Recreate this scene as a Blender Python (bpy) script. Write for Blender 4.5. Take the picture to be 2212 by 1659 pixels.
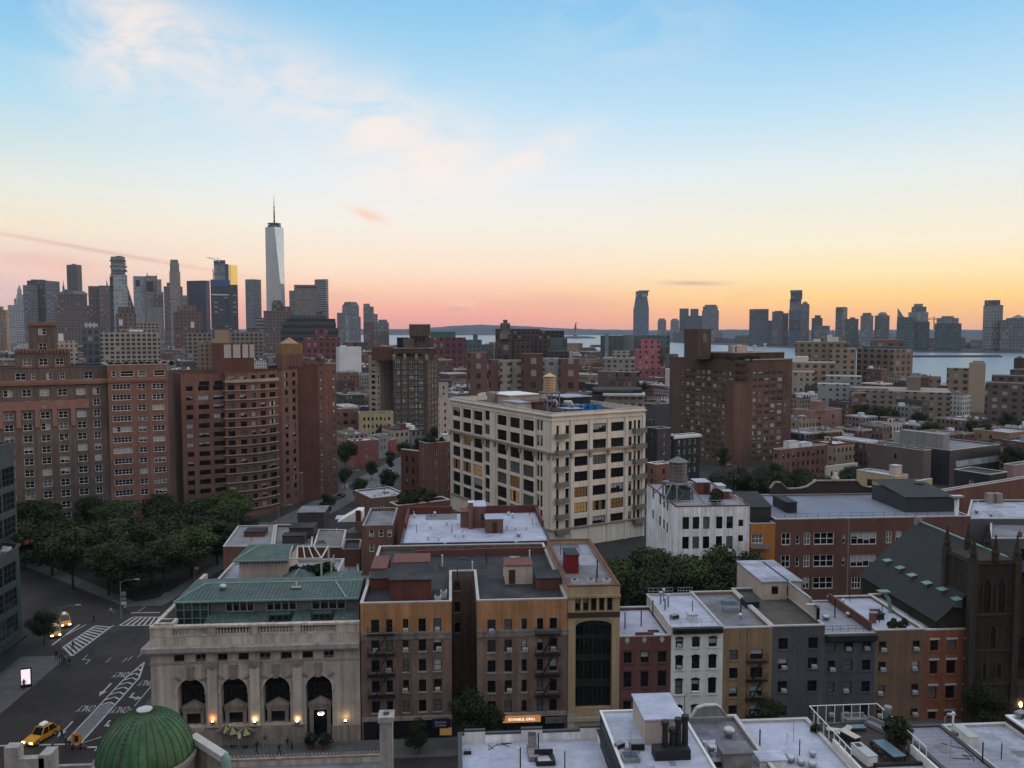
import bpy,math,random,zlib
from mathutils import Vector,Matrix
R = math.radians
sc = bpy.context.scene
for o in list(bpy.data.objects): bpy.data.objects.remove(o)
C = sc.collection
# ---------------------------------------------------------------- camera, sky, sun, exposure
H = 55.0; FPX = 1809.0; TH = R(3.726); YAW = R(4.14)      # eye height, focal length, tilt, turn from the avenue's direction
cam = bpy.data.objects.new('camera',bpy.data.cameras.new('camera')); C.objects.link(cam)
cam.location = (0,0,H); cam.rotation_euler = (R(90) - TH,0,-YAW)
cam.data.sensor_width = 36; cam.data.lens = 36 * FPX / 2212; cam.data.clip_start = .5; cam.data.clip_end = 60000
sc.camera = cam
sc.view_settings.view_transform = 'Standard'; sc.view_settings.look = 'None'
sc.view_settings.exposure = 0.0; sc.view_settings.gamma = 1.0
sc.cycles.max_bounces = 5; sc.cycles.diffuse_bounces = 1; sc.cycles.glossy_bounces = 2; sc.cycles.transmission_bounces = 2
sc.cycles.volume_bounces = 0; sc.cycles.use_denoising = True; sc.cycles.caustics_reflective = False
sc.cycles.volume_step_rate = 8
def lin(r,g,b):
 f = lambda c: (c / 255 / 12.92) if c / 255 <= .04045 else ((c / 255 + .055) / 1.055) ** 2.4
 return (f(r),f(g),f(b),1)
class NT:
 """small node helper"""
 def __init__(s,tree): s.t = tree; s.n = tree.nodes; s.l = tree.links
 def new(s,typ,**kw):
  n = s.n.new(typ)
  for k,v in kw.items():
   if k.startswith('i_'): n.inputs[int(k[2:])].default_value = v
   else: setattr(n,k,v)
  return n
 def link(s,a,b): s.l.new(a,b)
 def m(s,op,a,b=None,c=None,clamp=False):
  n = s.n.new('ShaderNodeMath'); n.operation = op; n.use_clamp = clamp
  for k,x in enumerate((a,b,c)):
   if x is None: continue
   if isinstance(x,(int,float)): n.inputs[k].default_value = x
   else: s.l.new(x,n.inputs[k])
  return n.outputs[0]
 def mix(s,f,a,b,blend='MIX'):
  n = s.n.new('ShaderNodeMix'); n.data_type = 'RGBA'; n.blend_type = blend
  for k,x in ((0,f),(6,a),(7,b)):
   if isinstance(x,(int,float)): n.inputs[k].default_value = x
   elif isinstance(x,tuple): n.inputs[k].default_value = x
   else: s.l.new(x,n.inputs[k])
  return n.outputs[2]
 def ramp(s,f,stops,interp='LINEAR'):
  n = s.n.new('ShaderNodeValToRGB'); e = n.color_ramp.elements; n.color_ramp.interpolation = interp
  while len(e) < len(stops): e.new(.5)
  for k,(p,c) in enumerate(stops): e[k].position = p; e[k].color = c
  s.l.new(f,n.inputs[0]); return n.outputs[0]
W = bpy.data.worlds.new('World'); sc.world = W; W.use_nodes = True
w = NT(W.node_tree); w.n.clear()
wo = w.new('ShaderNodeOutputWorld'); tc = w.new('ShaderNodeTexCoord'); sp = w.new('ShaderNodeSeparateXYZ'); w.link(tc.outputs['Generated'],sp.inputs[0])
X,Y,Z = sp.outputs
az = w.m('MULTIPLY',w.m('ARCTAN2',X,Y),180 / math.pi)            # degrees right of the avenue
el = w.m('MULTIPLY',w.m('ARCSINE',Z,clamp=False),180 / math.pi)
ef = w.m('DIVIDE',w.m('MAXIMUM',el,0.0),60,clamp=True)
e_ = lambda d: d / 60.0
top = lambda k: (k * .93,k * .99,k * 1.13,1)
west = w.ramp(ef,[(0,lin(226,160,122)),(e_(1.0),lin(246,180,108)),(e_(2.1),lin(254,205,112)),(e_(3.4),lin(251,221,158)),(e_(5.4),lin(247,233,204)),(e_(10),lin(226,235,234)),
     (e_(14),lin(188,222,242)),(e_(19),lin(144,201,239)),(e_(23),lin(116,184,234)),(e_(34),top(1.06))])
mid = w.ramp(ef,[(0,lin(212,144,136)),(e_(1.2),lin(236,160,138)),(e_(2.6),lin(246,194,157)),(e_(4.2),lin(247,220,192)),(e_(7),lin(243,235,222)),
     (e_(10),lin(228,236,240)),(e_(14.5),lin(190,223,243)),(e_(19),lin(154,206,238)),(e_(23),lin(120,188,232)),(e_(34),top(1.06))])
east = w.ramp(ef,[(0,lin(200,168,166)),(e_(2),lin(216,180,175)),(e_(4),lin(232,200,182)),(e_(6),lin(240,224,198)),(e_(8.5),lin(229,231,220)),
     (e_(14),lin(174,217,237)),(e_(19),lin(124,192,234)),(e_(23),lin(98,178,230)),(e_(34),top(1.06))])
back = w.ramp(ef,[(0,(.17,.15,.14,1)),(e_(8),(.26,.23,.215,1)),(e_(22),(.44,.42,.42,1)),(e_(42),top(1.0))])
def sstep(x,a,b):
 n = w.new('ShaderNodeMapRange',interpolation_type='SMOOTHSTEP'); w.link(x,n.inputs[0])
 n.inputs[1].default_value = a; n.inputs[2].default_value = b; return n.outputs[0]
col = w.mix(sstep(az,-28,-8),east,mid); col = w.mix(sstep(az,0,26),col,west)
aa = w.m('ABSOLUTE',w.m('SUBTRACT',az,30)); col = w.mix(sstep(aa,75,135),col,back)
# thin clouds: soft patches of fractal noise at their own places in the sky
cb = w.new('ShaderNodeCombineXYZ'); w.link(w.m('MULTIPLY',az,.09),cb.inputs[0]); w.link(w.m('MULTIPLY',el,.2),cb.inputs[1])
nz = w.new('ShaderNodeTexNoise'); nz.inputs['Scale'].default_value = 1.6; nz.inputs['Detail'].default_value = 7; nz.inputs['Roughness'].default_value = .62; nz.inputs['Distortion'].default_value = .5
w.link(cb.outputs[0],nz.inputs['Vector'])
fb = nz.outputs[0]
def skyang(u,v):
 x = (u - 1106) / FPX; y = (829.5 - v) / FPX
 d = Vector((x,math.cos(TH) + y * math.sin(TH),-math.sin(TH) + y * math.cos(TH))).normalized()
 return math.degrees(math.atan2(d.x,d.y)) + math.degrees(YAW),math.degrees(math.asin(d.z))
def blob(u,v,ra,re,s,tilt=0.0,lo=.36,hi=.62):
 a0,e0 = skyang(u,v)
 da = w.m('SUBTRACT',az,a0); de = w.m('SUBTRACT',w.m('SUBTRACT',el,e0),w.m('MULTIPLY',da,tilt))
 q = w.m('ADD',w.m('POWER',w.m('ABSOLUTE',w.m('DIVIDE',da,ra)),2),w.m('POWER',w.m('ABSOLUTE',w.m('DIVIDE',de,re)),2))
 k = w.m('POWER',2.718,w.m('MULTIPLY',q,-1))
 n = w.new('ShaderNodeMapRange',interpolation_type='SMOOTHSTEP'); w.link(fb,n.inputs[0]); n.inputs[1].default_value = lo; n.inputs[2].default_value = hi
 return w.m('MULTIPLY',w.m('MULTIPLY',k,n.outputs[0]),s)
cl = None
for b in [(290,70,4.4,4.4,.9,0,.3,.62),(430,120,6,3.2,.75,-.3,.25,.6),(640,200,7,3.0,.7,-.3,.25,.58),(830,280,5.6,3.0,.85,-.2,.28,.6),(930,350,5.4,2.6,.9,.1,.26,.6),
   (1120,355,4.0,1.2,.8,.45,.25,.55),(1380,60,6,2.5,.25),(480,230,9,2,.3)]:
 k = blob(*b); cl = k if cl is None else w.m('MAXIMUM',cl,k)
col = w.mix(w.m('MINIMUM',cl,.9),col,lin(252,236,226))
pk = None
for b in [(1000,660,1.0,.5,.8,0,.25,.6),(800,466,1.1,.35,.7,-.3,.25,.6),(120,590,5,.8,.5,-.1),(300,605,4,.6,.4,-.1)]:
 k = blob(*b); pk = k if pk is None else w.m('MAXIMUM',pk,k)
col = w.mix(pk,col,lin(250,190,160))
gy = None
for b in [(990,668,.9,.2,.7,0,.2,.5),(1500,612,2.0,.14,.75,-.02,.2,.5),(60,560,4,.5,.3,-.12),(230,545,7,.13,.5,-.155,.1,.35),(1290,640,1.5,.25,.3),(1600,632,2.5,.3,.25),(700,640,3,.4,.35),(1180,655,5,.5,.4)]:
 k = blob(*b); gy = k if gy is None else w.m('MAXIMUM',gy,k)
col = w.mix(gy,col,lin(206,152,142))
sky = w.new('ShaderNodeTexSky',sky_type='NISHITA'); sky.sun_disc = False; sky.sun_elevation = R(3); sky.sun_rotation = R(93)
add = w.new('ShaderNodeMix',data_type='RGBA',blend_type='ADD'); add.inputs[0].default_value = .0015
w.link(col,add.inputs[6]); w.link(sky.outputs[0],add.inputs[7])
_L = w.m('MINIMUM',w.m('DIVIDE',585.0,w.m('MAXIMUM',Z,.001)),9500.0); _g = w.m('EXPONENT',w.m('MULTIPLY',_L,3.2e-5))   # the sky is as bright as the haze below it asks for
gn = w.new('ShaderNodeVectorMath',operation='SCALE'); w.link(add.outputs[2],gn.inputs[0]); w.link(_g,gn.inputs['Scale'])
below = w.mix(w.m('LESS_THAN',Z,-.02),gn.outputs[0],lin(70,74,84))
bg = w.new('ShaderNodeBackground'); bg.inputs[1].default_value = 1.0; w.link(below,bg.inputs[0]); w.link(bg.outputs[0],wo.inputs[0])
sun = bpy.data.objects.new('sun',bpy.data.lights.new('sun','SUN')); C.objects.link(sun)
sun.data.energy = .8; sun.data.angle = R(14); sun.data.color = (1,.62,.38); sun.rotation_euler = (R(84),0,R(93))  # afterglow from the west, low
# ---------------------------------------------------------------- pixels to places
_Rz = Matrix.Rotation(-YAW,3,'Z')
def ray(u,v):
 x = (u - 1106) / FPX; y = (829.5 - v) / FPX
 return _Rz @ Vector((x,math.cos(TH) + y * math.sin(TH),-math.sin(TH) + y * math.cos(TH)))
CAM = Vector((0,0,H))
def on_z(u,v,z=0.0): d = ray(u,v); return CAM + d * ((z - H) / d.z)
def on_y(u,v,y): d = ray(u,v); return CAM + d * (y / d.y)
def on_x(u,v,x): d = ray(u,v); return CAM + d * (x / d.x)
def at_d(u,v,D):                     # point at forward distance D
 d = ray(u,v); f = _Rz @ Vector((0,1,0)); return CAM + d * (D / d.dot(f))
def on_wall(A,B,u,v):               # hit of a pixel's ray with the upright wall A-B -> (distance along, z)
 d = ray(u,v); t = Vector((B[0] - A[0],B[1] - A[1],0)).normalized(); n = Vector((t.y,-t.x,0))
 k = (Vector((A[0],A[1],0)) - CAM).dot(n) / d.dot(n); P = CAM + d * k
 return (P - Vector((A[0],A[1],0))).dot(t),P.z
# ---------------------------------------------------------------- mesh builder
class MB:
 def __init__(s): s.v = []; s.f = []; s.m = []
 def face(s,pts,mi=0):
  b = len(s.v); s.v += [tuple(p) for p in pts]; s.f.append(tuple(range(b,b + len(pts)))); s.m.append(mi); return s
 def box(s,x0,x1,y0,y1,z0,z1,mi=0):
  b = len(s.v)
  s.v += [(x0,y0,z0),(x1,y0,z0),(x1,y1,z0),(x0,y1,z0),(x0,y0,z1),(x1,y0,z1),(x1,y1,z1),(x0,y1,z1)]
  for q in ((0,3,2,1),(4,5,6,7),(0,1,5,4),(1,2,6,5),(2,3,7,6),(3,0,4,7)):
   s.f.append(tuple(b + k for k in q)); s.m.append(mi)
  return s
 def obox(s,c,ax,w,d,z0,z1,mi=0):          # box with centre c (xy), direction ax along its width
  a = Vector((ax[0],ax[1])).normalized(); n = Vector((-a.y,a.x)); c = Vector((c[0],c[1]))
  return s.prism([c - a * w / 2 - n * d / 2,c + a * w / 2 - n * d / 2,c + a * w / 2 + n * d / 2,c - a * w / 2 + n * d / 2],z0,z1,mi)
 def prism(s,poly,z0,z1,mi=0,top=None):
  n = len(poly); b = len(s.v)
  s.v += [(p[0],p[1],z0) for p in poly] + [(p[0],p[1],z1) for p in poly]
  for k in range(n):
   j = (k + 1) % n; s.f.append((b + k,b + j,b + n + j,b + n + k)); s.m.append(mi)
  s.f.append(tuple(b + n + k for k in range(n))); s.m.append(mi if top is None else top)
  s.f.append(tuple(b + k for k in reversed(range(n)))); s.m.append(mi)
  return s
 def ring(s,x,y,prof,n=16,mi=0,cap=True,squash=1.0):    # prof = [(r, z)...] turned about a vertical axis
  b = len(s.v)
  for r,z in prof: s.v += [(x + r * math.cos(2 * math.pi * k / n),y + squash * r * math.sin(2 * math.pi * k / n),z) for k in range(n)]
  for i in range(len(prof) - 1):
   for k in range(n):
    j = (k + 1) % n; s.f.append((b + i * n + k,b + i * n + j,b + (i + 1) * n + j,b + (i + 1) * n + k)); s.m.append(mi)
  if cap:
   s.f.append(tuple(b + (len(prof) - 1) * n + k for k in range(n))); s.m.append(mi)
   s.f.append(tuple(b + k for k in reversed(range(n)))); s.m.append(mi)
  return s
 def bar(s,p,q,w=.06,mi=0,h=None):
  p = Vector(p); q = Vector(q); d = (q - p).normalized(); h = h or w
  a = d.cross(Vector((0,0,1))); a = Vector((1,0,0)) if a.length < 1e-3 else a.normalized(); c = a.cross(d).normalized()
  b = len(s.v)
  for e in (p,q): s.v += [tuple(e + a * i * w / 2 + c * j * h / 2) for i,j in ((-1,-1),(1,-1),(1,1),(-1,1))]
  for f in ((0,1,2,3),(7,6,5,4),(0,4,5,1),(1,5,6,2),(2,6,7,3),(3,7,4,0)): s.f.append(tuple(b + k for k in f)); s.m.append(mi)
  return s
 def tube(s,pts,r=.05,n=6,mi=0):
  pts = [Vector(p) for p in pts]; b = len(s.v)
  for i,p in enumerate(pts):
   d = (pts[min(i + 1,len(pts) - 1)] - pts[max(i - 1,0)]).normalized()
   a = d.cross(Vector((0,0,1))); a = Vector((1,0,0)) if a.length < 1e-3 else a.normalized(); c = a.cross(d)
   rr = r[i] if isinstance(r,(list,tuple)) else r
   s.v += [tuple(p + (a * math.cos(t) + c * math.sin(t)) * rr) for t in [2 * math.pi * k / n for k in range(n)]]
  for i in range(len(pts) - 1):
   for k in range(n):
    j = (k + 1) % n; s.f.append((b + i * n + k,b + i * n + j,b + (i + 1) * n + j,b + (i + 1) * n + k)); s.m.append(mi)
  s.f.append(tuple(b + k for k in reversed(range(n)))); s.m.append(mi)
  s.f.append(tuple(b + (len(pts) - 1) * n + k for k in range(n))); s.m.append(mi)
  return s
 def add(s,o,M=None,mmap=None):
  b = len(s.v); M = M or Matrix()
  s.v += [tuple(M @ Vector(v)) for v in o.v]; s.f += [tuple(b + k for k in f) for f in o.f]; s.m += [mmap[k] if mmap else k for k in o.m]; return s
 def mesh(s,name,mats,smooth=False):
  me = bpy.data.meshes.new(name); me.from_pydata(s.v,[],s.f)
  for m in (mats if isinstance(mats,(list,tuple)) else [mats]): me.materials.append(m)
  me.polygons.foreach_set('material_index',s.m)
  if smooth: me.polygons.foreach_set('use_smooth',[True] * len(s.f))
  me.update(); return me
 def build(s,name,mats,parent=None,smooth=False,loc=None,rz=0.0,off=None):
  if off is not None: s.v = [(v[0] - off[0],v[1] - off[1],v[2] - off[2]) for v in s.v]
  return put(name,s.mesh(name,mats,smooth),parent,loc,rz)
def put(name,me,parent=None,loc=None,rz=0.0,sc_=None):
 o = bpy.data.objects.new(name,me); C.objects.link(o)
 if parent is not None: o.parent = parent
 if loc is not None: o.location = loc
 if rz: o.rotation_euler = (0,0,rz)
 if sc_ is not None: o.scale = sc_
 return o
def tag(o,label,cat,group=None,kind=None):
 if label: o['label'] = label
 if cat: o['category'] = cat
 if group: o['group'] = group
 if kind: o['kind'] = kind
 return o
def thing(name,label,cat,loc=(0,0,0),rz=0.0,group=None):
 return tag(put(name,None,None,loc,rz),label,cat,group)
def struct(name,mb,m,smooth=False):
 o = mb.build(name,m,smooth=smooth); o['kind'] = 'structure'; return o
def dup(root,loc,rz=0.0,label=None,group=None,scale=None):
 def cp(o,par):
  c = o.copy(); C.objects.link(c); c.parent = par
  for ch in o.children: cp(ch,c)
  return c
 r = cp(root,None); r.location = loc; r.rotation_euler = (0,0,rz)
 if label: r['label'] = label
 if group: r['group'] = group
 if scale: r.scale = scale
 return r
# ---------------------------------------------------------------- materials
MATS = {}
def mat(name,c,rough=.85,var=.18,scale=.25,spec=.25,metal=0.0,streak=0.0,c2=None,fine=4.0,emit=None,es=1.0,bump=0.0,seam=None):
 if name in MATS: return MATS[name]
 m = bpy.data.materials.new(name); m.use_nodes = True; t = NT(m.node_tree); p = t.n['Principled BSDF']
 c = tuple(c[:3]); p.inputs['Roughness'].default_value = rough; p.inputs['Specular IOR Level'].default_value = spec; p.inputs['Metallic'].default_value = metal
 if emit: p.inputs['Emission Color'].default_value = (*emit,1); p.inputs['Emission Strength'].default_value = es
 if var == 0: p.inputs['Base Color'].default_value = (*c,1); MATS[name] = m; return m
 tcn = t.new('ShaderNodeTexCoord'); oi = t.new('ShaderNodeObjectInfo'); va = t.new('ShaderNodeVectorMath',operation='ADD')
 sca = t.new('ShaderNodeVectorMath',operation='SCALE'); sca.inputs[0].default_value = (37,71,13); t.link(oi.outputs['Random'],sca.inputs['Scale'])
 t.link(tcn.outputs['Object'],va.inputs[0]); t.link(sca.outputs[0],va.inputs[1])
 def noise(s,det,vec=None,ro=.6):
  n = t.new('ShaderNodeTexNoise'); n.inputs['Scale'].default_value = s; n.inputs['Detail'].default_value = det; n.inputs['Roughness'].default_value = ro
  t.link(vec or va.outputs[0],n.inputs['Vector']); return n.outputs[0]
 a = noise(scale,5); f = noise(fine,3)
 rng = lambda k,x: t.new('ShaderNodeMapRange',i_1=.3,i_2=.7,i_3=1 - k,i_4=1 + k)
 r1 = rng(var,0); t.link(a,r1.inputs[0]); r2 = rng(var * .6,0); t.link(f,r2.inputs[0])
 val = t.m('MULTIPLY',r1.outputs[0],r2.outputs[0])
 if streak:
  mp = t.new('ShaderNodeMapping'); mp.inputs['Scale'].default_value = (1.6,1.6,.07); t.link(va.outputs[0],mp.inputs[0])
  r3 = rng(streak,0); t.link(noise(.9,4,mp.outputs[0]),r3.inputs[0]); val = t.m('MULTIPLY',val,r3.outputs[0])
 base = (*c,1)
 if c2 is not None:
  n3 = noise(scale * .55,6,None,.7); mr = t.new('ShaderNodeMapRange',i_1=.46,i_2=.6); t.link(n3,mr.inputs[0])
  base = t.mix(mr.outputs[0],base,(*c2,1))
 if seam:
  br = t.new('ShaderNodeTexBrick'); br.inputs['Scale'].default_value = 1; br.inputs['Brick Width'].default_value = seam[0]; br.inputs['Row Height'].default_value = seam[1]
  br.inputs['Mortar Size'].default_value = seam[2]; br.inputs['Color1'].default_value = (1,1,1,1); br.inputs['Color2'].default_value = (.86,.87,.9,1); br.inputs['Mortar'].default_value = (*[seam[3] if len(seam) > 3 else .5] * 3,1)
  t.link(tcn.outputs['Object'],br.inputs['Vector'])
  base = t.mix(1.0,base,br.outputs[0],'MULTIPLY')
 hs = t.new('ShaderNodeVectorMath',operation='SCALE'); t.link(val,hs.inputs['Scale'])
 if isinstance(base,tuple): hs.inputs[0].default_value = base[:3]
 else: t.link(base,hs.inputs[0])
 t.link(hs.outputs[0],p.inputs['Base Color'])
 if bump:
  b = t.new('ShaderNodeBump'); b.inputs['Strength'].default_value = bump; b.inputs['Distance'].default_value = .1; t.link(f,b.inputs['Height']); t.link(b.outputs[0],p.inputs['Normal'])
 MATS[name] = m; return m
def facade(name,wall,glass=(.02,.025,.035),sx=3.0,sz=3.4,fx=.5,fz=.5,bright=.15,bc=(.3,.3,.29),rough=.2,spec=.5,var=.15,metal=0.0):
 """walls of far buildings: rows of windows as the wall's own pattern, measured in metres along each face"""
 if name in MATS: return MATS[name]
 m = bpy.data.materials.new(name); m.use_nodes = True; t = NT(m.node_tree); p = t.n['Principled BSDF']
 fr_ = name.startswith('far_')
 if fr_: sx *= 2.2; sz *= 2.0
 tcn = t.new('ShaderNodeTexCoord'); s = t.new('ShaderNodeSeparateXYZ'); t.link(tcn.outputs['Object'],s.inputs[0])
 n = t.new('ShaderNodeSeparateXYZ'); t.link(tcn.outputs['Normal'],n.inputs[0])
 side = t.m('GREATER_THAN',t.m('ABSOLUTE',n.outputs[0]),.7)
 a = t.m('DIVIDE',t.m('ADD',t.m('MULTIPLY',s.outputs[1],side),t.m('MULTIPLY',s.outputs[0],t.m('SUBTRACT',1,side))),sx); z = t.m('DIVIDE',s.outputs[2],sz)
 mk = t.m('MULTIPLY',t.m('LESS_THAN',t.m('FRACT',t.m('ADD',a,100.25)),fx),t.m('LESS_THAN',t.m('FRACT',t.m('ADD',z,.75)),fz))
 mk = t.m('MULTIPLY',mk,t.m('LESS_THAN',t.m('ABSOLUTE',n.outputs[2]),.5))
 cb = t.new('ShaderNodeCombineXYZ'); t.link(t.m('FLOOR',t.m('ADD',a,100.25)),cb.inputs[0]); t.link(t.m('FLOOR',t.m('ADD',z,.75)),cb.inputs[1]); t.link(side,cb.inputs[2])
 wn = t.new('ShaderNodeTexWhiteNoise'); t.link(cb.outputs[0],wn.inputs[0])
 gl = t.mix(t.m('GREATER_THAN',wn.outputs[0],1 - bright),(*glass,1),(*bc,1))
 no = t.new('ShaderNodeTexNoise'); no.inputs['Scale'].default_value = .05; no.inputs['Detail'].default_value = 4; t.link(tcn.outputs['Object'],no.inputs['Vector'])
 mr = t.new('ShaderNodeMapRange',i_1=.3,i_2=.7,i_3=1 - var,i_4=1 + var); t.link(no.outputs[0],mr.inputs[0])
 sv = t.new('ShaderNodeVectorMath',operation='SCALE'); sv.inputs[0].default_value = wall; oi = t.new('ShaderNodeObjectInfo'); mr3 = t.new('ShaderNodeMapRange',i_3=.76,i_4=1.28); t.link(oi.outputs['Random'],mr3.inputs[0]); k_ = t.m('MULTIPLY',mr.outputs[0],mr3.outputs[0])
 if fr_: k_ = t.m('MULTIPLY',k_,t.m('SUBTRACT',1,t.m('MULTIPLY',t.m('LESS_THAN',t.m('FRACT',t.m('DIVIDE',s.outputs[2],sz * 7)),.1),.3)))
 t.link(k_,sv.inputs['Scale'])
 t.link(t.mix(mk,sv.outputs[0],gl),p.inputs['Base Color'])
 t.link(t.m('ADD',.8,t.m('MULTIPLY',mk,rough - .8)),p.inputs['Roughness']); p.inputs['Specular IOR Level'].default_value = spec
 p.inputs['Metallic'].default_value = metal
 MATS[name] = m; return m
LIME = mat('limestone',(.43,.37,.31),.8,.18,.35,streak=.34)
LIMED = mat('weathered_limestone',(.24,.20,.17),.85,.2,.5,streak=.3)
ORB = mat('orange_brick',(.35,.175,.082),.9,.18,.3,streak=.25,c2=(.30,.155,.08))
TAUPE = mat('taupe_brick',(.17,.118,.092),.9,.2,.3,streak=.28,c2=(.145,.10,.082))
BUFF = mat('buff_brick',(.34,.25,.15),.9,.14,.3,streak=.2)
MAROON = mat('maroon_brick',(.13,.058,.052),.9,.18,.3,streak=.2)
WHITE = mat('white_stucco',(.62,.60,.56),.85,.1,.3,streak=.16)
WHITED = mat('stained_white_paint',(.78,.77,.77),.85,.12,.3,streak=.3,c2=(.62,.60,.58))
TANB = mat('tan_brick',(.235,.16,.095),.9,.15,.3,streak=.2)
SLATEW = mat('slate_grey_paint',(.082,.085,.092),.85,.12,.3,streak=.15)
BLUEG = mat('blue_grey_paint',(.07,.077,.088),.85,.12,.3,streak=.15)
BROWN = mat('brownstone',(.15,.098,.066),.9,.15,.3,streak=.2)
REDB = mat('rust_brick',(.21,.085,.048),.9,.18,.3,streak=.2)
SANDST = mat('dark_sandstone',(.032,.027,.021),.95,.25,.6,streak=.3)
BEIGE = mat('beige_terracotta',(.66,.59,.49),.85,.1,.2,streak=.14)
BEIGED = mat('weathered_beige_trim',(.30,.25,.20),.85,.2,.5,streak=.2)
BRICK = mat('red_brick',(.175,.092,.071),.9,.2,.12,streak=.24,c2=(.145,.082,.066))
BRICK2 = mat('warm_red_brick',(.215,.116,.09),.9,.18,.12,streak=.22,c2=(.185,.10,.08))
BRICKD = mat('dark_red_brick',(.12,.056,.043),.9,.18,.2,streak=.15)
BRICKB = mat('brown_brick',(.14,.102,.084),.9,.2,.12,streak=.25,c2=(.115,.088,.076))
BRICKBB = mat('umber_brick',(.085,.064,.052),.9,.15,.2,streak=.12)
DARKW = mat('black_rendered_wall',(.03,.03,.032),.9,.2,.3)
CREAM = mat('cream_render',(.46,.38,.32),.85,.1,.3,streak=.12)
YELB = mat('yellow_brick',(.42,.335,.20),.9,.12,.2,streak=.15)
GREYC = mat('grey_concrete',(.22,.215,.21),.9,.15,.3,streak=.2)
PINKW = mat('pink_stucco',(.42,.13,.145),.85,.1,.1)
ROOFW = mat('silver_roof_coating',(.40,.42,.50),.6,.14,.3,c2=(.33,.345,.42),fine=1.6,seam=(6,1.1,.025,.78))
ROOFW2 = mat('patched_white_roof',(.36,.37,.43),.65,.18,.4,c2=(.24,.25,.29),fine=2.2,seam=(5,1.0,.03,.7))
ROOFL = mat('lavender_grey_roof',(.27,.265,.31),.7,.16,.25,c2=(.22,.215,.25))
ROOFG = mat('grey_roof_felt',(.17,.172,.185),.8,.2,.3,c2=(.11,.11,.12))
ROOFS = mat('seamed_grey_roof',(.24,.25,.285),.6,.16,.3,seam=(3.4,.9,.045))
ROOFB = mat('slate_blue_roof',(.165,.185,.235),.7,.12,.2)
TAR = mat('black_tar_roof',(.022,.022,.024),.8,.3,.3,c2=(.04,.04,.043))
GREENR = mat('green_copper_roof',(.056,.092,.085),.65,.2,.3,streak=.3,c2=(.062,.085,.076))
GREENL = mat('pale_green_copper',(.15,.24,.215),.6,.12,.3)
DOMEG = mat('verdigris_dome_copper',(.04,.098,.042),.65,.3,.5,c2=(.055,.078,.042),streak=.25)
SLATER = mat('charcoal_slate_roof',(.023,.026,.026),.75,.15,.35,fine=6)
COPING = mat('pale_stone_coping',(.40,.38,.36),.85,.15,.5)
COPR = mat('terracotta_coping',(.14,.058,.045),.85,.15,.5)
COPD = mat('dark_metal_coping',(.05,.05,.055),.6,.15,.5)
IRON = mat('black_iron',(.018,.018,.019),.6,.2,1)
STEEL = mat('galvanised_steel',(.42,.43,.44),.45,.12,1,metal=.6)
STEELG = mat('grey_painted_steel',(.20,.21,.215),.6,.1,1)
WPAINT = mat('white_paint',(.62,.62,.61),.6,.06,1)
WOODT = mat('cedar_tank_staves',(.50,.34,.21),.85,.14,.3,streak=.25)
WOODG = mat('weathered_tank_staves',(.16,.15,.14),.9,.14,.5,streak=.25)
FR_W = mat('white_window_frame',(.68,.67,.65),.6,.05,1)
FR_C = mat('cream_window_frame',(.34,.31,.27),.6,.05,1)
FR_D = mat('black_window_frame',(.02,.02,.022),.5,.1,1)
FR_G = mat('green_window_frame',(.05,.09,.085),.5,.1,1)
GLASS = mat('dark_glass',(.008,.009,.011),.06,.25,.4,spec=.5)
GLASSG = mat('green_glass',(.016,.034,.034),.08,.35,.35,spec=.6)
BLIND = mat('pale_blind',(.34,.35,.345),.5,.12,.8,spec=.4)
BLINDD = mat('grey_curtain',(.10,.10,.098),.5,.2,.8,spec=.4)
LIT = mat('lit_room',(.2,.13,.06),.6,.3,.9,emit=(1,.60,.22),es=.13)
LITD = mat('dim_lit_room',(.1,.06,.03),.6,.3,.9,emit=(1,.55,.18),es=.05)
LAMP = mat('warm_lamp',(1,.8,.5),.5,0,emit=(1,.62,.25),es=30)
LAMPO = mat('amber_lamp',(1,.5,.2),.5,0,emit=(1,.30,.07),es=30)
LAMPW = mat('white_lamp',(1,1,1),.5,0,emit=(1,.9,.75),es=14)
ACW = mat('air_conditioner_shell',(.44,.44,.43),.6,.08,1)
BARK = mat('bark',(.05,.04,.032),.95,.2,2)
ASPH = mat('asphalt',(.038,.033,.031),.9,.22,.12,fine=1.5,c2=(.028,.025,.024))
PAVE = mat('concrete_pavement',(.105,.108,.106),.9,.15,.3,seam=(1.6,1.6,.03))
PAINT = mat('road_paint',(.36,.36,.35),.8,.25,1.2)
GREYP = mat('grey_buffer_paint',(.14,.14,.15),.85,.15,.5)
GROUND = mat('dark_city_ground',(.034,.032,.029),.95,.3,.02,fine=.3)
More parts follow.
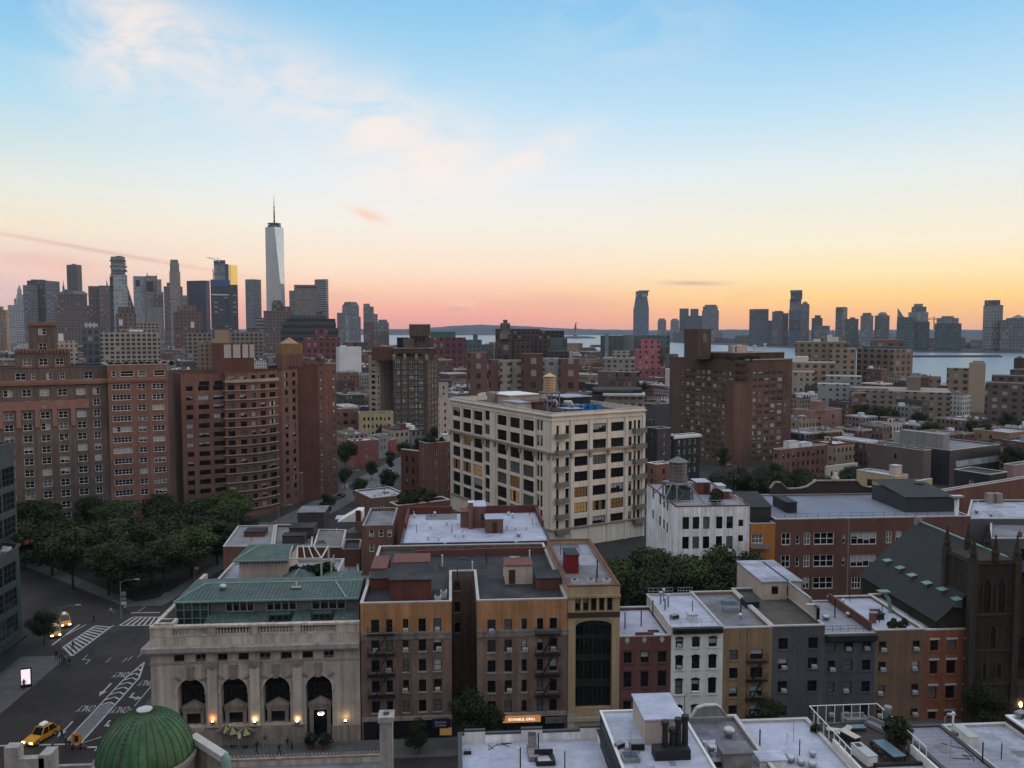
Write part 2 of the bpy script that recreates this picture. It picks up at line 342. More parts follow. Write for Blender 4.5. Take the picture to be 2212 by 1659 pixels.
# ---------------------------------------------------------------- windows
# style: frame material, frame width, panes across, panes down, odds of (dark, half blind, full blind, curtain, lit, dim lit), odds of an air conditioner, sill material
STY = {
 'dark': (FR_D,.07,1,2,(70,14,2,14,0,0),.0,None),'darkac': (FR_D,.07,1,2,(66,12,2,18,0,0),.24,None),
 'white': (FR_W,.14,1,2,(62,20,6,12,0,0),.05,None),'wpair': (FR_W,.11,2,2,(64,14,8,14,0,0),.10,None),
 'wtri': (FR_W,.13,3,2,(62,14,12,12,0,0),.0,None),'wquad': (FR_W,.13,5,2,(70,10,8,12,0,0),.0,None),
 'loft': (FR_D,.1,4,2,(70,12,0,15,0,3),.0,None),'loft2': (FR_D,.09,2,2,(75,10,0,15,0,0),.0,None),'loftlit': (FR_D,.17,4,2,(0,0,0,0,45,55),.0,None),
 'loftmetal': (STEELG,.09,5,4,(90,0,0,10,0,0),.0,None),
 'brown': (FR_D,.06,3,1,(58,18,10,14,0,0),.0,None),'brownp': (FR_D,.06,2,1,(58,17,10,15,0,0),.0,None),'glint': (FR_C,.09,2,2,(50,22,14,14,0,0),.0,None),  # last style: cream frames and the most pale blinds
 'school': (FR_W,.16,3,2,(50,26,4,20,0,0),.0,None),'school1': (FR_W,.12,1,2,(56,24,4,16,0,0),.0,None),'school2': (FR_W,.15,2,2,(56,24,4,16,0,0),.0,None),'school4': (FR_W,.16,4,2,(60,20,4,16,0,0),.0,None),
 'plain': (FR_D,.05,1,1,(80,0,0,20,0,0),.0,None),'green': (FR_G,.07,3,1,(85,0,0,15,0,0),.0,None),'greengrid': (FR_G,.06,3,3,(95,0,0,5,0,0),.0,None),
 'curtain': (FR_D,.08,4,6,(86,4,0,10,0,0),.0,None),
}
_W = {}; rnd = random.Random(7)
VM = [GLASS,BLIND,BLIND,BLINDD,LIT,LITD]
def wtemplate(style,wd,h,var):
 fm,t,nx,nz = STY[style][:4]; key = (style,round(wd,2),round(h,2),var)
 if key in _W: return _W[key]
 fr = MB(); pn = MB(); x0,x1 = -wd / 2,wd / 2; y0,y1 = -.06,.0; t = min(t,wd * .14)
 fr.box(x0,x0 + t,y0,y1,0,h); fr.box(x1 - t,x1,y0,y1,0,h); fr.box(x0 + t,x1 - t,y0,y1,0,t); fr.box(x0 + t,x1 - t,y0,y1,h - t,h)
 xs = [x0 + t + (x1 - x0 - 2 * t) * k / nx for k in range(nx + 1)]; zs = [t + (h - 2 * t) * k / nz for k in range(nz + 1)]
 tm = t * (.75 if nx < 4 else .55)
 for k in range(1,nx): fr.box(xs[k] - tm / 2,xs[k] + tm / 2,y0 + .01,y1,t,h - t)
 for i in range(nx):
  a = xs[i] + (tm / 2 if i else 0); b = xs[i + 1] - (tm / 2 if i < nx - 1 else 0)
  for k in range(1,nz): fr.box(a,b,y0 + .015,y1,zs[k] - tm * .4,zs[k] + tm * .4)
 yp = .012; m1 = VM[var]; rr = random.Random(zlib.crc32(repr(key).encode()))
 def q(a,b,c,d,mi): pn.face([(a,yp,c),(b,yp,c),(b,yp,d),(a,yp,d)],mi)
 if var == 1:
  for i in range(nx):
   f = rr.choice((.35,.5,.5,.65)); zc = h * (1 - f); q(xs[i],xs[i + 1],zc,h,1); q(xs[i],xs[i + 1],0,zc,0)
 elif var in (2,4,5):
  for i in range(nx): q(xs[i],xs[i + 1],0,h,1 if rr.random() < .88 else 0)
 else: q(x0,x1,0,h,1 if var == 3 else 0)
 pm = [GLASS,m1]
 c = MB().add(fr).add(pn,None,{0: 1,1: 2})
 _W[key] = (fr.mesh('window',fm),pn.mesh('pane',pm),c.mesh('window',[fm] + pm),c,[fm] + pm); return _W[key]
_ac = MB().box(-.33,.33,-.5,.0,.0,.42); _ac.box(-.27,.27,-.508,-.5,.06,.36,1)
ACM = _ac.mesh('air_conditioner',[ACW,mat('air_conditioner_grille',(.25,.25,.25),.7,.1)])
_SL = {}
def sillmesh(w_,rv,m_):
 k = ('s',w_,rv,m_.name)
 if k not in _SL: _SL[k] = MB().box(-w_ / 2 - .12,w_ / 2 + .12,-rv - .14,-rv - .003,-.17,-.012).mesh('sill',m_)
 return _SL[k]
def lintmesh(w_,h,rv,m_,arch):
 k = ('l',w_,h,rv,m_.name,arch)
 if k not in _SL:
  mb = MB()
  if not arch: mb.box(-w_ / 2 - .15,w_ / 2 + .15,-rv - .12,-rv - .003,h + .012,h + .26)
  else:
   n = 6; hw_ = w_ / 2 + .1; pts = [(-hw_ * math.cos(math.pi * i / n),h - .06 + .3 * math.sin(math.pi * i / n)) for i in range(n + 1)]; y = -rv - .1
   mb.face([(q[0],y,q[1]) for q in reversed(pts)])
   for i in range(n): mb.face([(pts[i][0],y,pts[i][1]),(pts[i + 1][0],y,pts[i + 1][1]),(pts[i + 1][0],-rv - .003,pts[i + 1][1]),(pts[i][0],-rv - .003,pts[i][1])])
  _SL[k] = mb.mesh('lintel',m_)
 return _SL[k]
def inset(pts,d):
 n = len(pts); out = []
 for i in range(n):
  p = Vector(pts[i][:2]); a = (p - Vector(pts[i - 1][:2])).normalized(); b = (Vector(pts[(i + 1) % n][:2]) - p).normalized()
  na = Vector((-a.y,a.x)); nb = Vector((-b.y,b.x)); s = na + nb; k = s.length_squared
  out.append(p + (s * (2 * d / k) if k > .3 else na * d))
 return out
class Bd: pass
def rows_cols(cols,rows,vref,uref,style,var=None):
 def f(A,Bp):
  cs = [(on_wall(A,Bp,a,vref)[0],on_wall(A,Bp,b,vref)[0]) for a,b in cols]
  rs = [(on_wall(A,Bp,uref,b)[1],on_wall(A,Bp,uref,a)[1]) for a,b in rows]
  return [(s0,s1,z0,z1,style,var) for s0,s1 in cs for z0,z1 in rs]
 return f
def auto(style,wd,h,sx,fl,z0,z1,mg=1.2,sill=.9,var=None,odd=None):
 def f(A,Bp):
  L = (Vector(Bp[:2]) - Vector(A[:2])).length; n = max(1,int((L - 2 * mg) / sx)); out = []
  m = int((z1 - z0) / fl)
  for i in range(n):
   s = mg + (L - 2 * mg) * (i + .5) / n; ww = wd * (odd if odd and i % 3 == 2 else 1)
   for k in range(m): out.append((s - ww / 2,s + ww / 2,z0 + fl * k + sill,z0 + fl * k + sill + h,style,var))
  return out
 return f
def B(name,label,cat,pts,z1,wall,roof,wins=None,z0=0.0,par=.9,pt=.3,cop=COPING,group=None,reveal=.2,sub=False,bare=(),ac=None,copd=.05,sillm=None,lintm=None,arch=False):
 """a building: walls with real openings, windows set into them, a roof behind a parapet"""
 b = Bd(); O = Vector((pts[0][0],pts[0][1],z0)); root = thing(name,label,cat,O,0,group); b.root = root; b.O = O; b.z1 = z1; b.pts = pts; b.zr = z1 - par; b.rng = random.Random(len(label) * 7 + int(abs(O.x) * 10))
 wins = wins or {}; n = len(pts); mb = MB(); allw = []
 P = lambda p,z: (p[0] - O.x,p[1] - O.y,z - z0)
 for i in range(n):
  A = Vector(pts[i][:2]); Bq = Vector(pts[(i + 1) % n][:2]); L = (Bq - A).length; t = (Bq - A) / L; nn = Vector((t.y,-t.x)); ops = []
  if i in bare: continue
  for f in (wins.get(i) or []): ops += f(pts[i],pts[(i + 1) % n])
  ops = [o for o in ops if o[0] > .05 and o[1] < L - .05 and o[2] > z0 + .05 and o[3] < z1 - .1]
  if not ops: mb.face([P(A,z0),P(Bq,z0),P(Bq,z1),P(A,z1)]); continue
  xs = sorted({0.0,L} | {round(o[0],3) for o in ops} | {round(o[1],3) for o in ops}); zs = sorted({z0,z1} | {round(o[2],3) for o in ops} | {round(o[3],3) for o in ops})
  occ = set()
  for o in ops:
   for k in range(len(xs) - 1):
    if not (o[0] - .002 < (xs[k] + xs[k + 1]) / 2 < o[1] + .002): continue
    for j in range(len(zs) - 1):
     if o[2] - .002 < (zs[j] + zs[j + 1]) / 2 < o[3] + .002: occ.add((k,j))
  for k in range(len(xs) - 1):
   j = 0
   while j < len(zs) - 1:                     # join cells upward where nothing is cut out
    if (k,j) in occ: j += 1; continue
    e = j
    while e < len(zs) - 1 and (k,e) not in occ: e += 1
    p,q = A + t * xs[k],A + t * xs[k + 1]; mb.face([P(p,zs[j]),P(q,zs[j]),P(q,zs[e]),P(p,zs[e])]); j = e
  for s0,s1,za,zb,style,var in ops:
   p,q = A + t * s0,A + t * s1; pi,qi = p - nn * reveal,q - nn * reveal
   mb.face([P(p,za),P(pi,za),P(pi,zb),P(p,zb)]); mb.face([P(qi,za),P(q,za),P(q,zb),P(qi,zb)])
   mb.face([P(p,zb),P(pi,zb),P(qi,zb),P(q,zb)]); mb.face([P(pi,za),P(p,za),P(q,za),P(qi,za)])
   if style == 'none': mb.face([P(pi,za),P(qi,za),P(qi,zb),P(pi,zb)]); continue
   c = (pi + qi) / 2; d = math.hypot(c.x,c.y); allw.append(((s1 - s0) * (zb - za) / d / d,c,za,s1 - s0,zb - za,style,var,math.atan2(t.y,t.x)))
 wallpts = pts; inn = inset(pts,pt)
 for i in range(n):                                  # parapet: inner faces and coping
  j = (i + 1) % n; mb.face([P(inn[j],b.zr),P(inn[i],b.zr),P(inn[i],z1),P(inn[j],z1)])
 b.wall = mb.build('wall',wall,root); cp = MB()
 o2 = inset(pts,-.06); i2 = inset(pts,pt + .04)
 for i in range(n):
  j = (i + 1) % n
  cp.face([P(o2[i],z1 + copd),P(o2[j],z1 + copd),P(i2[j],z1 + copd),P(i2[i],z1 + copd)])
  cp.face([P(o2[i],z1 - .12),P(o2[j],z1 - .12),P(o2[j],z1 + copd),P(o2[i],z1 + copd)]); cp.face([P(i2[j],z1 - .12),P(i2[i],z1 - .12),P(i2[i],z1 + copd),P(i2[j],z1 + copd)])
  cp.face([P(o2[j],z1 - .12),P(o2[i],z1 - .12),P(i2[i],z1 - .12),P(i2[j],z1 - .12)])
 b.coping = cp.build('coping',cop,root)
 b.roof = MB().face([P(p,b.zr) for p in inset(pts,pt - .02)]).build('roof',roof,root)
 allw.sort(key=lambda a: -a[0]); rest = MB(); rm = []
 for k,(_,c,za,ww,hh,style,var,rz) in enumerate(allw):
  S = STY[style]; ww = round(ww,2); hh = round(hh,2)
  v = var if var is not None else b.rng.choices(range(6),S[4])[0]
  T = wtemplate(style,ww,hh,v); loc = (c.x - O.x,c.y - O.y,za - z0)
  if k < 100:
   if sub:
    o = put('window',T[0],root,loc,rz); put('pane',T[1],o)
   else: o = put('window',T[2],root,loc,rz)
   if sillm: put('sill',sillmesh(ww,reveal,sillm),o)
   if lintm: put('arched_head' if arch else 'lintel',lintmesh(ww,hh,reveal,lintm,arch),o)
   if v in (4,5): o['label'] = 'window lit by a warm room light'
   if b.rng.random() < (S[5] if ac is None else ac):
    a = put('air_conditioner',ACM,o,(b.rng.choice((-1,0,1)) * ww * .16,0,.06))
  else:
   mm = {}
   for q,m_ in enumerate(T[4]):
    if m_ not in rm: rm.append(m_)
    mm[q] = rm.index(m_)
   rest.add(T[3],Matrix.Translation(loc) @ Matrix.Rotation(rz,4,'Z'),mm)
 if rest.f: tag(rest.build('windows',rm,root),None,None,None,'stuff')
 return b
def part(b,name,mb,m,smooth=False,label=None,parent=None):
 """world-space mesh -> part of building b"""
 o = mb.build(name,m,parent or b.root,smooth,off=b.O)
 if parent is not None: o.location = -Vector(parent.location)
 if label: o['label'] = label
 return o
# shared roof fittings (parts of the roofs they are fixed to)
_m = MB().ring(0,0,[(.12,0),(.12,.5),(.26,.55),(.26,.75),(.1,.9)],10); VENTM = _m.mesh('roof_vent',WPAINT,True)
_m = MB().ring(0,0,[(.3,0),(.3,.35),(.5,.4),(.5,.75),(.3,.9)],12); VENTL = _m.mesh('roof_vent',STEEL,True)
_m = MB().ring(0,0,[(.055,0),(.055,1.6)],6); PIPEM = _m.mesh('vent_pipe',IRON)
_m = MB().ring(0,0,[(.07,0),(.07,1.1),(.1,1.1),(.1,1.2)],6); PIPEW = _m.mesh('vent_pipe',WPAINT)
_m = MB().box(-.75,.75,-.5,.5,0,.35); _m.box(-.65,.65,-.4,.4,.35,.40,1); SKYM = _m.mesh('skylight',[STEELG,GLASSG])
_m = MB().box(-.45,.45,-.45,.45,.0,1.0); _m.ring(0,0,[(.36,1.0),(.36,1.05)],14,1); CONDM = _m.mesh('condenser',[ACW,IRON])
_m = MB().box(-.4,.4,-.3,.3,0,1.5); _m.box(-.46,.46,-.36,.36,1.5,1.62,1); _m.ring(-.18,0,[(.12,1.62),(.1,1.95)],8,2); _m.ring(.18,0,[(.12,1.62),(.1,1.95)],8,2); CHIM = _m.mesh('chimney',[BRICK,COPING,COPR])
_m = MB().box(-.7,.7,-.45,.45,0,.8); _m.box(-.72,.72,-.47,-.45,.1,.7,1); HATCH = _m.mesh('roof_hatch',[STEELG,IRON])
FIT = [('roof_vent',VENTM),('roof_vent',VENTL),('vent_pipe',PIPEM),('vent_pipe',PIPEW),('skylight',SKYM),('chimney',CHIM),('roof_hatch',HATCH)]
def fit(b,k,x,y,z=None,rz=0,s=1):
 return put(FIT[k][0],FIT[k][1],b.root,(x - b.O.x,y - b.O.y,(b.zr if z is None else z) - b.O.z),rz,(s,s,s))
def bulk(b,x0,x1,y0,y1,h,wall,roof=ROOFW,door=None,z=None,over=.12,rz=0,win=False):
 """stair head on a roof: walls, flat lid, door"""
 z = b.zr if z is None else z; mb = MB(); M = Matrix.Translation((x0 - b.O.x,y0 - b.O.y,z - b.O.z)) @ Matrix.Rotation(rz,4,'Z'); wd,d = x1 - x0,y1 - y0
 o = MB().add(MB().box(0,wd,0,d,0,h),M).build('bulkhead',wall,b.root)
 MB().add(MB().box(-over,wd + over,-over,d + over,h,h + .14),M).build('bulkhead_roof',roof,o)
 if door is not None:
  MB().add(MB().box(wd * door,wd * door + .95,-.05,.0,.1,2.15),M).build('door',mat('maroon_door',(.07,.025,.022),.7),o)
 if win: MB().add(MB().box(wd * .62,wd * .62 + .9,-.05,.0,h * .4,h * .4 + 1.1),M).build('window',GLASS,o)
 return o
def scatter(b,n,seed,kinds=(0,0,2,2,3,4,6),y0=None,y1=None,mg=1.2):
 r = random.Random(seed); xs = [p[0] for p in b.pts]; ys = [p[1] for p in b.pts]; poly = inset(b.pts,mg); k = 0; tries = 0
 while k < n and tries < 200:
  tries += 1; x = r.uniform(min(xs),max(xs)); y = r.uniform(min(ys) if y0 is None else y0,max(ys) if y1 is None else y1)
  ins = True
  for i in range(len(poly)):
   p,q = poly[i],poly[(i + 1) % len(poly)]
   if (q[0] - p[0]) * (y - p[1]) - (q[1] - p[1]) * (x - p[0]) < 0: ins = False; break
  if ins: fit(b,r.choice(kinds),x,y,None,r.choice((0,.46,1.57)),r.uniform(.85,1.15)); k += 1
def rect(x0,x1,y0,y1): return [(x0,y0),(x1,y0),(x1,y1),(x0,y1)]
VA = R(26.2)                                           # the older street plan is turned against the avenue grid
VX = Vector((math.cos(VA),math.sin(VA))); VY = Vector((-math.sin(VA),math.cos(VA)))
def corner(uc,vtop,D,u0,u1,rot=VA,back=None):
 """four-cornered plan from the near corner seen at column uc: its left face ends at column u0, its right face at u1"""
 p = at_d(uc,vtop,D); z = p.z; c = Vector((p.x,p.y)); ex = Vector((math.cos(rot),math.sin(rot))); ey = Vector((-ex.y,ex.x))
 def ext(dr,u):
  d = ray(u,vtop); n = Vector((d.y,-d.x)); return -(c.dot(n)) / dr.dot(n)
 a = abs(ext(ex,u1)); bl = abs(ext(ey,u0)) if u0 is not None else (back or a * .7)
 return [tuple(c + ey * bl),tuple(c),tuple(c + ex * a),tuple(c + ex * a + ey * bl)],z
def vz(u,v,D): return at_d(u,v,D).z
# ---------------------------------------------------------------- trees
def leafmat(name,a,b2):
 m = bpy.data.materials.new(name); m.use_nodes = True; t = NT(m.node_tree); p = t.n['Principled BSDF']
 tcn = t.new('ShaderNodeTexCoord'); n = t.new('ShaderNodeTexNoise'); n.inputs['Scale'].default_value = .55; n.inputs['Detail'].default_value = 4; t.link(tcn.outputs['Object'],n.inputs[0])
 mr = t.new('ShaderNodeMapRange',i_1=.35,i_2=.65); t.link(n.outputs[0],mr.inputs[0])
 oi = t.new('ShaderNodeObjectInfo'); mr2 = t.new('ShaderNodeMapRange',i_1=0,i_2=1,i_3=.72,i_4=1.25); t.link(oi.outputs['Random'],mr2.inputs[0])
 sv = t.new('ShaderNodeVectorMath',operation='SCALE'); t.link(t.mix(mr.outputs[0],(*a,1),(*b2,1)),sv.inputs[0]); t.link(mr2.outputs[0],sv.inputs['Scale']); t.link(sv.outputs[0],p.inputs['Base Color'])
 p.inputs['Roughness'].default_value = .7; p.inputs['Specular IOR Level'].default_value = .2
 return m
LEAF = leafmat('leaves',(.016,.027,.009),(.036,.053,.015)); LEAFY = leafmat('bright_green_leaves',(.03,.05,.011),(.06,.088,.018)); LEAFD = leafmat('dark_leaves',(.012,.019,.008),(.024,.035,.012))  # three leaf tones: middle, bright and dark green
def crown_mesh(seed,lf,n,rx,hz,z0):
 r = random.Random(seed); mb = MB(); bl = []
 for k in range(11):
  a = r.uniform(0,6.28); q = rx * r.uniform(.1,.68); zz = z0 + hz * r.uniform(.18,.82); bl.append((q * math.cos(a),q * math.sin(a),zz,rx * r.uniform(.3,.5)))
 bl.append((0,0,z0 + hz * .78,rx * .45))
 for k in range(n):
  cx,cy,cz,rr = r.choice(bl); d = Vector((r.gauss(0,1),r.gauss(0,1),r.gauss(0,1))).normalized(); q = rr * (r.random() ** .35) * r.uniform(.9,1.12)
  p = Vector((cx,cy,cz)) + Vector((d.x,d.y,d.z * .8)) * q
  if p.z < z0 - .4: continue
  nrm = (d + Vector((r.gauss(0,.6),r.gauss(0,.6),r.gauss(.3,.6)))).normalized(); a = nrm.orthogonal().normalized(); b2 = nrm.cross(a); an = r.uniform(0,6.28)
  a,b2 = a * math.cos(an) + b2 * math.sin(an),b2 * math.cos(an) - a * math.sin(an); s = lf * r.uniform(.6,1.3)
  mb.face([p - a * s,p + b2 * s * .55 - a * s * .1,p + a * s,p - b2 * s * .55 + a * s * .1])
 return mb
def trunk_mesh(seed,h,zc):
 r = random.Random(seed); mb = MB(); mb.tube([(0,0,-.1),(.06,.03,h * .3),(-.05,.08,h * .55),(.05,0,h * .8)],[.26,.2,.14,.05],7)
 for k in range(5):
  a = k * 1.3 + r.uniform(-.3,.3); z = h * r.uniform(.3,.5); mb.tube([(0,0,z),(math.cos(a) * 1.1,math.sin(a) * 1.1,z + 1.5),(math.cos(a) * 2.3,math.sin(a) * 2.3,z + 3.4)],[.11,.08,.03],5)
 return mb
TREES = []
for k,(n,rx,hz,z0,m_) in enumerate([(6500,4.6,10.5,2.4,LEAF),(6500,5.2,9.7,2.6,LEAF),(6000,4.0,11,2.0,LEAFD),(6200,4.8,10,2.2,LEAFY),(5600,5.4,9,2.6,LEAFD)]):
 TREES.append((crown_mesh(k + 3,.27,n,rx,hz,z0).mesh('crown',m_),trunk_mesh(k,z0 + hz,z0).mesh('trunk',BARK)))
def tree(kind,x,y,s,label,group=None,z=0.0,name='tree',rz=None,sz=1.0):
 t = thing(name,label,'tree',(x,y,z),rnd.uniform(0,6.28) if rz is None else rz,group); t.scale = (s,s,s * sz)
 put('crown',TREES[kind][0],t); put('trunk',TREES[kind][1],t); return t
_b = crown_mesh(31,.16,420,.75,1.1,.2).mesh('leaves',LEAF); _bd = crown_mesh(33,.16,420,.8,1.0,.15).mesh('leaves',LEAFD)
_pot = MB().ring(0,0,[(.28,0),(.38,.45),(.33,.45),(.31,.38)],10).mesh('pot',COPR)
def shrub(x,y,z,s,label,group=None,kind=0,pot=True):
 t = thing('potted_shrub' if pot else 'shrub',label,'shrub',(x,y,z),rnd.uniform(0,6),group); t.scale = (s,s,s)
 put('leaves',_bd if kind else _b,t,(0,0,.3 if pot else 0));
 if pot: put('pot',_pot,t)
 return t
# ================================================================ THE SETTING: ground, river, hills, streets
struct('ground',MB().face([(-6000,-300,0),(6000,-300,0),(6000,9700,0),(-6000,9700,0)]),GROUND)
WATER = bpy.data.materials.new('river_water'); WATER.use_nodes = True; _t = NT(WATER.node_tree); _p = _t.n['Principled BSDF']
_p.inputs['Base Color'].default_value = (.10,.14,.185,1); _p.inputs['Roughness'].default_value = .32; _p.inputs['Specular IOR Level'].default_value = .5
_n = _t.new('ShaderNodeTexNoise'); _n.inputs['Scale'].default_value = .06; _n.inputs['Detail'].default_value = 6; _tc = _t.new('ShaderNodeTexCoord'); _mp = _t.new('ShaderNodeMapping'); _mp.inputs['Scale'].default_value = (1,.35,1)
_t.link(_tc.outputs['Object'],_mp.inputs[0]); _t.link(_mp.outputs[0],_n.inputs[0]); _b2 = _t.new('ShaderNodeBump'); _b2.inputs['Strength'].default_value = .9; _b2.inputs['Distance'].default_value = 6; _t.link(_n.outputs[0],_b2.inputs['Height']); _t.link(_b2.outputs[0],_p.inputs['Normal'])
_w = [(700,650),(464,809),(259,1757),(60,2300),(-222,3020),(-900,5200),(-1700,9000),(-1800,9600),(1900,9600),(1250,5200),(905,3500),(989,2410),(1120,1907),(1500,1740),(2600,1300),(2600,400)]
struct('river',MB().face([(x,y,.3) for x,y in reversed(_w)]),WATER)
def hillrow(name,pts,D,dep,m):           # pts = (u, v of the crest)
 mb = MB(); P = []
 for (u0,v0),(u1,v1) in zip(pts,pts[1:]):
  for k in range(6):
   f = k / 6; P.append((u0 + (u1 - u0) * f,v0 + (v1 - v0) * f))
 P.append(pts[-1]); r = random.Random(5); rows = []
 for u,v in P:
  c = at_d(u,v + r.uniform(-.5,.5),D); n = at_d(u,717,D - dep * .2); f = at_d(u,717,D + dep)
  rows.append(((n.x,n.y,0),((n.x + c.x) / 2,(n.y + c.y) / 2,max(c.z,2) * .72),(c.x,c.y,max(c.z,3)),(f.x,f.y,0)))
 for a,b in zip(rows,rows[1:]):
  for k in range(3): mb.face([a[k],b[k],b[k + 1],a[k + 1]])
 struct(name,mb,m,True)
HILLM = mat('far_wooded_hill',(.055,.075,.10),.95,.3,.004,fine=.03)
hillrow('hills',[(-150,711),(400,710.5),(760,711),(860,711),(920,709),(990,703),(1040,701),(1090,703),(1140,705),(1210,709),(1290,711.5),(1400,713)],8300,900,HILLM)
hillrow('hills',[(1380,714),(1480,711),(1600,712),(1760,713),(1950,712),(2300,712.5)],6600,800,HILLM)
YF = 110.0                                             # south side building line of the street below
XB = on_y(327,1500,YF).x                             # corner of the bank
ROAD = MB(); Z1 = .004
ROAD.face([(-64.6,-60,Z1),(XB - 5.6,-60,Z1),(XB - 5.6,168,Z1),(-64.6,168,Z1)])
ROAD.face([(XB - 5.6,84,Z1),(260,84,Z1),(260,YF - 5,Z1),(XB - 5.6,YF - 5,Z1)]); ROAD.face([(-200,84,Z1),(-64.6,84,Z1),(-64.6,YF - 5,Z1),(-200,YF - 5,Z1)])
ROAD.face([(-57.5,168,Z1),(XB - 5.6,168,Z1),(-36,226,Z1),(-50,232,Z1)]); ROAD.face([(-50,232,Z1),(-39,226,Z1),(-12,305,Z1),(-25,318,Z1)]); ROAD.face([(-25,318,Z1),(-12,305,Z1),(6,395,Z1),(-8,395,Z1)])
ROAD.face([(-64.6,146,Z1),(-64.6,166,Z1),(-150,225,Z1),(-150,205,Z1)])
ROAD.face([(40,226,Z1),(128,226,Z1),(128,238,Z1),(40,238,Z1)]); ROAD.face([(98,238,Z1),(112,238,Z1),(100,330,Z1),(86,330,Z1)])
struct('road',ROAD,ASPH)
PV = MB()                                              # pavements with a kerb step
PV.box(XB - 5.6,XB,YF,168,-.05,.14); PV.box(XB - 5.6,200,YF - 5,YF,-.05,.14)
PV.box(-72.4,-64.6,YF - 5,143,-.05,.14); PV.prism([(-64.6,168),(-57.6,168),(-50.5,205),(-52,240),(-56,240),(-54,205),(-60,173),(-64,171),(-120,224),(-123,221)],-.05,.14)
PV.prism([(-12,226),(0,262),(18,330),(30,395),(16,395),(3,330),(-14,268),(-30,226)],-.05,.14); PV.prism([(-52,238),(-40,236),(-33,262),(-16,330),(-4,395),(-14,395),(-30,330)],-.05,.14)
struct('pavement',PV,PAVE)
# ---- road paint
def stripe(mb,p,q,wd,z=.012):
 p = Vector(p[:2]); q = Vector(q[:2]); d = (q - p).normalized(); n = Vector((-d.y,d.x)) * wd / 2
 mb.face([(p.x + n.x,p.y + n.y,z),(p.x - n.x,p.y - n.y,z),(q.x - n.x,q.y - n.y,z),(q.x + n.x,q.y + n.y,z)])
MK = MB(); lp = lambda a,b,f: a + (b - a) * f
def ladder(a,b,c,d,n,wd=.4,edge=True):            # a-b one edge, c-d the other
 if edge: stripe(MK,a,b,.3); stripe(MK,c,d,.3)
 for k in range(n + 1): stripe(MK,lp(a,b,k / n),lp(c,d,k / n),wd,.016)
ladder(on_z(137,1397),on_z(205,1352),on_z(156,1417),on_z(238,1355),11); stripe(MK,on_z(238,1355),on_z(246,1351),.3)
ladder(on_z(259,1351),on_z(335,1351),on_z(288,1333),on_z(345,1333),6)
stripe(MK,on_z(284,1324),on_z(345,1323),.4); stripe(MK,on_z(297,1322),on_z(360,1280),.16); stripe(MK,on_z(112,1367 + 27),on_z(172,1350 - 1),.35); stripe(MK,on_z(128,1380),on_z(186,1349),.2)
xl,xr = -51.7,-49.5; yt = 139.6
stripe(MK,(xr,112),(xr,133),.26); stripe(MK,(xl,113),(xl,132),.22); stripe(MK,(xr,133),(-51.0,yt),.26); stripe(MK,(xl,132),(-51.0,yt),.26)
for k in range(9):
 y = 123.6 + k * 1.75; f = max(0,(y - 132) / 8); a = lp(xl,-51.0,f); b = lp(xr,-51.0,f); m_ = (a + b) / 2
 stripe(MK,(a + .05,y),(m_,y + .9),.3,.016); stripe(MK,(m_,y + .9),(b - .05,y),.3,.016)
stripe(MK,on_z(0,1611),on_z(84,1609),.35); stripe(MK,on_z(84,1609),on_z(171,1607),.35)
stripe(MK,on_z(171,1607),on_z(238,1586),.16); stripe(MK,on_z(238,1586),on_z(205,1622),.2); stripe(MK,on_z(188,1614),on_z(216,1614),.4); stripe(MK,on_z(326,1483),on_z(291,1525),.16); stripe(MK,on_z(284,1531),on_z(268,1550),.16)
for u,v in ((178,1425),(229,1431),(264,1431),(275,1428),(297,1420)): stripe(MK,on_z(u,v),on_z(u + 11,v - 10),.12)
stripe(MK,on_z(177,1425),on_z(195,1425),.16); stripe(MK,on_z(195,1425),on_z(185,1435),.12)
def arrow(x,y,turn=0):
 f = lambda pts: MK.face([(x + a,y + b,.013) for a,b in pts])
 if not turn: f([(-.14,0),(.14,0),(.14,3),(-.14,3)]); f([(-.5,0),(0,-1.6),(.5,0)])
 else: f([(-.15,.6),(.15,.6),(.15,2.4),(-.15,2.4)]); f([(.15,.6),(1.0,.2),(1.0,.6),(.15,1.2)]); f([(1.0,-.3),(1.9,.4),(1.0,1.1)])
p = on_z(229,1488); arrow(p.x,p.y - 1); p = on_z(143,1573); arrow(p.x,p.y - 1); p = on_z(282,1505); arrow(p.x,p.y - 1,1); p = on_z(229,1566); arrow(p.x,p.y - 1,1)
for k in range(7): stripe(MK,on_z(642 + k * 6,1063 - k * 3.0),on_z(646 + k * 6,1061 - k * 3.0),.15)
for a,b in (((778,1056),(812,1038)),((790,1051),(770,1060)),((770,1055),(860,1045))): stripe(MK,on_z(*a),on_z(*b),.2)
struct('road_markings',MK,PAINT); RP = MB(); rq = random.Random(6)
for k in range(13):
 x,y,a_,c_q = rq.uniform(-63,-47),rq.uniform(112,160),rq.uniform(.8,2.2),rq.uniform(1.5,7); RP.face([(x,y,.006),(x + a_,y,.006),(x + a_,y + c_q,.006),(x,y + c_q,.006)])
for k in range(7): RP.ring(rq.uniform(-63,-47),rq.uniform(112,160),[(.45,.005),(.45,.0075)],14)
struct('road_patches',RP,mat('asphalt_patch',(.024,.022,.022),.85,.2,.6))
struct('painted_traffic_island',MB().face([(xl + .1,112.5,.009),(xr - .15,112.5,.009),(xr - .15,123.2,.009),(-50.6,124.2,.009),(xl + .1,123.2,.009)]),GREYP)
def text(s,size,m,extr=.0,sx=1.0):
 c = bpy.data.curves.new('lettering','FONT'); c.body = s; c.size = size; c.extrude = extr; c.align_x = 'CENTER'; c.align_y = 'CENTER'
 o = bpy.data.objects.new('lettering',c); me = bpy.data.meshes.new_from_object(o); bpy.data.objects.remove(o); me.materials.clear(); me.materials.append(m); me.name = 'lettering'; return me
ONLY = text('ONLY',1.0,PAINT)
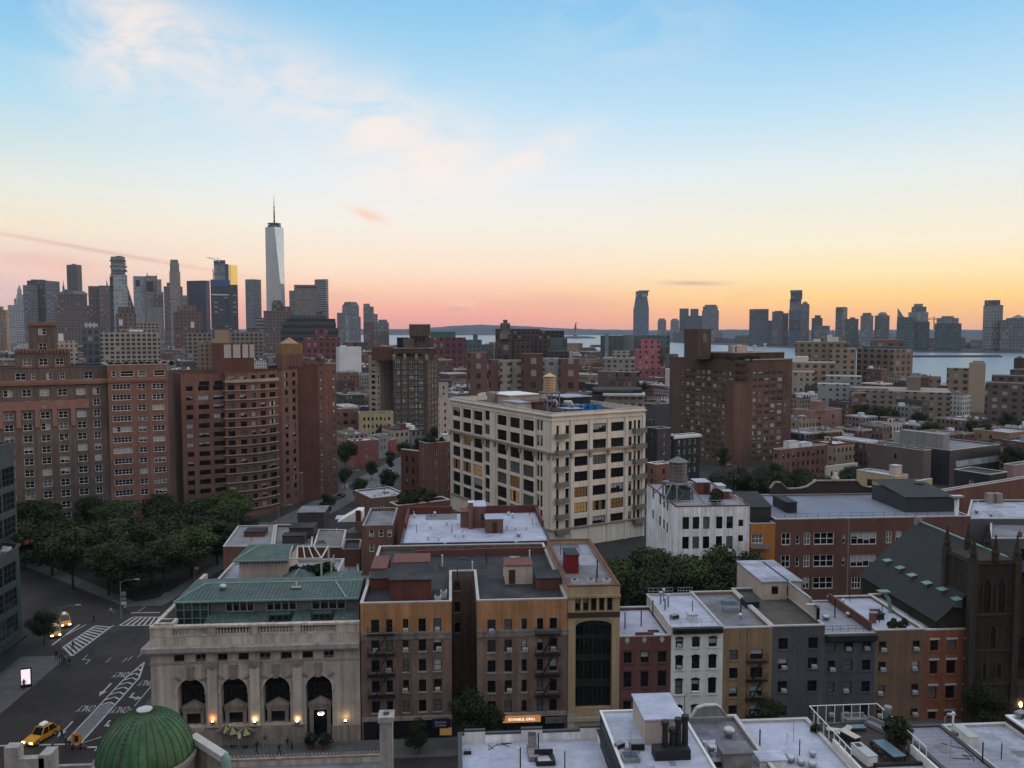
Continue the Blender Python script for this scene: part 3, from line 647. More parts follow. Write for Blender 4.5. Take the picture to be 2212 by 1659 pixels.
for u,v in ((262,1457),(317,1475),(187,1530),(261,1533)):
 p = on_z(u,v); o = put('road_lettering',ONLY,None,(p.x,p.y,.014),math.pi,(.86,2.9,1)); o['kind'] = 'structure'
# ================================================================ THE ROW ACROSS THE STREET
X_ = lambda u,v=1440,y=YF: on_y(u,v,y).x
Z_ = lambda v,u=1100,y=YF: on_y(u,v,y).z
# ---- bank with four arches
x0,x1 = X_(327,1500),X_(778,1480)
b = Bd(); b.O = Vector((x0,YF,0)); b.root = thing('bank_building','pale stone corner bank with four tall arches and a green metal roof pavilion','bank',b.O); b.pts = rect(x0,x1,YF,136); zb = lambda v: Z_(v,550)
zc0,zc1,zfr,zsp,zar,zba,zpl,zbt = zb(1406),zb(1391),zb(1426),zb(1490),zb(1457),zb(1566),zb(1578),zb(1349)
cx = [X_(u,1500) for u in (413.7,506,597.7,689)]; hw = (X_(443,1500) - X_(384,1500)) / 2
wl = MB(); yo = YF; dp = 1.5; ends = [x0] + [(cx[k] + cx[k + 1]) / 2 for k in range(3)] + [x1]; rad = hw; ztop = zsp + hw
for k,c in enumerate(cx):
 a,e = ends[k],ends[k + 1]; L,Rr = c - hw,c + hw
 for p,q in ((a,L),(Rr,e)): wl.face([(p,yo,0),(q,yo,0),(q,yo,zfr),(p,yo,zfr)])
 door = k == 3
 if not door: wl.face([(L,yo,0),(Rr,yo,0),(Rr,yo,zba),(L,yo,zba)])
 N = 14; arc = [(c - hw * math.cos(math.pi * i / N),zsp + hw * math.sin(math.pi * i / N)) for i in range(N + 1)]
 for i in range(N):
  (ax,az_),(bx,bz) = arc[i],arc[i + 1]; wl.face([(ax,yo,az_),(bx,yo,bz),(bx,yo,zfr),(ax,yo,zfr)]); wl.face([(ax,yo + dp,az_),(bx,yo + dp,bz),(bx,yo,bz),(ax,yo,az_)])
 zz = .05 if door else zba
 wl.face([(L,yo,zz),(L,yo + dp,zz),(L,yo + dp,zsp),(L,yo,zsp)]); wl.face([(Rr,yo + dp,zz),(Rr,yo,zz),(Rr,yo,zsp),(Rr,yo + dp,zsp)]); wl.face([(L,yo + dp,zz),(L,yo,zz),(Rr,yo,zz),(Rr,yo + dp,zz)])
 # window screen deep in the arch
 g = MB(); g.face([(L - .05,yo + dp + .02,zz),(Rr + .05,yo + dp + .02,zz),(Rr + .05,yo + dp + .02,ztop),(L - .05,yo + dp + .02,ztop)])
 win = part(b,'arched_window',MB().box(c - .05 - hw * .45,c + .05 - hw * .45,yo + dp - .12,yo + dp,zz,ztop - .4).box(c - .05 + hw * .45,c + .05 + hw * .45,yo + dp - .12,yo + dp,zz,ztop - .4)
    .box(L,Rr,yo + dp - .1,yo + dp,zsp - .1,zsp + .12).box(L,Rr,yo + dp - .1,yo + dp,zsp + 1.0,zsp + 1.08).box(c - .03,c + .03,yo + dp - .1,yo + dp,zba + 4.2,ztop - .05).box(L,Rr,yo + dp - .1,yo + dp,zsp - 1.7,zsp - 1.6),FR_D)
 part(b,'pane',g,GLASS,False,None,win)
 s = MB(); pw,ph = hw * .66,zb(1534) - zba; y0_ = yo + .45            # little temple front inside the arch
 for sg in (-1,1): s.box(c + sg * pw - .24,c + sg * pw + .24,y0_ + .15,y0_ + .7,zz,zba + ph); s.box(c + sg * pw - .32,c + sg * pw + .32,y0_ + .1,y0_ + .75,zba + ph - .25,zba + ph)
 s.box(c - pw - .34,c + pw + .34,y0_ + .05,y0_ + .78,zba + ph,zba + ph + .35); s.box(c - pw + .24,c + pw - .24,y0_ + .2,y0_ + .7,zba + ph - .5,zba + ph)
 hz_ = zba + ph + .35; yy = (y0_ - .05,y0_ + .82)
 for (p,q,r_) in (((c - pw - .5,hz_),(c + pw + .5,hz_),(c,hz_ + .85)),):
  s.face([(p[0],yy[0],p[1]),(q[0],yy[0],q[1]),(r_[0],yy[0],r_[1])]); s.face([(q[0],yy[1],q[1]),(p[0],yy[1],p[1]),(r_[0],yy[1],r_[1])]); s.face([(q[0],yy[0],q[1]),(q[0],yy[1],q[1]),(r_[0],yy[1],r_[1]),(r_[0],yy[0],r_[1])]); s.face([(p[0],yy[1],p[1]),(p[0],yy[0],p[1]),(r_[0],yy[0],r_[1]),(r_[0],yy[1],r_[1])])
 so = part(b,'door_surround',s,LIMED)
 part(b,'dark_doorway',MB().box(c - pw + .26,c + pw - .26,y0_ + .5,y0_ + .6,zz,zba + ph - .52),GLASS,False,None,so)
 tr = MB()                                             # archivolt, keystone, spandrel shields
 for i in range(N):
  (ax,az_),(bx,bz) = arc[i],arc[i + 1]; f1,f2 = 1.2,1.2; o1 = (c + (ax - c) * f1,zsp + (az_ - zsp) * f1); o2 = (c + (bx - c) * f2,zsp + (bz - zsp) * f2); yq = yo - .12
  tr.face([(ax,yq,az_),(bx,yq,bz),(o2[0],yq,o2[1]),(o1[0],yq,o1[1])]); tr.face([(o1[0],yq,o1[1]),(o2[0],yq,o2[1]),(o2[0],yo,o2[1]),(o1[0],yo,o1[1])]); tr.face([(bx,yq,bz),(ax,yq,az_),(ax,yo,az_),(bx,yo,bz)])
 for sg in (-1,1): tr.box(c + sg * (hw + .18) - .2,c + sg * (hw + .18) + .2,yo - .2,yo - .002,zsp - .3,zsp)
 part(b,'arch_moulding',tr,LIME)
 ks = MB(); ks.prism([(c - .34,yo - .45),(c + .34,yo - .45),(c + .26,yo - .003),(c - .26,yo - .003)],ztop - .1,ztop + 1.5); ks.box(c - .5,c + .5,yo - .5,yo - .004,ztop + 1.5,ztop + 1.72)
 for sg in (-1,1):
  for j in range(7): ks.ring(c + sg * (hw * .75 + .11 * j),yo - .06,[(.16,zsp + hw * .86 + .07 * j),(.2,zsp + hw * .86 + .07 * j + .12),(.1,zsp + hw * .86 + .07 * j + .25)],6)
 part(b,'keystone',ks,LIMED)
pil = MB()
for k in range(1,4):
 c = ends[k]; pil.box(c - .62,c + .62,yo - .35,yo - .003,zba + .25,zfr - .75); pil.box(c - .75,c + .75,yo - .42,yo - .004,zba,zba + .25)
 o = part(b,'pilaster',pil,LIME); cap = MB(); cap.box(c - .78,c + .78,yo - .45,yo - .004,zfr - .75,zfr - .15); cap.ring(c,yo - .4,[(.3,zfr - .9),(.5,zfr - .5),(.55,zfr - .3)],8,squash=.4); part(b,'capital',cap,LIMED,False,None,o); pil = MB()
# frieze with small square openings
fw = [X_(302.4 + q / 3.737,1418) for q in (272,358,447,530,625,705,793,878,965,1052,1137,1223,1310,1397,1482,1563)]; xsf = [x0] + fw + [x1]
for k in range(len(xsf) - 1):
 if k % 2 == 0: wl.face([(xsf[k],yo,zfr),(xsf[k + 1],yo,zfr),(xsf[k + 1],yo,zc0),(xsf[k],yo,zc0)])
 else:
  p,q = xsf[k],xsf[k + 1]; o = part(b,'frieze_window',MB().box(p,q,yo + .4,yo + .5,zfr + .12,zfr + .2).box(p,q,yo + .4,yo + .5,zc0 - .1,zc0).box((p + q) / 2 - .03,(p + q) / 2 + .03,yo + .42,yo + .5,zfr + .2,zc0 - .1),FR_D if (k // 2) % 3 != 1 else FR_C)
  part(b,'pane',MB().face([(p,yo + .52,zfr),(q,yo + .52,zfr),(q,yo + .52,zc0),(p,yo + .52,zc0)]),GLASS,False,None,o)
  wl.face([(p,yo,zfr),(p,yo + .52,zfr),(p,yo + .52,zc0),(p,yo,zc0)]); wl.face([(q,yo + .52,zfr),(q,yo,zfr),(q,yo,zc0),(q,yo + .52,zc0)]); wl.face([(p,yo,zfr),(q,yo,zfr),(q,yo + .52,zfr),(p,yo + .52,zfr)])
zat = zbt - 1.45
wl.face([(x0,yo,zc0),(x1,yo,zc0),(x1,yo,zat),(x0,yo,zat)]); wl.face([(x0,136,0),(x0,yo,0),(x0,yo,zat),(x0,136,zat)]); wl.face([(x1,yo,0),(x1,136,0),(x1,136,zat),(x1,yo,zat)]); wl.face([(x1,136,0),(x0,136,0),(x0,136,zat),(x1,136,zat)])
part(b,'wall',wl,LIME)
cn = MB(); cn.box(x0 - .9,x1,yo - .95,yo - .003,zc0 + .35,zc1); cn.box(x0 - .6,x1,yo - .6,yo - .004,zc0,zc0 + .35); cn.box(x0 - .88,x0 - .003,yo - .003,136,zc0 + .36,zc1 - .01); cn.box(x0 - .1,x1,yo - .14,yo - .005,zfr - .2,zfr)
for k in range(64): xx = x0 + (x1 - x0) * (k + .5) / 64; cn.box(xx - .12,xx + .12,yo - .8,yo - .6,zc0 + .12,zc0 + .35)
for k in range(4): cn.box(cx[k] - .12,cx[k] + .12,yo - .98,yo - .7,zc1,zc1 + .14)
part(b,'cornice',cn,mat('sooty_limestone',(.30,.27,.245),.85,.22,.6,streak=.2))
pl = MB(); pl.box(x0 - .2,cx[3] - pw - .5,yo - .25,yo - .004,0,zba - .35); pl.box(cx[3] + pw + .5,x1,yo - .25,yo - .004,0,zba - .35); pl.box(x0 - .1,cx[3] - pw - .5,yo - .12,yo - .005,zba - .35,zba - .15); part(b,'plinth',pl,LIMED)
bal = MB(); bz0,bz1 = zat + .15,zbt - .28; bal.box(x0,x1,yo + .05,yo + .65,zat,bz0); bal.box(x0 - .05,x1,yo - .05,yo + .75,bz1,zbt)
bw = [X_(302.4 + q / 3.737,1370) for q in (262,545,607,890,953,1237,1297,1580)]
bx = [x0] + bw + [x1]
for k in range(0,len(bx) - 1,2): bal.box(bx[k],bx[k + 1],yo + .06,yo + .64,bz0,bz1)
bb = [x0] + [x0 + .6]; bal.box(x0,x0 + .6,yo + .65,134,zat,zbt - .02)
for k in range(6): bal.box(x0 + 3 + k * 4.2,x0 + 3.25 + k * 4.2,yo - .04,yo + .74,zbt,zbt + .05)
part(b,'balustrade',bal,LIME)
hh = bz1 - bz0; BALM = MB().ring(0,0,[(.13,0),(.13,.1 * hh),(.06,.2 * hh),(.17,.45 * hh),(.07,.82 * hh),(.13,.9 * hh),(.13,hh)],7,cap=False).mesh('baluster',LIME,True)
for k in range(1,len(bx) - 1,2):
 for j in range(11):
  xx = bx[k] + (bx[k + 1] - bx[k]) * (j + .5) / 11; put('baluster',BALM,b.root,(xx - b.O.x,.35,bz0))
ds = MB(); ds.box(x0 + .5,x0 + 3.0,yo + .2,yo + 2.2,zbt - .2,zbt + .35); ds.box(x0 + .9,x0 + 2.6,yo + .6,yo + 1.9,zbt + .35,zbt + .355,1); part(b,'corner_pedestal',ds,[LIME,IRON])
part(b,'roof',MB().face([(x0,yo,zat - .1),(x1,yo,zat - .1),(x1,136,zat - .1),(x0,136,zat - .1)]),ROOFG)
# pavilion on the roof
yp = YF + 4.2; xe0,xe1 = X_(375,1295,yp - .5),X_(775,1295,yp - .5); ze = Z_(1296,580,yp - .5); zr_ = on_y(580,1258,yp + 5).z; xr0,xr1 = X_(444,1258,yp + 5),X_(724,1258,yp + 5)
rf = MB(); yb = yp + 10
A_,B_,C_,D_ = (xe0,yp - .5,ze),(xe1,yp - .5,ze),(xe1,yb,ze),(xe0,yb,ze); E_,F_ = (xr0,yp + 5,zr_),(xe1,yp + 5,zr_)
rf.face([A_,B_,F_,E_]); rf.face([D_,A_,E_]); rf.face([C_,D_,E_,F_]); rf.face([B_,C_,F_])
ro = part(b,'pavilion_roof',rf,GREENR); se = MB()
n = 46
for k in range(n):                                       # standing seams
 f = (k + .5) / n; xx = lp(xe0,xe1,f); t_ = min(1,max(0,(xx - xe0) / (xr0 - xe0))); y1_ = lp(yp - .5,yp + 5,t_); z1_ = lp(ze,zr_,t_); se.bar((xx,yp - .5,ze + .03),(xx,y1_,z1_ + .03),.05,0,.08)
part(b,'standing_seams',se,GREENR,False,None,ro)
tr = MB().bar((xe0,yp - .55,ze - .05),(xe1,yp - .55,ze - .05),.16,0,.22).bar(A_,E_,.2,0,.16).bar(E_,F_,.24,0,.16).bar((xr1,yp + 5,zr_ + .05),(X_(748,1293,yp - .5),yp - .5,ze + .08),.2,0,.12); part(b,'roof_trim',tr,GREENL)
zw0 = zat; pw_ = MB(); pw_.box(xe0 + .6,xe1 - .05,yp + .3,yb - .6,zw0,ze); part(b,'pavilion_wall',pw_,mat('grey_green_panel',(.12,.135,.125),.7,.1,.5))
zs0 = Z_(1320,600,yp); zs1 = Z_(1346,600,yp - 2.4)
for u0,u1 in ((440,580),(627,672),(717,775)):
 xa,xb_ = X_(u0 + 10,1320,yp),X_(u1,1320,yp); xc_,xd = X_(u0,1346,yp - 2.4),X_(u1,1346,yp - 2.4); sk = MB(); sk.face([(xc_,yp - 2.4,zs1),(xd,yp - 2.4,zs1),(xb_,yp + .3,zs0),(xa,yp + .3,zs0)])
 n = max(3,int((xd - xc_) / .55))
 for k in range(n): f = (k + .5) / n; sk.bar((lp(xc_,xd,f),yp - 2.4,zs1 + .03),(lp(xa,xb_,f),yp + .3,zs0 + .03),.05,0,.07)
 sk.bar((xc_,yp - 2.45,zs1 - .04),(xd,yp - 2.45,zs1 - .04),.12,0,.16); part(b,'lower_roof',sk,GREENR)
for u0,u1 in ((487,548),(575,640),(673,746)):
 xa,xb_ = X_(u0,1307,yp),X_(u1,1307,yp); za,zt = Z_(1318,600,yp),Z_(1300,600,yp); o = MB(); m = 4
 for k in range(m + 1): xx = lp(xa,xb_,k / m); o.box(xx - .1,xx + .1,yp + .1,yp + .29,za,zt)
 o.box(xa,xb_,yp + .1,yp + .29,za - .14,za); w_ = part(b,'clerestory_window',o,mat('pale_grey_frame',(.20,.20,.19),.7,.08)); part(b,'pane',MB().face([(xa,yp + .26,za),(xb_,yp + .26,za),(xb_,yp + .26,zt),(xa,yp + .26,zt)]),GLASS,False,None,w_)
for u0,u1 in ((583,625),(676,715)):
 xa,xb_ = X_(u0,1335,yp - 1.2),X_(u1,1335,yp - 1.2); za,zt = zw0,Z_(1329,600,yp - 1.2); o = MB().box(xa - .1,xb_ + .1,yp - 1.3,yp + .25,zt,zt + .2)
 for k in range(4): xx = lp(xa,xb_,k / 3); o.box(xx - .06,xx + .06,yp - 1.2,yp - 1.1,za,zt)
 o.box(xa,xb_,yp - 1.2,yp - 1.1,(za + zt) / 2,(za + zt) / 2 + .1); w_ = part(b,'dormer_window',o,FR_G); part(b,'pane',MB().box(xa,xb_,yp - 1.05,yp + .2,za,zt - .01),GLASS,False,None,w_)
gxa,gxb = X_(382,1325,yp),X_(452,1325,yp); o = MB()
for k in range(5): xx = lp(gxa,gxb,k / 4); o.box(xx - .05,xx + .05,yp - .45,yp - .35,zw0,ze)
for k in range(4): zz = lp(zw0,ze,k / 3); o.box(gxa,gxb,yp - .44,yp - .34,zz - .04,zz + .04)
for k in range(4): yy_ = lp(yp - .4,yp + 8,k / 3); o.box(gxa - .05,gxa + .05,yy_,yy_ + .1,zw0,ze)
w_ = part(b,'conservatory_glazing',o,mat('pale_green_frame',(.16,.20,.18),.6,.08)); part(b,'pane',MB().box(gxa + .02,gxb,yp - .3,yp + 8,zw0,ze - .02),GLASSG,False,None,w_)
for u,v,k in ((481,1262,1),(640,1262,3),(640,1266,6),(667,1277,4)): p = on_y(u,v,yp + 3); put(FIT[k][0],FIT[k][1],b.root,(p.x - b.O.x,p.y - b.O.y,p.z - .9),0)
for u,v,m_,c_ in ((459,1559,LAMPO,'amber'),(550,1559,LAMP,'yellow'),(642,1558.5,LAMP,'yellow'),(746,1557.5,LAMP,'yellow')):   # uplights on the piers
 p = on_y(u,v,YF - .6); o = part(b,'uplight',MB().box(p.x - .16,p.x + .16,YF - .72,YF - .4,p.z - .28,p.z),IRON); part(b,'lamp',MB().box(p.x - .12,p.x + .12,YF - .70,YF - .45,p.z + .003,p.z + .06),m_,False,None,o)
 L_ = bpy.data.objects.new('uplight_glow',bpy.data.lights.new('uplight_glow','POINT')); C.objects.link(L_); L_.location = (p.x,YF - .62,p.z + .35); L_.data.energy = 22 if m_ is LAMPO else 9; L_.data.color = (1,.35,.12) if m_ is LAMPO else (1,.72,.4); L_.data.shadow_soft_size = .1
p = on_y(694,1539,YF + 1.2); ch = MB()
for k in range(9): a = k * .7; ch.ring(p.x + .32 * math.cos(a),p.y - .3 + .32 * math.sin(a),[(.04,p.z - .12),(.07,p.z),(.03,p.z + .14)],6)
part(b,'chandelier',ch,LAMPW)
# ---- helpers for street fronts
def front(name,label,cat,u0,u1,v,y1,wall,roof,wins,par=.5,z=None,cop=COPING,yf=YF,uref=None,xs=None,**kw):
 xa,xb_ = xs or (X_(u0,1440,yf),X_(u1,1440,yf)); zt = z or Z_(v,(u0 + u1) / 2,yf)
 return B(name,label,cat,rect(xa,xb_,yf,y1),zt,wall,roof,{0: wins},par=par,cop=cop,sub=True,**kw)
def fire_escape(b,xa,xb_,zs,yf=YF,up=1,gal=.95,m=IRON):
 mb = MB()
 for i,z in enumerate(zs):
  for k in range(9): yy_ = yf - gal + gal * k / 8; mb.box(xa,xb_,yy_ - .035,yy_ + .035,z - .05,z)
  for xx in (xa,xb_): mb.box(xx - .03,xx + .03,yf - gal,yf - .01,z - .1,z)
  for h in (.5,1.0):
   mb.bar((xa,yf - gal,z + h),(xb_,yf - gal,z + h),.045); mb.bar((xa,yf - gal,z + h),(xa,yf - .02,z + h),.045); mb.bar((xb_,yf - gal,z + h),(xb_,yf - .02,z + h),.045)
  n = int((xb_ - xa) / .28)
  for k in range(n + 1): xx = lp(xa,xb_,k / n); mb.box(xx - .014,xx + .014,yf - gal - .012,yf - gal + .012,z,z + 1.0)
  if i:                                             # stair up from the platform below
   z0 = zs[i - 1] if zs[i - 1] < z else zs[i];
 zz = sorted(zs)
 for lo,hi in zip(zz,zz[1:]):
  p,q = (lp(xa,xb_,.25),lo),(lp(xa,xb_,.72),hi)
  for yy_ in (yf - gal + .1,yf - gal + .52): mb.bar((p[0],yy_,p[1]),(q[0],yy_,q[1]),.05,0,.1)
  for k in range(1,9): xx,zc = lp(p[0],q[0],k / 9),lp(p[1],q[1],k / 9); mb.box(xx - .09,xx + .09,yf - gal + .1,yf - gal + .52,zc - .015,zc + .015)
 return part(b,'fire_escape',mb,m)
# ---- the pair of tenement wings, one building around a narrow court
LC = [(802.5,820),(835,848.5),(870.7,883),(904.6,920.5),(936.7,954)]; RC = [(1053,1070.6),(1089.8,1106),(1126.8,1138),(1159.8,1173),(1186.8,1203)]
TR = [(1336.6,1365),(1380.7,1407),(1424.6,1450.7),(1468.7,1494.8),(1512.8,1537.8)]
xa,xb_,xc_,xd = X_(780,1450),X_(976,1450),X_(1031,1450),X_(1225,1450); zt = Z_(1300.6,880); yc = 124.0; yb = 139.5
b = B('tenement_building','orange topped brown tenement in two wings around a dark narrow court','apartment building',[(xa,YF),(xb_,YF),(xb_,yc),(xc_,yc),(xc_,YF),(xd,YF),(xd,yb),(xa,yb)],zt,TAUPE,TAR,
  {0: [rows_cols(LC,TR,1437,880,'darkac')],4: [rows_cols(RC,TR,1437,1120,'darkac')],2: [rows_cols([(982,994),(1012,1024)],[(1255,1275),(1300,1322),(1345,1366)],1300,1005,'dark')]},par=.7,sub=True,sillm=mat('grey_sill_stone',(.27,.24,.215),.85,.15))
zcn = Z_(1369,880)
for p,q in ((xa,xb_),(xc_,xd)):
 o = MB().face([(p,YF - .02,zcn + .3),(q,YF - .02,zcn + .3),(q,YF - .02,zt - .13),(p,YF - .02,zt - .13)])
 cols,ur = (LC,880) if p == xa else (RC,1120); top = MB(); za,zb_ = Z_(1365,ur),Z_(1336.6,ur); cs = [p] + [X_(u,1437) for c in cols for u in c] + [q]
 for k in range(0,len(cs),2): top.box(cs[k],cs[k + 1],YF - .03,YF - .003,zcn + .25,zt - .13)
 for k in range(1,len(cs) - 1,2): top.box(cs[k],cs[k + 1],YF - .03,YF - .003,zb_,zt - .13); top.box(cs[k],cs[k + 1],YF - .03,YF - .003,zcn + .25,za)
 part(b,'orange_brick_facing',top,ORB)
 c = MB().box(p,q,YF - .22,YF - .004,zcn - .05,zcn + .25); c.box(p,q,YF - .1,YF - .005,zcn - .75,zcn - .05)
 n = 12
 for k in range(n): xx = lp(p,q,(k + .5) / n); c.box(xx - .22,xx + .22,YF - .18,YF - .1,zcn - .6,zcn - .2)
 part(b,'belt_cornice',c,mat('grey_stone_band',(.21,.18,.16),.85,.25,.7,streak=.3)); zg = Z_(1546,900); part(b,'shopfront_band',MB().box(p,q,YF - .3,YF - .004,zg - .5,zg),LIMED)
 part(b,'shopfront',MB().box(p + .3,q - .3,YF - .12,YF - .006,.2,zg - .55),GLASS)
fire_escape(b,X_(795.5),X_(853.6),[Z_(v,825) for v in (1368,1412,1456.5,1501.5)]); fire_escape(b,X_(1155),X_(1208.7),[Z_(v,1180) for v in (1368,1412,1456.5,1501.5)])
def gable_bulk(b,xa,xb_,ya,yb,z0,h,rise,wall,roof):
 o = part(b,'bulkhead',MB().box(xa,xb_,ya,yb,z0,z0 + h),wall); ym = (ya + yb) / 2; r = MB()
 r.face([(xa - .2,ya - .3,z0 + h),(xb_ + .2,ya - .3,z0 + h),(xb_ + .2,yb,z0 + h + rise),(xa - .2,yb,z0 + h + rise)]); r.face([(xb_ + .2,ya - .3,z0 + h),(xa - .2,ya - .3,z0 + h),(xa - .2,yb,z0 + h + rise - .1),(xb_ + .2,yb,z0 + h + rise - .1)])
 part(b,'bulkhead_roof',r,roof,False,None,o); return o
gable_bulk(b,X_(843,1270,YF + 1.6),X_(932,1270,YF + 1.6),YF + 1.6,YF + 7.5,b.zr,Z_(1251,890,YF + 1.6) - b.zr,.5,mat('barn_red_boards',(.11,.04,.032),.85,.15,.6,streak=.2),TAR)
bulk(b,xa + .4,X_(835,1270),YF + 8,YF + 13,1.5,mat('rust_parapet',(.13,.045,.035),.9),TAR)
_pb = MB()
for (p,q,r_,s_) in ((xa + 3.2,xa + 8.8,YF + 15,YF + 20),(xa + .2,xa + 2.6,YF + 12,YF + 19)): _pb.box(p,q,r_,s_,b.zr,b.zr + 1.9)
part(b,'roof_enclosure',_pb,COPR)
bulk(b,X_(1092,1250,YF + 9),X_(1150,1250,YF + 9),YF + 9,YF + 13,2.7,CREAM,COPR,door=.12)
bulk(b,X_(1160,1250,YF + 6),X_(1212,1250,YF + 6),YF + 6,YF + 10,1.6,BRICKD,TAR)
_pp = MB().box(xc_,xd - .1,yb - 4.2,yb - 3.9,b.zr,b.zr + 1.0).box(xb_ - 6,xc_,yb - 4.2,yb - 3.9,b.zr,b.zr + .9); part(b,'rear_parapet',_pp,COPR)
for k in range(9): fit(b,2 if k % 2 else 3,lp(xa + 6,xd - 2,k / 8.5),YF + 11 + (k * 37 % 11),None,0,1.1 + .2 * (k % 3))
for k,u in enumerate((946,958)): tag(put('air_conditioner_unit',CONDM,None,(X_(u,1290,YF + 1.2),YF + 1.5 + k * 2.2,b.zr)),['white condenser at the roof edge beside the barn red bulkhead','white condenser set back from the roof edge, behind the barn red bulkhead'][k],'air conditioner','condensers on the tenement roof')
TEN = b
# ---- loft with the big arched window
x0,x1 = X_(1226),X_(1338); zt = Z_(1264.6,1280); la,lb = X_(1243),X_(1321); za,zb_ = Z_(1529,1280),Z_(1352,1280)
b = B('loft_building','narrow buff loft with a tall dark arched window bay and five small windows above','loft building',rect(x0,x1,YF,135),zt,BUFF,ROOFG,{0: [rows_cols([(1242.3,1254.3),(1259.7,1271.4),(1276.8,1289),(1294.3,1306),(1311.6,1323.4)],[(1291.6,1321)],1305,1280,'dark'),
  lambda A,Q: [(la - x0,lb - x0,za,zb_,'none',None)]]},par=.7,cop=COPR,sub=True,reveal=.8)
part(b,'bay_sill',MB().box(la + .01,lb - .01,YF + .62,YF + .78,za,za + .15),IRON)
for f0,f1 in ((.24,.33),(.56,.63),(.83,.87)): part(b,'spandrel',MB().box(la + .01,lb - .01,YF + .55,YF + .78,lp(za,zb_,f0),lp(za,zb_,f1)),IRON)
o = MB()
for k in range(9): xx = lp(la,lb,k / 8); o.box(xx - (.09 if k % 2 == 0 else .045),xx + (.09 if k % 2 == 0 else .045),YF + .6,YF + .75,za,zb_)
part(b,'mullions',o,IRON); part(b,'pane',MB().box(la + .02,lb - .02,YF + .77,YF + .795,za,zb_),GLASS)
ar = MB(); xm = (la + lb) / 2; hwd = (lb - la) / 2; N = 12; rise = Z_(1339.5,1280) - zb_
pts = [(xm - hwd * math.cos(math.pi * i / N),zb_ + rise * math.sin(math.pi * i / N)) for i in range(N + 1)]
part(b,'arch_head',MB().face([(q[0],YF - .012,q[1]) for q in pts]),GLASS)
for i in range(N):
 (ax,az_),(bx_,bz) = pts[i],pts[i + 1]; ar.face([(ax,YF - .08,az_),(bx_,YF - .08,bz),(bx_ * 1.0 + (bx_ - xm) * .06,YF - .08,bz + .5),(ax + (ax - xm) * .06,YF - .08,az_ + .5)])
part(b,'arch_moulding',ar,mat('buff_voussoirs',(.25,.20,.13),.85,.2,1.5))
c = MB().box(x0,x1,YF - .15,YF - .003,Z_(1333,1280),Z_(1322.5,1280)); part(b,'spandrel_band',c,mat('dark_brown_band',(.045,.03,.025),.8))
zc = Z_(1286,1280); c = MB().box(x0 - .05,x1 + .05,YF - .35,YF - .004,zc - .25,zc + .1); part(b,'cornice',c,BUFF)
c = MB()
for xx in (x0 + .55,x1 - .55): c.box(xx - .5,xx + .5,YF - .18,YF - .004,Z_(1537,1280),Z_(1356,1280));
part(b,'pilasters',c,BUFF); c = MB()
for xx in (x0 + .55,x1 - .55): c.box(xx - .55,xx + .55,YF - .2,YF - .005,Z_(1548,1280),Z_(1537,1280))
c.box(x0 - .05,x1 + .05,YF - .3,YF - .006,Z_(1556,1280),Z_(1548,1280)); c.box(x0,x0 + 1.0,YF - .2,YF - .005,0,Z_(1556,1280)); c.box(x1 - 1.0,x1,YF - .2,YF - .005,0,Z_(1556,1280)); part(b,'base',c,mat('cream_base_stone',(.36,.31,.24),.85,.12))
bulk(b,X_(1218,1230,YF + 8) + .4,X_(1250,1230,YF + 8),YF + 8,YF + 12,2.6,mat('scarlet_bulkhead_paint',(.17,.014,.014),.7),TAR)
part(b,'roof_patch',MB().face([(x0 + 3.6,YF + 12,b.zr + .012),(x1 - .6,YF + 12,b.zr + .012),(x1 - .6,YF + 18,b.zr + .012),(x0 + 3.0,YF + 18,b.zr + .012)]).face([(x0 + 5,YF + 18.2,b.zr + .012),(x1 - .6,YF + 18.2,b.zr + .012),(x1 - .6,YF + 24,b.zr + .012),(x0 + 5,YF + 24,b.zr + .012)]),ROOFL)
for k,u in enumerate((1242,1277,1311)): tag(put('air_conditioner_unit',CONDM,None,(X_(u,1255,YF + 1.6),YF + 1.8,b.zr),.1 * k),['boxy condenser at the loft roof corner by the scarlet bulkhead','boxy condenser in the middle of three along the loft parapet','pale condenser at the loft roof corner above the maroon house'][k],'air conditioner','condensers on the loft roof')
fit(b,2,X_(1290,1240,YF + 6),YF + 6,None,0,1.6); scatter(b,4,3,(0,3,2))
# ---- small houses
mc = [(1347,1364),(1384,1401),(1421,1439)]; mr_ = [(1407.7,1431.8),(1450,1484),(1513,1540)]
b = front('row_house','maroon brick row house with three white diamonds on its parapet','house',1338,1449,1373,122,MAROON,ROOFW,[rows_cols(mc,mr_,1445,1390,'darkac')],xs=(X_(1338),X_(1449)),sillm=mat('maroon_sill',(.10,.05,.045),.9),lintm=mat('maroon_lintel',(.085,.04,.036),.9))
d = MB()
for u in (1355,1392,1430): x,z = X_(u,1382),Z_(1382,1392); d.face([(x - .35,YF - .03,z),(x,YF - .03,z - .5),(x + .35,YF - .03,z),(x,YF - .03,z + .5)])
part(b,'parapet_diamonds',d,COPING); part(b,'raised_parapet',MB().box(X_(1373,1372),X_(1412,1372),YF - .02,YF + .28,b.z1 + .06,b.z1 + .42),MAROON)
for k,(u,y) in enumerate(((1350,4),(1385,5),(1410,9))): fit(b,2,X_(u,1350,YF + y),YF + y,None,0,1.5)
part(b,'roof_hatch',MB().box(X_(1400,1360,YF + 3),X_(1422,1360,YF + 3),YF + 2.4,YF + 3.2,b.zr,b.zr + .12),TAR)
wc = [(1458.7,1475),(1494,1511),(1530,1547.5)]; wr = [(1378,1398),(1417,1445),(1467,1499),(1524,1550)]
b = front('row_house','white painted row house with a black bracketed cornice and arched window heads','house',1449,1561,1354,124.5,WHITE,ROOFW,[rows_cols(wc,wr,1440,1503,'darkac')],par=.25,pt=.2,ac=.3,sillm=WHITE,lintm=GLASS,arch=True)
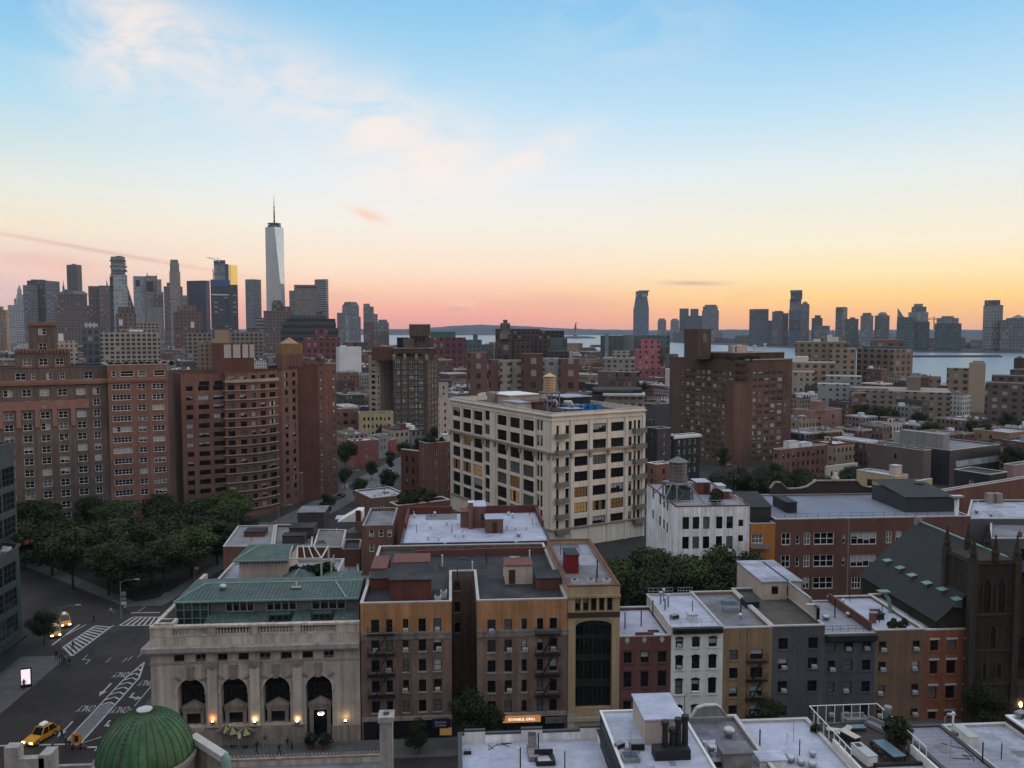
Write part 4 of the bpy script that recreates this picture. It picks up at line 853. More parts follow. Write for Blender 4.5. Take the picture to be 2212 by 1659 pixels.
c = MB().box(X_(1449) + .3,X_(1561) - .3,YF - .75,YF - .004,Z_(1358,1503),Z_(1354,1503) + .02).box(X_(1452),X_(1558),YF - .45,YF - .005,Z_(1367,1503),Z_(1358,1503))
for k in range(12): xx = lp(X_(1454),X_(1556),k / 11); c.box(xx - .12,xx + .12,YF - .68,YF - .45,Z_(1365,1503),Z_(1358,1503))
part(b,'cornice',c,IRON)
x0,x1 = X_(1449),X_(1561)
for y,xa,xb_ in ((YF + .4,x0,x1),(124.2,x0 + .2,x0 + 4),(124.2,x0 + 4.8,x1 - .2)):
 r = MB()
 for h in (.5,1.0): r.bar((xa,y,b.z1 + h),(xb_,y,b.z1 + h),.04)
 for k in range(6): xx = lp(xa,xb_,k / 5); r.bar((xx,y,b.z1 - .2),(xx,y,b.z1 + 1.0),.04)
 part(b,'roof_railing',r,STEEL)
for k in range(4):
 p = (x0 + 1.2 + .8 * (k % 2),118 + 1.3 * k); r = MB().ring(p[0],p[1],[(.13,b.zr),(.13,b.zr + 1.5),(.24,b.zr + 1.55),(.24,b.zr + 1.85)],9); part(b,'flue',r,STEEL,True)
bulk(b,x0 + 3.4,x0 + 4.6,113.2,114.4,.7,WHITE,ROOFW); fit(b,6,x0 + 1.5,114,None,.4,.8); fit(b,2,x0 + 5,117)
tcx = [(1575,1593.6),(1620.6,1647)]; trw = [(1403,1425),(1442,1465),(1483,1505),(1523,1545)]
b = front('row_house','tan brick walk-up with an iron fire escape on its wider window column','house',1561,1667,1355,126,TANB,ROOFG,[rows_cols(tcx,trw,1450,1610,'darkac')],par=.5,ac=.35,sillm=TANB)
fire_escape(b,X_(1611),X_(1655),[Z_(v,1630) for v in (1427,1467.5,1508,1545)],gal=.8)
part(b,'joint',MB().box(X_(1614,1380) - .05,X_(1614,1380) + .05,YF - .02,YF - .003,Z_(1520,1610),b.z1 - .2),BRICKD); fit(b,4,X_(1580,1330,YF + 8),YF + 8,None,0,1.5); fit(b,4,X_(1576,1330,YF + 11),YF + 11.5,None,0,1.3); fit(b,2,X_(1600,1340,YF + 5),YF + 5,None,0,1.8); fit(b,0,X_(1600,1340,YF + 5) - .2,YF + 4.6); bulk(b,X_(1612,1330,YF + 9),X_(1640,1330,YF + 9),YF + 9,YF + 11,.9,TAR,TAR)
gc = [(1680.5,1701),(1745,1765.6)]; gr = [(1378,1402),(1421.6,1445),(1470.6,1494.6),(1523,1546)]
b = front('row_house','plain dark slate painted house with two columns of windows and a set back white penthouse','house',1667,1780,1351,127,SLATEW,mat('roof_terrace_boards',(.08,.07,.06),.9,.2,.6),[rows_cols(gc,gr,1440,1720,'darkac')],par=.5,ac=.45,sillm=SLATEW)
yq = YF + 6.2; xa = X_(1667) + .2; pk_ = Z_(1300,1750,YF + 2.2) - b.zr     # L-shaped white penthouse with silver roof
for (p,q,r_,s_,nm) in ((X_(1722,1330,YF + 9),X_(1779),YF + 2.0,133,0),(X_(1639,1300,YF + 14),X_(1722,1330,YF + 14),YF + 12.5,134,1)):
 o = part(b,'penthouse',MB().box(p,q - .1,r_,s_,b.zr - 2 * nm,b.zr + 2.7),CREAM); part(b,'penthouse_roof',MB().box(p - .2,q + .05,r_ - .2 + (2.6 if not nm else 0),s_,b.zr + 2.7,b.zr + 2.9),ROOFW2,False,None,o)
 if nm: part(b,'door',MB().box(p + 3.8,p + 4.8,r_ - .06,r_ - .003,b.zr,b.zr + 2.1),FR_D,False,None,o); part(b,'window',MB().box(p + 1.4,p + 2.4,r_ - .06,r_ - .003,b.zr + .9,b.zr + 2.1),GLASS,False,None,o)
 else: part(b,'glass_canopy',MB().box(p + .2,q - .3,r_ - .15,r_ + 2.4,b.zr + 2.3,b.zr + 2.42),SLATEW,False,None,o); part(b,'glass_doors',MB().box(p + .2,q - .3,r_ - .08,r_ - .003,b.zr,b.zr + 2.2),GLASS,False,None,o); part(b,'skylight',MB().box(p + .4,q - 1.4,r_ + .5,r_ + 1.2,b.zr + 2.43,b.zr + 2.5),BLIND,False,None,o)
b2c = [(1788,1804),(1822,1841),(1862,1880.6)]; b2r = [(1386.6,1405),(1426,1449),(1472,1496),(1523,1546)]
b = front('row_house','blue grey house under a heavy black cornice with a seamed silver roof','house',1780,1889,1368,124,BLUEG,ROOFS,[rows_cols(b2c,b2r,1440,1834,'darkac')],par=.2,pt=.2,ac=.5,sillm=BLUEG)
part(b,'cornice',MB().box(X_(1781),X_(1888),YF - .8,YF - .004,Z_(1381,1834),Z_(1369,1834)).box(X_(1783),X_(1886),YF - .45,YF - .005,Z_(1385,1834),Z_(1381,1834)),IRON)
r = MB()
for h in (.45,.9): r.bar((X_(1783),YF + .5,b.z1 + h),(X_(1884),YF + .5,b.z1 + h),.035)
for k in range(7): xx = lp(X_(1783),X_(1884),k / 6); r.bar((xx,YF + .5,b.z1 - .2),(xx,YF + .5,b.z1 + .9),.035)
part(b,'roof_railing',r,IRON); part(b,'party_wall',MB().box(X_(1889) - .32,X_(1889) - .03,YF + 1,124,b.zr,b.zr + 1.3),BRICKD)
for u,y in ((1782,6),(1787,6),(1832,7),(1838,7)): fit(b,1,X_(u,1340,YF + y),YF + y,None,0,.8)
fit(b,2,X_(1803,1340,YF + 7),YF + 7,None,0,1.8)
b3c = [(1897.6,1913),(1970,1985.6)]; b3r = [(1385,1406.5),(1428.6,1449),(1479,1500),(1532,1548)]
b = front('row_house','brown row house with two far apart window columns and an air conditioner in every window','house',1889,1995.5,1360,125,BROWN,ROOFW,[rows_cols(b3c,b3r,1440,1942,'dark')],par=.4,ac=1.0,sillm=BROWN)
fit(b,5,X_(1868,1330,YF + 4) + 1.2,YF + 4); bulk(b,X_(1880,1330,YF + 5) + 1,X_(1896,1330,YF + 5) + 1,YF + 5,YF + 7,.8,TAR,TAR); fit(b,2,X_(1900,1330,YF + 4),YF + 4,None,0,1.3); scatter(b,3,8)
for k in range(4):
 shrub(X_(1930 + 11 * k,1356),YF + .9 + .3 * (k % 2),b.zr,.8 + .2 * (k % 2),['potted shrub at the edge of the brown house roof, nearest the silver seamed roof','small potted shrub second along the brown house roof edge','potted shrub third along the brown house roof edge','potted shrub on the brown house roof edge beside the rust brick house'][k],'roof pots on the brown house')
b4c = [(2008,2025),(2044,2064),(2082,2100.5)]; b4r = [(1381,1405),(1425,1455),(1480,1508.7),(1535,1552)]
b = front('row_house','rust red row house with three window columns under pale lintels beside the church','house',1995.5,2106,1359,126,REDB,ROOFW2,[rows_cols(b4c,b4r,1440,2055,'dark')],par=.6,ac=.0,sillm=REDB,lintm=COPING)
o = bulk(b,X_(1998,1300,YF + 6),X_(2050,1300,YF + 6),YF + 6,YF + 9.5,2.8,REDB,ROOFW,door=.35); part(b,'roof_bench',MB().box(X_(1995,1320,YF + 3) + 1,X_(2030,1320,YF + 3),YF + 4.2,YF + 4.6,b.zr,b.zr + .5),COPING)
p = on_y(1925,1300,YF + 8); fl = MB().tube([(p.x,YF + 8,b.zr),(p.x - .3,YF + 8,b.zr + 2.2),(p.x - 1.0,YF + 8.2,b.zr + 3.4)],.28,8).box(p.x - 1.9,p.x - .3,YF + 7.6,YF + 8.8,b.zr + 3.4,b.zr + 3.6); part(b,'kitchen_flue',fl,GREENL)
# ---- church
xr = 75.4 * YF / 107; r_n = on_y(2146,1194,YF + 3); xr = r_n.x; yfar = on_x(1985,1123,xr).y; zr_ = r_n.z + .1; pe = on_y(1861,1239,yfar); xe,ze = pe.x,pe.z
ch = thing('church','dark gothic stone church with a square pinnacled tower and a steep slate roof','church',(xe,YF,0)); b = Bd(); b.root = ch; b.O = Vector((xe,YF,0)); xw = xr + (xr - xe)
part(b,'wall',MB().face([(xe,yfar,0),(xe,YF + .5,0),(xe,YF + .5,ze),(xe,yfar,ze)]).face([(xw,yfar,0),(xe,yfar,0),(xe,yfar,ze),(xr,yfar,zr_),(xw,yfar,ze)]).face([(xe,YF + .5,0),(xw,YF + .5,0),(xw,YF + .5,ze),(xr,YF + .5,zr_),(xe,YF + .5,ze)]).face([(xw,YF + .5,0),(xw,yfar,0),(xw,yfar,ze),(xw,YF + .5,ze)]),SANDST)
ro = part(b,'roof',MB().face([(xe - .4,yfar + .3,ze - .3),(xe - .4,YF,ze - .3),(xr,YF,zr_),(xr,yfar + .3,zr_)]).face([(xw + .4,YF,ze - .3),(xw + .4,yfar + .3,ze - .3),(xr,yfar + .3,zr_),(xr,YF,zr_)]),SLATER)
part(b,'ridge_cap',MB().bar((xr,YF,zr_ + .08),(xr,yfar + .4,zr_ + .08),.34,0,.22),GREENL,False,None,ro); part(b,'chimney',MB().box(xr - .6,xr + .5,yfar - .4,yfar + .5,zr_ - .8,zr_ + .8),LIMED)
for (tu,tv) in ((1782 + 640 / 4.727,1053 + 755 / 4.727),(1782 + 770 / 4.727,1053 + 830 / 4.727),(1782 + 890 / 4.727,1053 + 905 / 4.727),(1782 + 1045 / 4.727,1053 + 985 / 4.727),(1782 + 1200 / 4.727,1053 + 1050 / 4.727),(1782 + 1345 / 4.727,1053 + 1150 / 4.727)):
 n_ = Vector((-(zr_ - ze - .3) * 1.0,0,xr - xe)).normalized(); d = ray(tu,tv); t_ = ((Vector((xr,YF,zr_)) - CAM).dot(n_)) / d.dot(n_); p = CAM + d * t_; q = p - b.O
 dm = MB().prism([(q.x - .5,q.y - .6),(q.x + .45,q.y - .6),(q.x + .45,q.y + .6),(q.x - .5,q.y + .6)],q.z - .9,q.z + .12); o = dm.build('dormer',mat('dark_green_dormer',(.06,.085,.075),.7),ch)
 MB().face([(q.x - .65,q.y - .7,q.z + .12),(q.x - .65,q.y + .7,q.z + .12),(q.x + .5,q.y + .7,q.z + .34),(q.x + .5,q.y - .7,q.z + .34)]).build('dormer_roof',GREENL,o)
tx0,tx1 = X_(2089,1260),X_(2089,1260) + 6.3; tz = Z_(1206,2140); tw = MB().box(tx0,tx1,YF - 1.2,YF + 5,0,tz)
o = part(b,'tower',tw,SANDST); tb = MB()
for xx in (tx0,tx1):
 for yy_ in (YF - 1.2,YF + 5): tb.box(xx - .45,xx + .45,yy_ - .45,yy_ + .45,0,tz + .4)
for z_ in (5.5,10.3,15.4,tz - .5): tb.box(tx0 - .2,tx1 + .2,YF - 1.4,YF + 5.2,z_,z_ + .3)
part(b,'buttresses',tb,mat('sandstone_trim',(.042,.035,.027),.9,.25,.8,streak=.3));
for xx in (tx0,(tx0 + tx1) / 2,tx1):
 for yy_ in (YF - 1.2,YF + 5): part(b,'pinnacle',MB().ring(xx,yy_,[(.5,tz),(.42,tz + 1.0),(.62,tz + 1.05),(.36,tz + 1.6),(.1,tz + 3.2),(.18,tz + 3.3),(.02,tz + 3.7)],8),SANDST)
def lancet(x,z0,w_,h,y,nm='lancet_window'):
 N = 5; pts = [(x - w_ / 2,z0),(x + w_ / 2,z0)] + [(x + w_ / 2 - w_ * .5 * (i / N) ** 1.6,z0 + h * (.7 + .3 * i / N)) for i in range(N + 1)] + [(x - w_ / 2 + w_ * .5 * ((N - i) / N) ** 1.6,z0 + h * (.7 + .3 * (N - i) / N)) for i in range(1,N + 1)]
 o = part(b,nm,MB().face([(q[0],y - .02,q[1]) for q in pts]),mat('dark_louvres',(.012,.01,.009),.9)); fr = MB()
 for p_,q_ in zip(pts[1:],pts[2:]): fr.bar((p_[0],y - .06,p_[1]),(q_[0],y - .06,q_[1]),.22)
 fr.bar((pts[0][0],y - .06,pts[0][1]),(pts[-1][0],y - .06,pts[-1][1]),.22); part(b,'hood_mould',fr,mat('sandstone_trim',(.1,.08,.06)),False,None,o)
for xx in (tx0 + 2.1,tx0 + 4.2): lancet(xx,15.9,1.3,5.0,YF - 1.2); lancet(xx,6.6,.8,2.2,YF - 1.2)
lancet((tx0 + tx1) / 2,10.9,1.0,3.4,YF - 1.2); lancet((tx0 + tx1) / 2,1.5,2.0,3.6,YF - 1.2,'tower_window')
for k in range(3): lancet(tx1 + 2.4 + 2.6 * k,7,1.4,5,YF + .5)
part(b,'porch',MB().box(tx1 + .6,tx1 + 9,YF - 1.5,YF + .45,0,5.5),SANDST); p = on_y(2205,1522,YF - 1.8); part(b,'porch_lantern',MB().ring(p.x,YF - 1.8,[(.1,p.z - .3),(.2,p.z),(.1,p.z + .35)],8),LAMP)
# ================================================================ BEYOND THE ROW: the near blocks
def M(name,label,cat,uc,u0,u1,vt,D,wall,roof,st=None,wd=1.2,h=1.6,sx=2.8,fl=3.1,rot=VA,back=None,par=.9,z0w=None,only=None,n=3,seed=1,top=1.0,odd=None,**kw):
 pts,z = corner(uc,vt,D,u0,u1,rot,back); wins = {}
 if st:
  s0,s1 = st if isinstance(st,tuple) else (st,st); za = z - top - fl * int((z - top - (z0w if z0w is not None else .6)) / fl)
  for e,s in ((0,s0),(1,s1)):
   if s and (only is None or e in only): wins[e] = [auto(s,wd,h,sx,fl,za,z - top + .01,odd=odd)]
 b = B(name,label,cat,pts,z,wall,roof,wins,par=par,**kw)
 if n: scatter(b,n,seed + int(uc))
 return b
def roofpoly(px,z): return [tuple(on_z(u,v,z)[:2]) for u,v in px]
# ---- glass corner building at the left edge
xg = -72.6; zt = on_y(78,1172,147).z
GG = mat('dark_green_cladding',(.045,.06,.06),.6,.15,.5)
b = B('glass_corner_building','dark green glass corner building with stepped roof terraces beside the avenue','office building',[(-100,85),(xg,85),(xg,143.5),(xg - 1.0,146.2),(xg - 3.4,147.5),(-100,147.5)],zt,GG,ROOFG,
  {1: [auto('greengrid',3.9,3.3,4.1,4.35,4.4,zt - .4,mg=.3,sill=.2)]},par=.9,cop=COPD,reveal=.12)
part(b,'street_canopy',MB().box(xg,xg + 1.5,100,143,3.6,4.0),IRON)
pu = on_x(38,1150,xg - 4.5); zt2 = on_x(38,953,xg - 4.5).z
b2 = B('glass_upper_block','taller green glass block set back above the terraces of the corner building','office building',[(-100,88),(xg - 4.5,88),(xg - 4.5,pu.y),(-100,pu.y)],zt2,GG,ROOFG,{1: [auto('greengrid',3.9,3.3,4.1,4.35,zt + .3,zt2 - .3,mg=.3,sill=.2)]},z0=zt - .9,par=.8,cop=COPD,reveal=.12)
for k,(u,v) in enumerate(((8,1195),(20,1196))):
 p = on_z(u,v,b.zr); o = thing('terrace_chair',['white chair on the glass building terrace, the one nearer the frame edge','white reclined chair on the glass building terrace beside another white chair'][k],'chair',(p.x,p.y,b.zr),.4 * k)
 MB().box(-.35,.35,-.35,.35,.38,.46).build('seat',WPAINT,o); MB().box(-.35,.35,.3,.38,.46,1.1).build('backrest',WPAINT,o)
 for a_ in (-.3,.3):
  for c_ in (-.3,.3): put('leg',MB().box(-.03,.03,-.03,.03,0,.38).mesh('leg',WPAINT),o,(a_,c_,0))
for k,(u,v) in enumerate(((40,1180),(55,1175),(66,1172),(50,1172),(36,1177))): p = on_z(u,v,b.zr); shrub(p.x,p.y,b.zr,1.3 + .3 * (k % 2),'leafy planter shrub on the terrace of the dark green glass corner building','shrubs on the glass building terrace')
# ---- long brick apartment house with a stepped tower
W29 = [(u - 10,u + 10.5) for u in (20.5,61,99.6,138.3,178)] + [(204,219)]
D0 = 222.0; pc = at_d(232,821,D0); cn0 = Vector((pc.x,pc.y)); zt = at_d(232,790.5,D0).z
def along(c,dr,u,v):                                   # point on the ray-plane of column u along direction dr from c
 d = ray(u,v); n = Vector((d.y,-d.x)); return c + dr * (-(c.dot(n)) / dr.dot(n))
pl_,pr_ = along(cn0,VX,-75,950),along(cn0,VX,364,950)
R29 = [(835 + 24.07 * k,835 + 24.07 * k + 15) for k in range(14)]
zrow = lambda k,D=D0: None
ledge = on_wall(pl_,pr_,178,823)[1]; zlt = on_wall(pl_,pr_,178,793)[1]
rows1 = [(v0,v1) for v0,v1 in [(838 + 24.1 * k,852.5 + 24.1 * k) for k in range(13)]]
fA = rows_cols(W29,rows1,950,178,'wpair'); topw = rows_cols([(33,56),(67,76),(100,112),(129,140),(181,201)],[(804,819)],811,140,'wpair')
fB = [rows_cols([(245,286)],[(829 + 23 * k,841.5 + 23 * k) for k in range(14)],950,265,'wquad'),rows_cols([(300.5,318)],[(828.5 + 22.8 * k,840.5 + 22.8 * k) for k in range(14)],950,309,'wpair'),rows_cols([(331.5,358)],[(828 + 22.6 * k,840 + 22.6 * k) for k in range(14)],950,345,'wtri')]
b = B('brick_apartment_house','long brown brick apartment house with a stepped central tower, at the park corner','apartment building',[tuple(pl_),tuple(cn0),tuple(cn0 + VY * 22),tuple(pl_ + VY * 22)],ledge,BRICKB,TAR,{0: [fA]},par=.4,cop=COPR)
c = MB(); n = 70
c.obox((pl_ + cn0) / 2 - VY * .15,VX,(cn0 - pl_).length,.7,ledge - .1,ledge + .5)
for k in range(n): q = pl_ + (cn0 - pl_) * ((k + .5) / n) - VY * .42; c.obox(q,VX,.35,.4,ledge - .75,ledge - .12)
part(b,'corbel_cornice',c,mat('terracotta_band',(.27,.15,.115),.85,.15,.5)); q0,q1 = pl_ + VY * 1.6,cn0 + VY * 1.6
bt = B('setback_storey','brick top storey set back behind the terracotta cornice of the long apartment house','apartment storey',[tuple(pl_ + VY * 1.6),tuple(cn0 + VY * 1.6),tuple(cn0 + VY * 20),tuple(pl_ + VY * 20)],zlt,BRICKB,TAR,{0: [topw]},z0=ledge - .4,par=.5,cop=COPD)
zb2 = on_wall(pl_,pr_,178,877)[1]; c = MB(); c.obox((pl_ + along(cn0,VX,192,870)) / 2 - VY * .14,VX,(along(cn0,VX,192,870) - pl_).length,.3,zb2 - .5,zb2 + 1.7)
for u in (1,40,80,118,158): q = along(cn0,VX,u,890) - VY * .14; c.obox(q,VX,1.1,.3,zb2 - 5,zb2 - .5)
part(b,'terracotta_belt',c,mat('terracotta_band',(.27,.15,.115)))
o1,o2 = along(cn0,VX,31,770) + VY * 3,along(cn0,VX,153,770) + VY * 3; zA = on_wall(o1,o2,90,755)[1]; zB = on_wall(o1,o2,90,695)[1]
tw = B('apartment_tower','stepped brick tower rising over the roof of the long apartment house','tower',[tuple(o1),tuple(o2),tuple(o2 + VY * 9),tuple(o1 + VY * 9)],zA,BRICKB,TAR,{0: [rows_cols([(49,67.5),(84,103),(120,137.5)],[(774,789)],780,93,'wpair')]},z0=zlt - .6,par=.4,cop=mat('terracotta_band',(.27,.15,.115)))
c = MB()
for u in (58,94,129): q = along(o1,VX,u,792) - VY * .12; c.obox(q,VX,2.7,.25,on_wall(o1,o2,90,797)[1],on_wall(o1,o2,90,790.5)[1])
part(tw,'window_panels',c,mat('terracotta_band',(.27,.15,.115)))
o3,o4 = along(o1 + VY * 1.0,VX,61,720),along(o1 + VY * 1.0,VX,122,720); zC = on_wall(o3,o4,90,696)[1]
up = B('crowning_tower_stage','square crowning stage of the stepped brick tower with two stacked windows','tower',[tuple(o3),tuple(o4),tuple(o4 + VY * 7),tuple(o3 + VY * 7)],zC,BRICKB,TAR,{0: [rows_cols([(83,100.5)],[(709,723.5),(741.5,756)],730,92,'wpair')]},z0=zA - .5,par=.5,cop=mat('terracotta_band',(.27,.15,.115)))
for rt_,bq,(a_,d_),zz in ((tw,None,(o1,o2),zA),(up,None,(o3,o4),zC)):
 c = MB(); n = 16
 for k in range(n): q = a_ + (d_ - a_) * ((k + .5) / n) - VY * .2; c.obox(q,VX,.3,.4,zz - .9,zz - .15)
 part(rt_,'corbels',c,mat('terracotta_band',(.27,.15,.115)))
prB = along(cn0 - VY * .9,VX,365,950); ztB = on_wall(cn0 - VY * .9,prB,300,787)[1]
b = B('brick_apartment_wing','redder brick wing with wide banks of windows at the end of the long apartment house','apartment building',[tuple(cn0 - VY * .9 + VX * .01),tuple(prB),tuple(prB + VY * 20),tuple(cn0 + VY * 20 + VX * .01)],ztB,BRICK2,TAR,{0: fB + [rows_cols([(241,250),(259,289),(298,316),(332,356)],[(800,813)],806,300,'white')]},par=.8)
zl = on_wall(cn0 - VY * .9,prB,300,819)[1]; c = MB(); c.obox((cn0 + prB) / 2 - VY * .9 * .5 - VY * .2,VX,(prB - cn0).length,.5,zl - .2,zl + .3)
for k in range(30): q = cn0 - VY * 1.1 + (prB - cn0 + VY * .9) * ((k + .5) / 30); c.obox(q,VX,.35,.4,zl - .7,zl - .22)
part(b,'corbel_cornice',c,mat('terracotta_band',(.27,.15,.115)))
for k in range(9): q = cn0 + VX * (1 + k * 1.9) + VY * 1.5; shrub(q.x,q.y,ztB - .8,1.2,'roof garden shrub along the parapet of the redder brick wing','roof garden on the brick wing',k % 2,False)
# ---- brick slab with the curving front
D0 = 236; zt = at_d(487,807,D0).z; P0 = at_d(394,950,D0 - 1); P0 = Vector((P0.x,P0.y)); P1 = along(P0,VX,487,950); vdir = lambda deg: Vector((math.sin(R(deg)),math.cos(R(deg))))
cur = [P1 - VY * .8]
for k,(u,dg) in enumerate(((515,66),(540,62),(560,52),(580,42),(601,30))): cur.append(along(cur[-1],vdir(dg),u,950))
rec = cur[-1] + vdir(-18) * 3.2; Q0 = along(rec,vdir(62),611,950); Q1 = along(Q0,vdir(26),645,950); Q2 = along(Q1 + vdir(-60) * 2.5,vdir(72),690,950); Q3 = along(Q2 ,vdir(19),728,950)
pts = [P0,P1] + cur + [rec,Q0,Q1]; far = [Q1 + VY * 3,P0 + VY * 26]
row = [(833.5 + 20.2 * k,843.8 + 20.2 * k) for k in range(15)]; w8 = {0: [rows_cols([(404.5,419),(430.5,454),(463,486)],row,960,440,'brown'),rows_cols([(430,452),(463,482)],[(824 - .5,833),(845 - 1,848)][:1],828,440,'brown')]}
zrow_ = [on_wall(P0,P1,440,(a + c_) / 2)[1] for a,c_ in row]
def band(A,Bq):
 L = (Vector(Bq) - Vector(A)).length; return [(.8,L - .8,z - .78,z + .7,'brown',None) for z in zrow_ + [zrow_[0] + 2.65,zrow_[0] + 5.3]]
def two(A,Bq):
 L = (Vector(Bq) - Vector(A)).length; return [(L * f - .75,L * f + .75,z - .75,z + .75,'brownp',None) for z in zrow_ + [zrow_[0] + 2.65,zrow_[0] + 5.3] for f in (.27,.75)]
def three(A,Bq):
 L = (Vector(Bq) - Vector(A)).length; return [(L * f - w_,L * f + w_,z - .75,z + .75,'glint',None) for z in zrow_ + [zrow_[0] + 2.65] for f,w_ in ((.14,.8),(.5,.4),(.85,.9))]
ww = dict(w8);
for e in range(2,7): ww[e] = [band]
ww[8] = [two]; ww[9] = [two]
allp = [tuple(p) for p in pts] + [tuple(p) for p in far]
b = B('curved_brick_apartment_block','tall dark red brick apartment block with a curving front of ribbon windows','apartment building',allp,zt,BRICK,TAR,ww,par=1.0,cop=BRICKD)
for z in zrow_ + [zrow_[0] + 2.65]:
 lg = MB(); ch_ = [Vector(p) for p in pts[1:8]]
 for p,q in zip(ch_,ch_[1:]): t_ = (q - p).normalized(); n_ = Vector((t_.y,-t_.x)); m_ = (p + q) / 2 + n_ * .2; lg.obox(m_,t_,(q - p).length,.45,z - 1.04,z - .82)
 part(b,'ledge_band',lg,mat('pale_brick_ledge',(.36,.27,.23),.85))
ch_ = [Vector(p) for p in pts[2:8]]; lg = MB(); zz = zrow_[0] + 1.55
for p,q in zip(ch_,ch_[1:]): t_ = (q - p).normalized(); n_ = Vector((t_.y,-t_.x)); lg.obox((p + q) / 2 + n_ * .55,t_,(q - p).length + .1,.3,zz - .15,zz + .75)
part(b,'terrace_parapet',lg,mat('pale_terrace_band',(.33,.28,.25),.85))
k1,k2 = along(P1 + VY * 5,VX,469,780),along(P1 + VY * 5,VX,549,780); zz = on_wall(k1,k2,510,741)[1]
o = part(b,'bulkhead',MB().prism([tuple(k1),tuple(k2),tuple(k2 + VY * 8),tuple(k1 + VY * 8)],zt - 1,zz),BRICKD,label='brick plant tower with four tall pale louvre panels'); lv = MB()
for u0,u1 in ((483.5,499),(503,519),(523.5,536),(539,549)):
 a_,c_ = along(k1,VX,u0,760),along(k1,VX,u1,760); z0_,z1_ = on_wall(k1,k2,510,773)[1],on_wall(k1,k2,510,742)[1]
 part(b,'louvre_panel',MB().obox((a_ + c_) / 2 - VY * .1,VX,(c_ - a_).length,.2,z0_,z1_ - .3),mat('pale_louvre',(.42,.39,.37),.7,.08),False,None,o)
zt2 = at_d(690,793.5,D0 + 22).z; two2 = three
b = B('brick_apartment_rear_wing','rear brick wing of the curved apartment block, with a wide blank wall','apartment building',[tuple(Q1 + vdir(-60) * 2.4),tuple(Q2),tuple(Q3),tuple(Q3 - VX * 22),tuple(Q1 + VY * 12 - VX * 4)],zt2,BRICKD,TAR,{1: [three]},par=.9,cop=BRICKD)
k1,k2 = along(Q1 + VY * 3,VX,610,780),along(Q1 + VY * 3,VX,655,780); zz = on_wall(k1,k2,632,742)[1]; zm = on_wall(k1,k2,632,765)[1]; cc = (k1 + k2) / 2 + VY * 4
o = part(b,'bulkhead',MB().prism([tuple(k1),tuple(k2),tuple(k2 + VY * 8),tuple(k1 + VY * 8)],zt - 2,zm),BRICK); part(b,'tank_enclosure',MB().prism([tuple(k1),tuple(k2),tuple(k2 + VY * 8),tuple(k1 + VY * 8)],zm,zz),mat('ochre_tank_screen',(.22,.135,.065),.85,.12,.4,streak=.15),False,None,o)
part(b,'tank_roof',MB().ring(cc.x,cc.y,[(3.0,zz),(.1,zz + 1.9)],8),mat('ochre_roof',(.30,.19,.11),.8),False,None,o)
qa = Q1 + VX * .2 + vdir(19) * .5; qb = qa + vdir(19) * 26
b = B('low_brick_shop_row','low brick shop row at the foot of the curved apartment block','shop',[tuple(qa),tuple(qb),tuple(qb - VX * 6),tuple(qa - VX * 6)],9.5,BRICK,ROOFG,{0: [auto('dark',.9,1.8,2.2,3.3,3.2,9.4),auto('plain',2.4,2.2,3.0,3.0,.1,3.3,sill=.3)]},par=.7)
# ---- big cream loft
pts,z = corner(1192,892,206,973.5,1394); c0 = Vector(pts[1]); lA,lB = Vector(pts[0]),Vector(pts[2])
GX = lambda x: 918 + x / 4.096
GV = lambda y: 810 + y / 4.096
rr_ = [(410,503),(545,645),(683,785),(812,915),(945,1055),(1080,1190),(1212,1322)]; RR = [(GV(a) ,GV(c_)) for a,c_ in [(427,508),(567,648),(704,788),(836,922),(972,1060),(1107,1195),(1243,1330)]]
rc = [(GX(1322),GX(1440)),(GX(1485),GX(1602)),(GX(1645),GX(1758))]
lr = [(395,480),(535,625),(665,760),(797,900),(925,1030),(1060,1165),(1190,1290)]
LRv = [(GV(a),GV(c_)) for a,c_ in [(398,490),(533,628),(668,762),(797,900),(928,1032),(1060,1165),(1190,1300)]]
lc = [(GX(a),GX(c_)) for a,c_ in ((248,312),(337,408),(432,508),(640,722),(752,838),(868,962))]; ln_ = [(GX(533),GX(572)),(GX(990),GX(1012)),(GX(1020),GX(1040))]
litL = lambda A,Q: []
def mixrows(cols,rows,vref,uref,style,lits):
 f = rows_cols(cols,rows,vref,uref,style)
 def g(A,Bq):
  out = []
  for i,o in enumerate(f(A,Bq)):
   c_,r_ = divmod(i,len(rows)); s = lits.get((c_,r_)); out.append((*o[:4],s or style,None))
  return out
 return g
LL = {(0,4): 'loftlit',(1,4): 'loftlit',(2,4): 'loftlit',(4,4): 'loftlit',(4,5): 'loftlit',(3,3): 'loftmetal',(4,3): 'loftmetal'}; RL = {(0,4): 'loftlit',(0,5): 'loftlit',(1,5): 'loftlit',(2,5): 'loftlit'}
b = B('cream_loft_building','big cream nine storey loft building with black gridded windows, some lit','loft building',pts,z,BEIGE,TAR,
  {0: [mixrows(lc,[(LRv[0][0] - 30.5,LRv[0][1] - 30)] + LRv,1000,GX(910),'loft',{(a,c_ + 1): s for (a,c_),s in LL.items()}),rows_cols(ln_,[(LRv[0][0] - 30.5,LRv[0][1] - 30)] + LRv,1000,GX(1015),'loft2')],
  1: [mixrows(rc,RR,1000,GX(1540),'loft',RL),rows_cols([(GX(1243),GX(1275)),(GX(1800),GX(1828))],RR,1000,GX(1540),'loft2'),rows_cols([(GX(1162),GX(1185)),(GX(1845),GX(1865)),(GX(1880),GX(1903))],[(a - 1,c_) for a,c_ in RR],1000,GX(1540),'loft2')]},par=1.3,pt=.5,reveal=.3)
LOFT = b; wl_ = on_wall
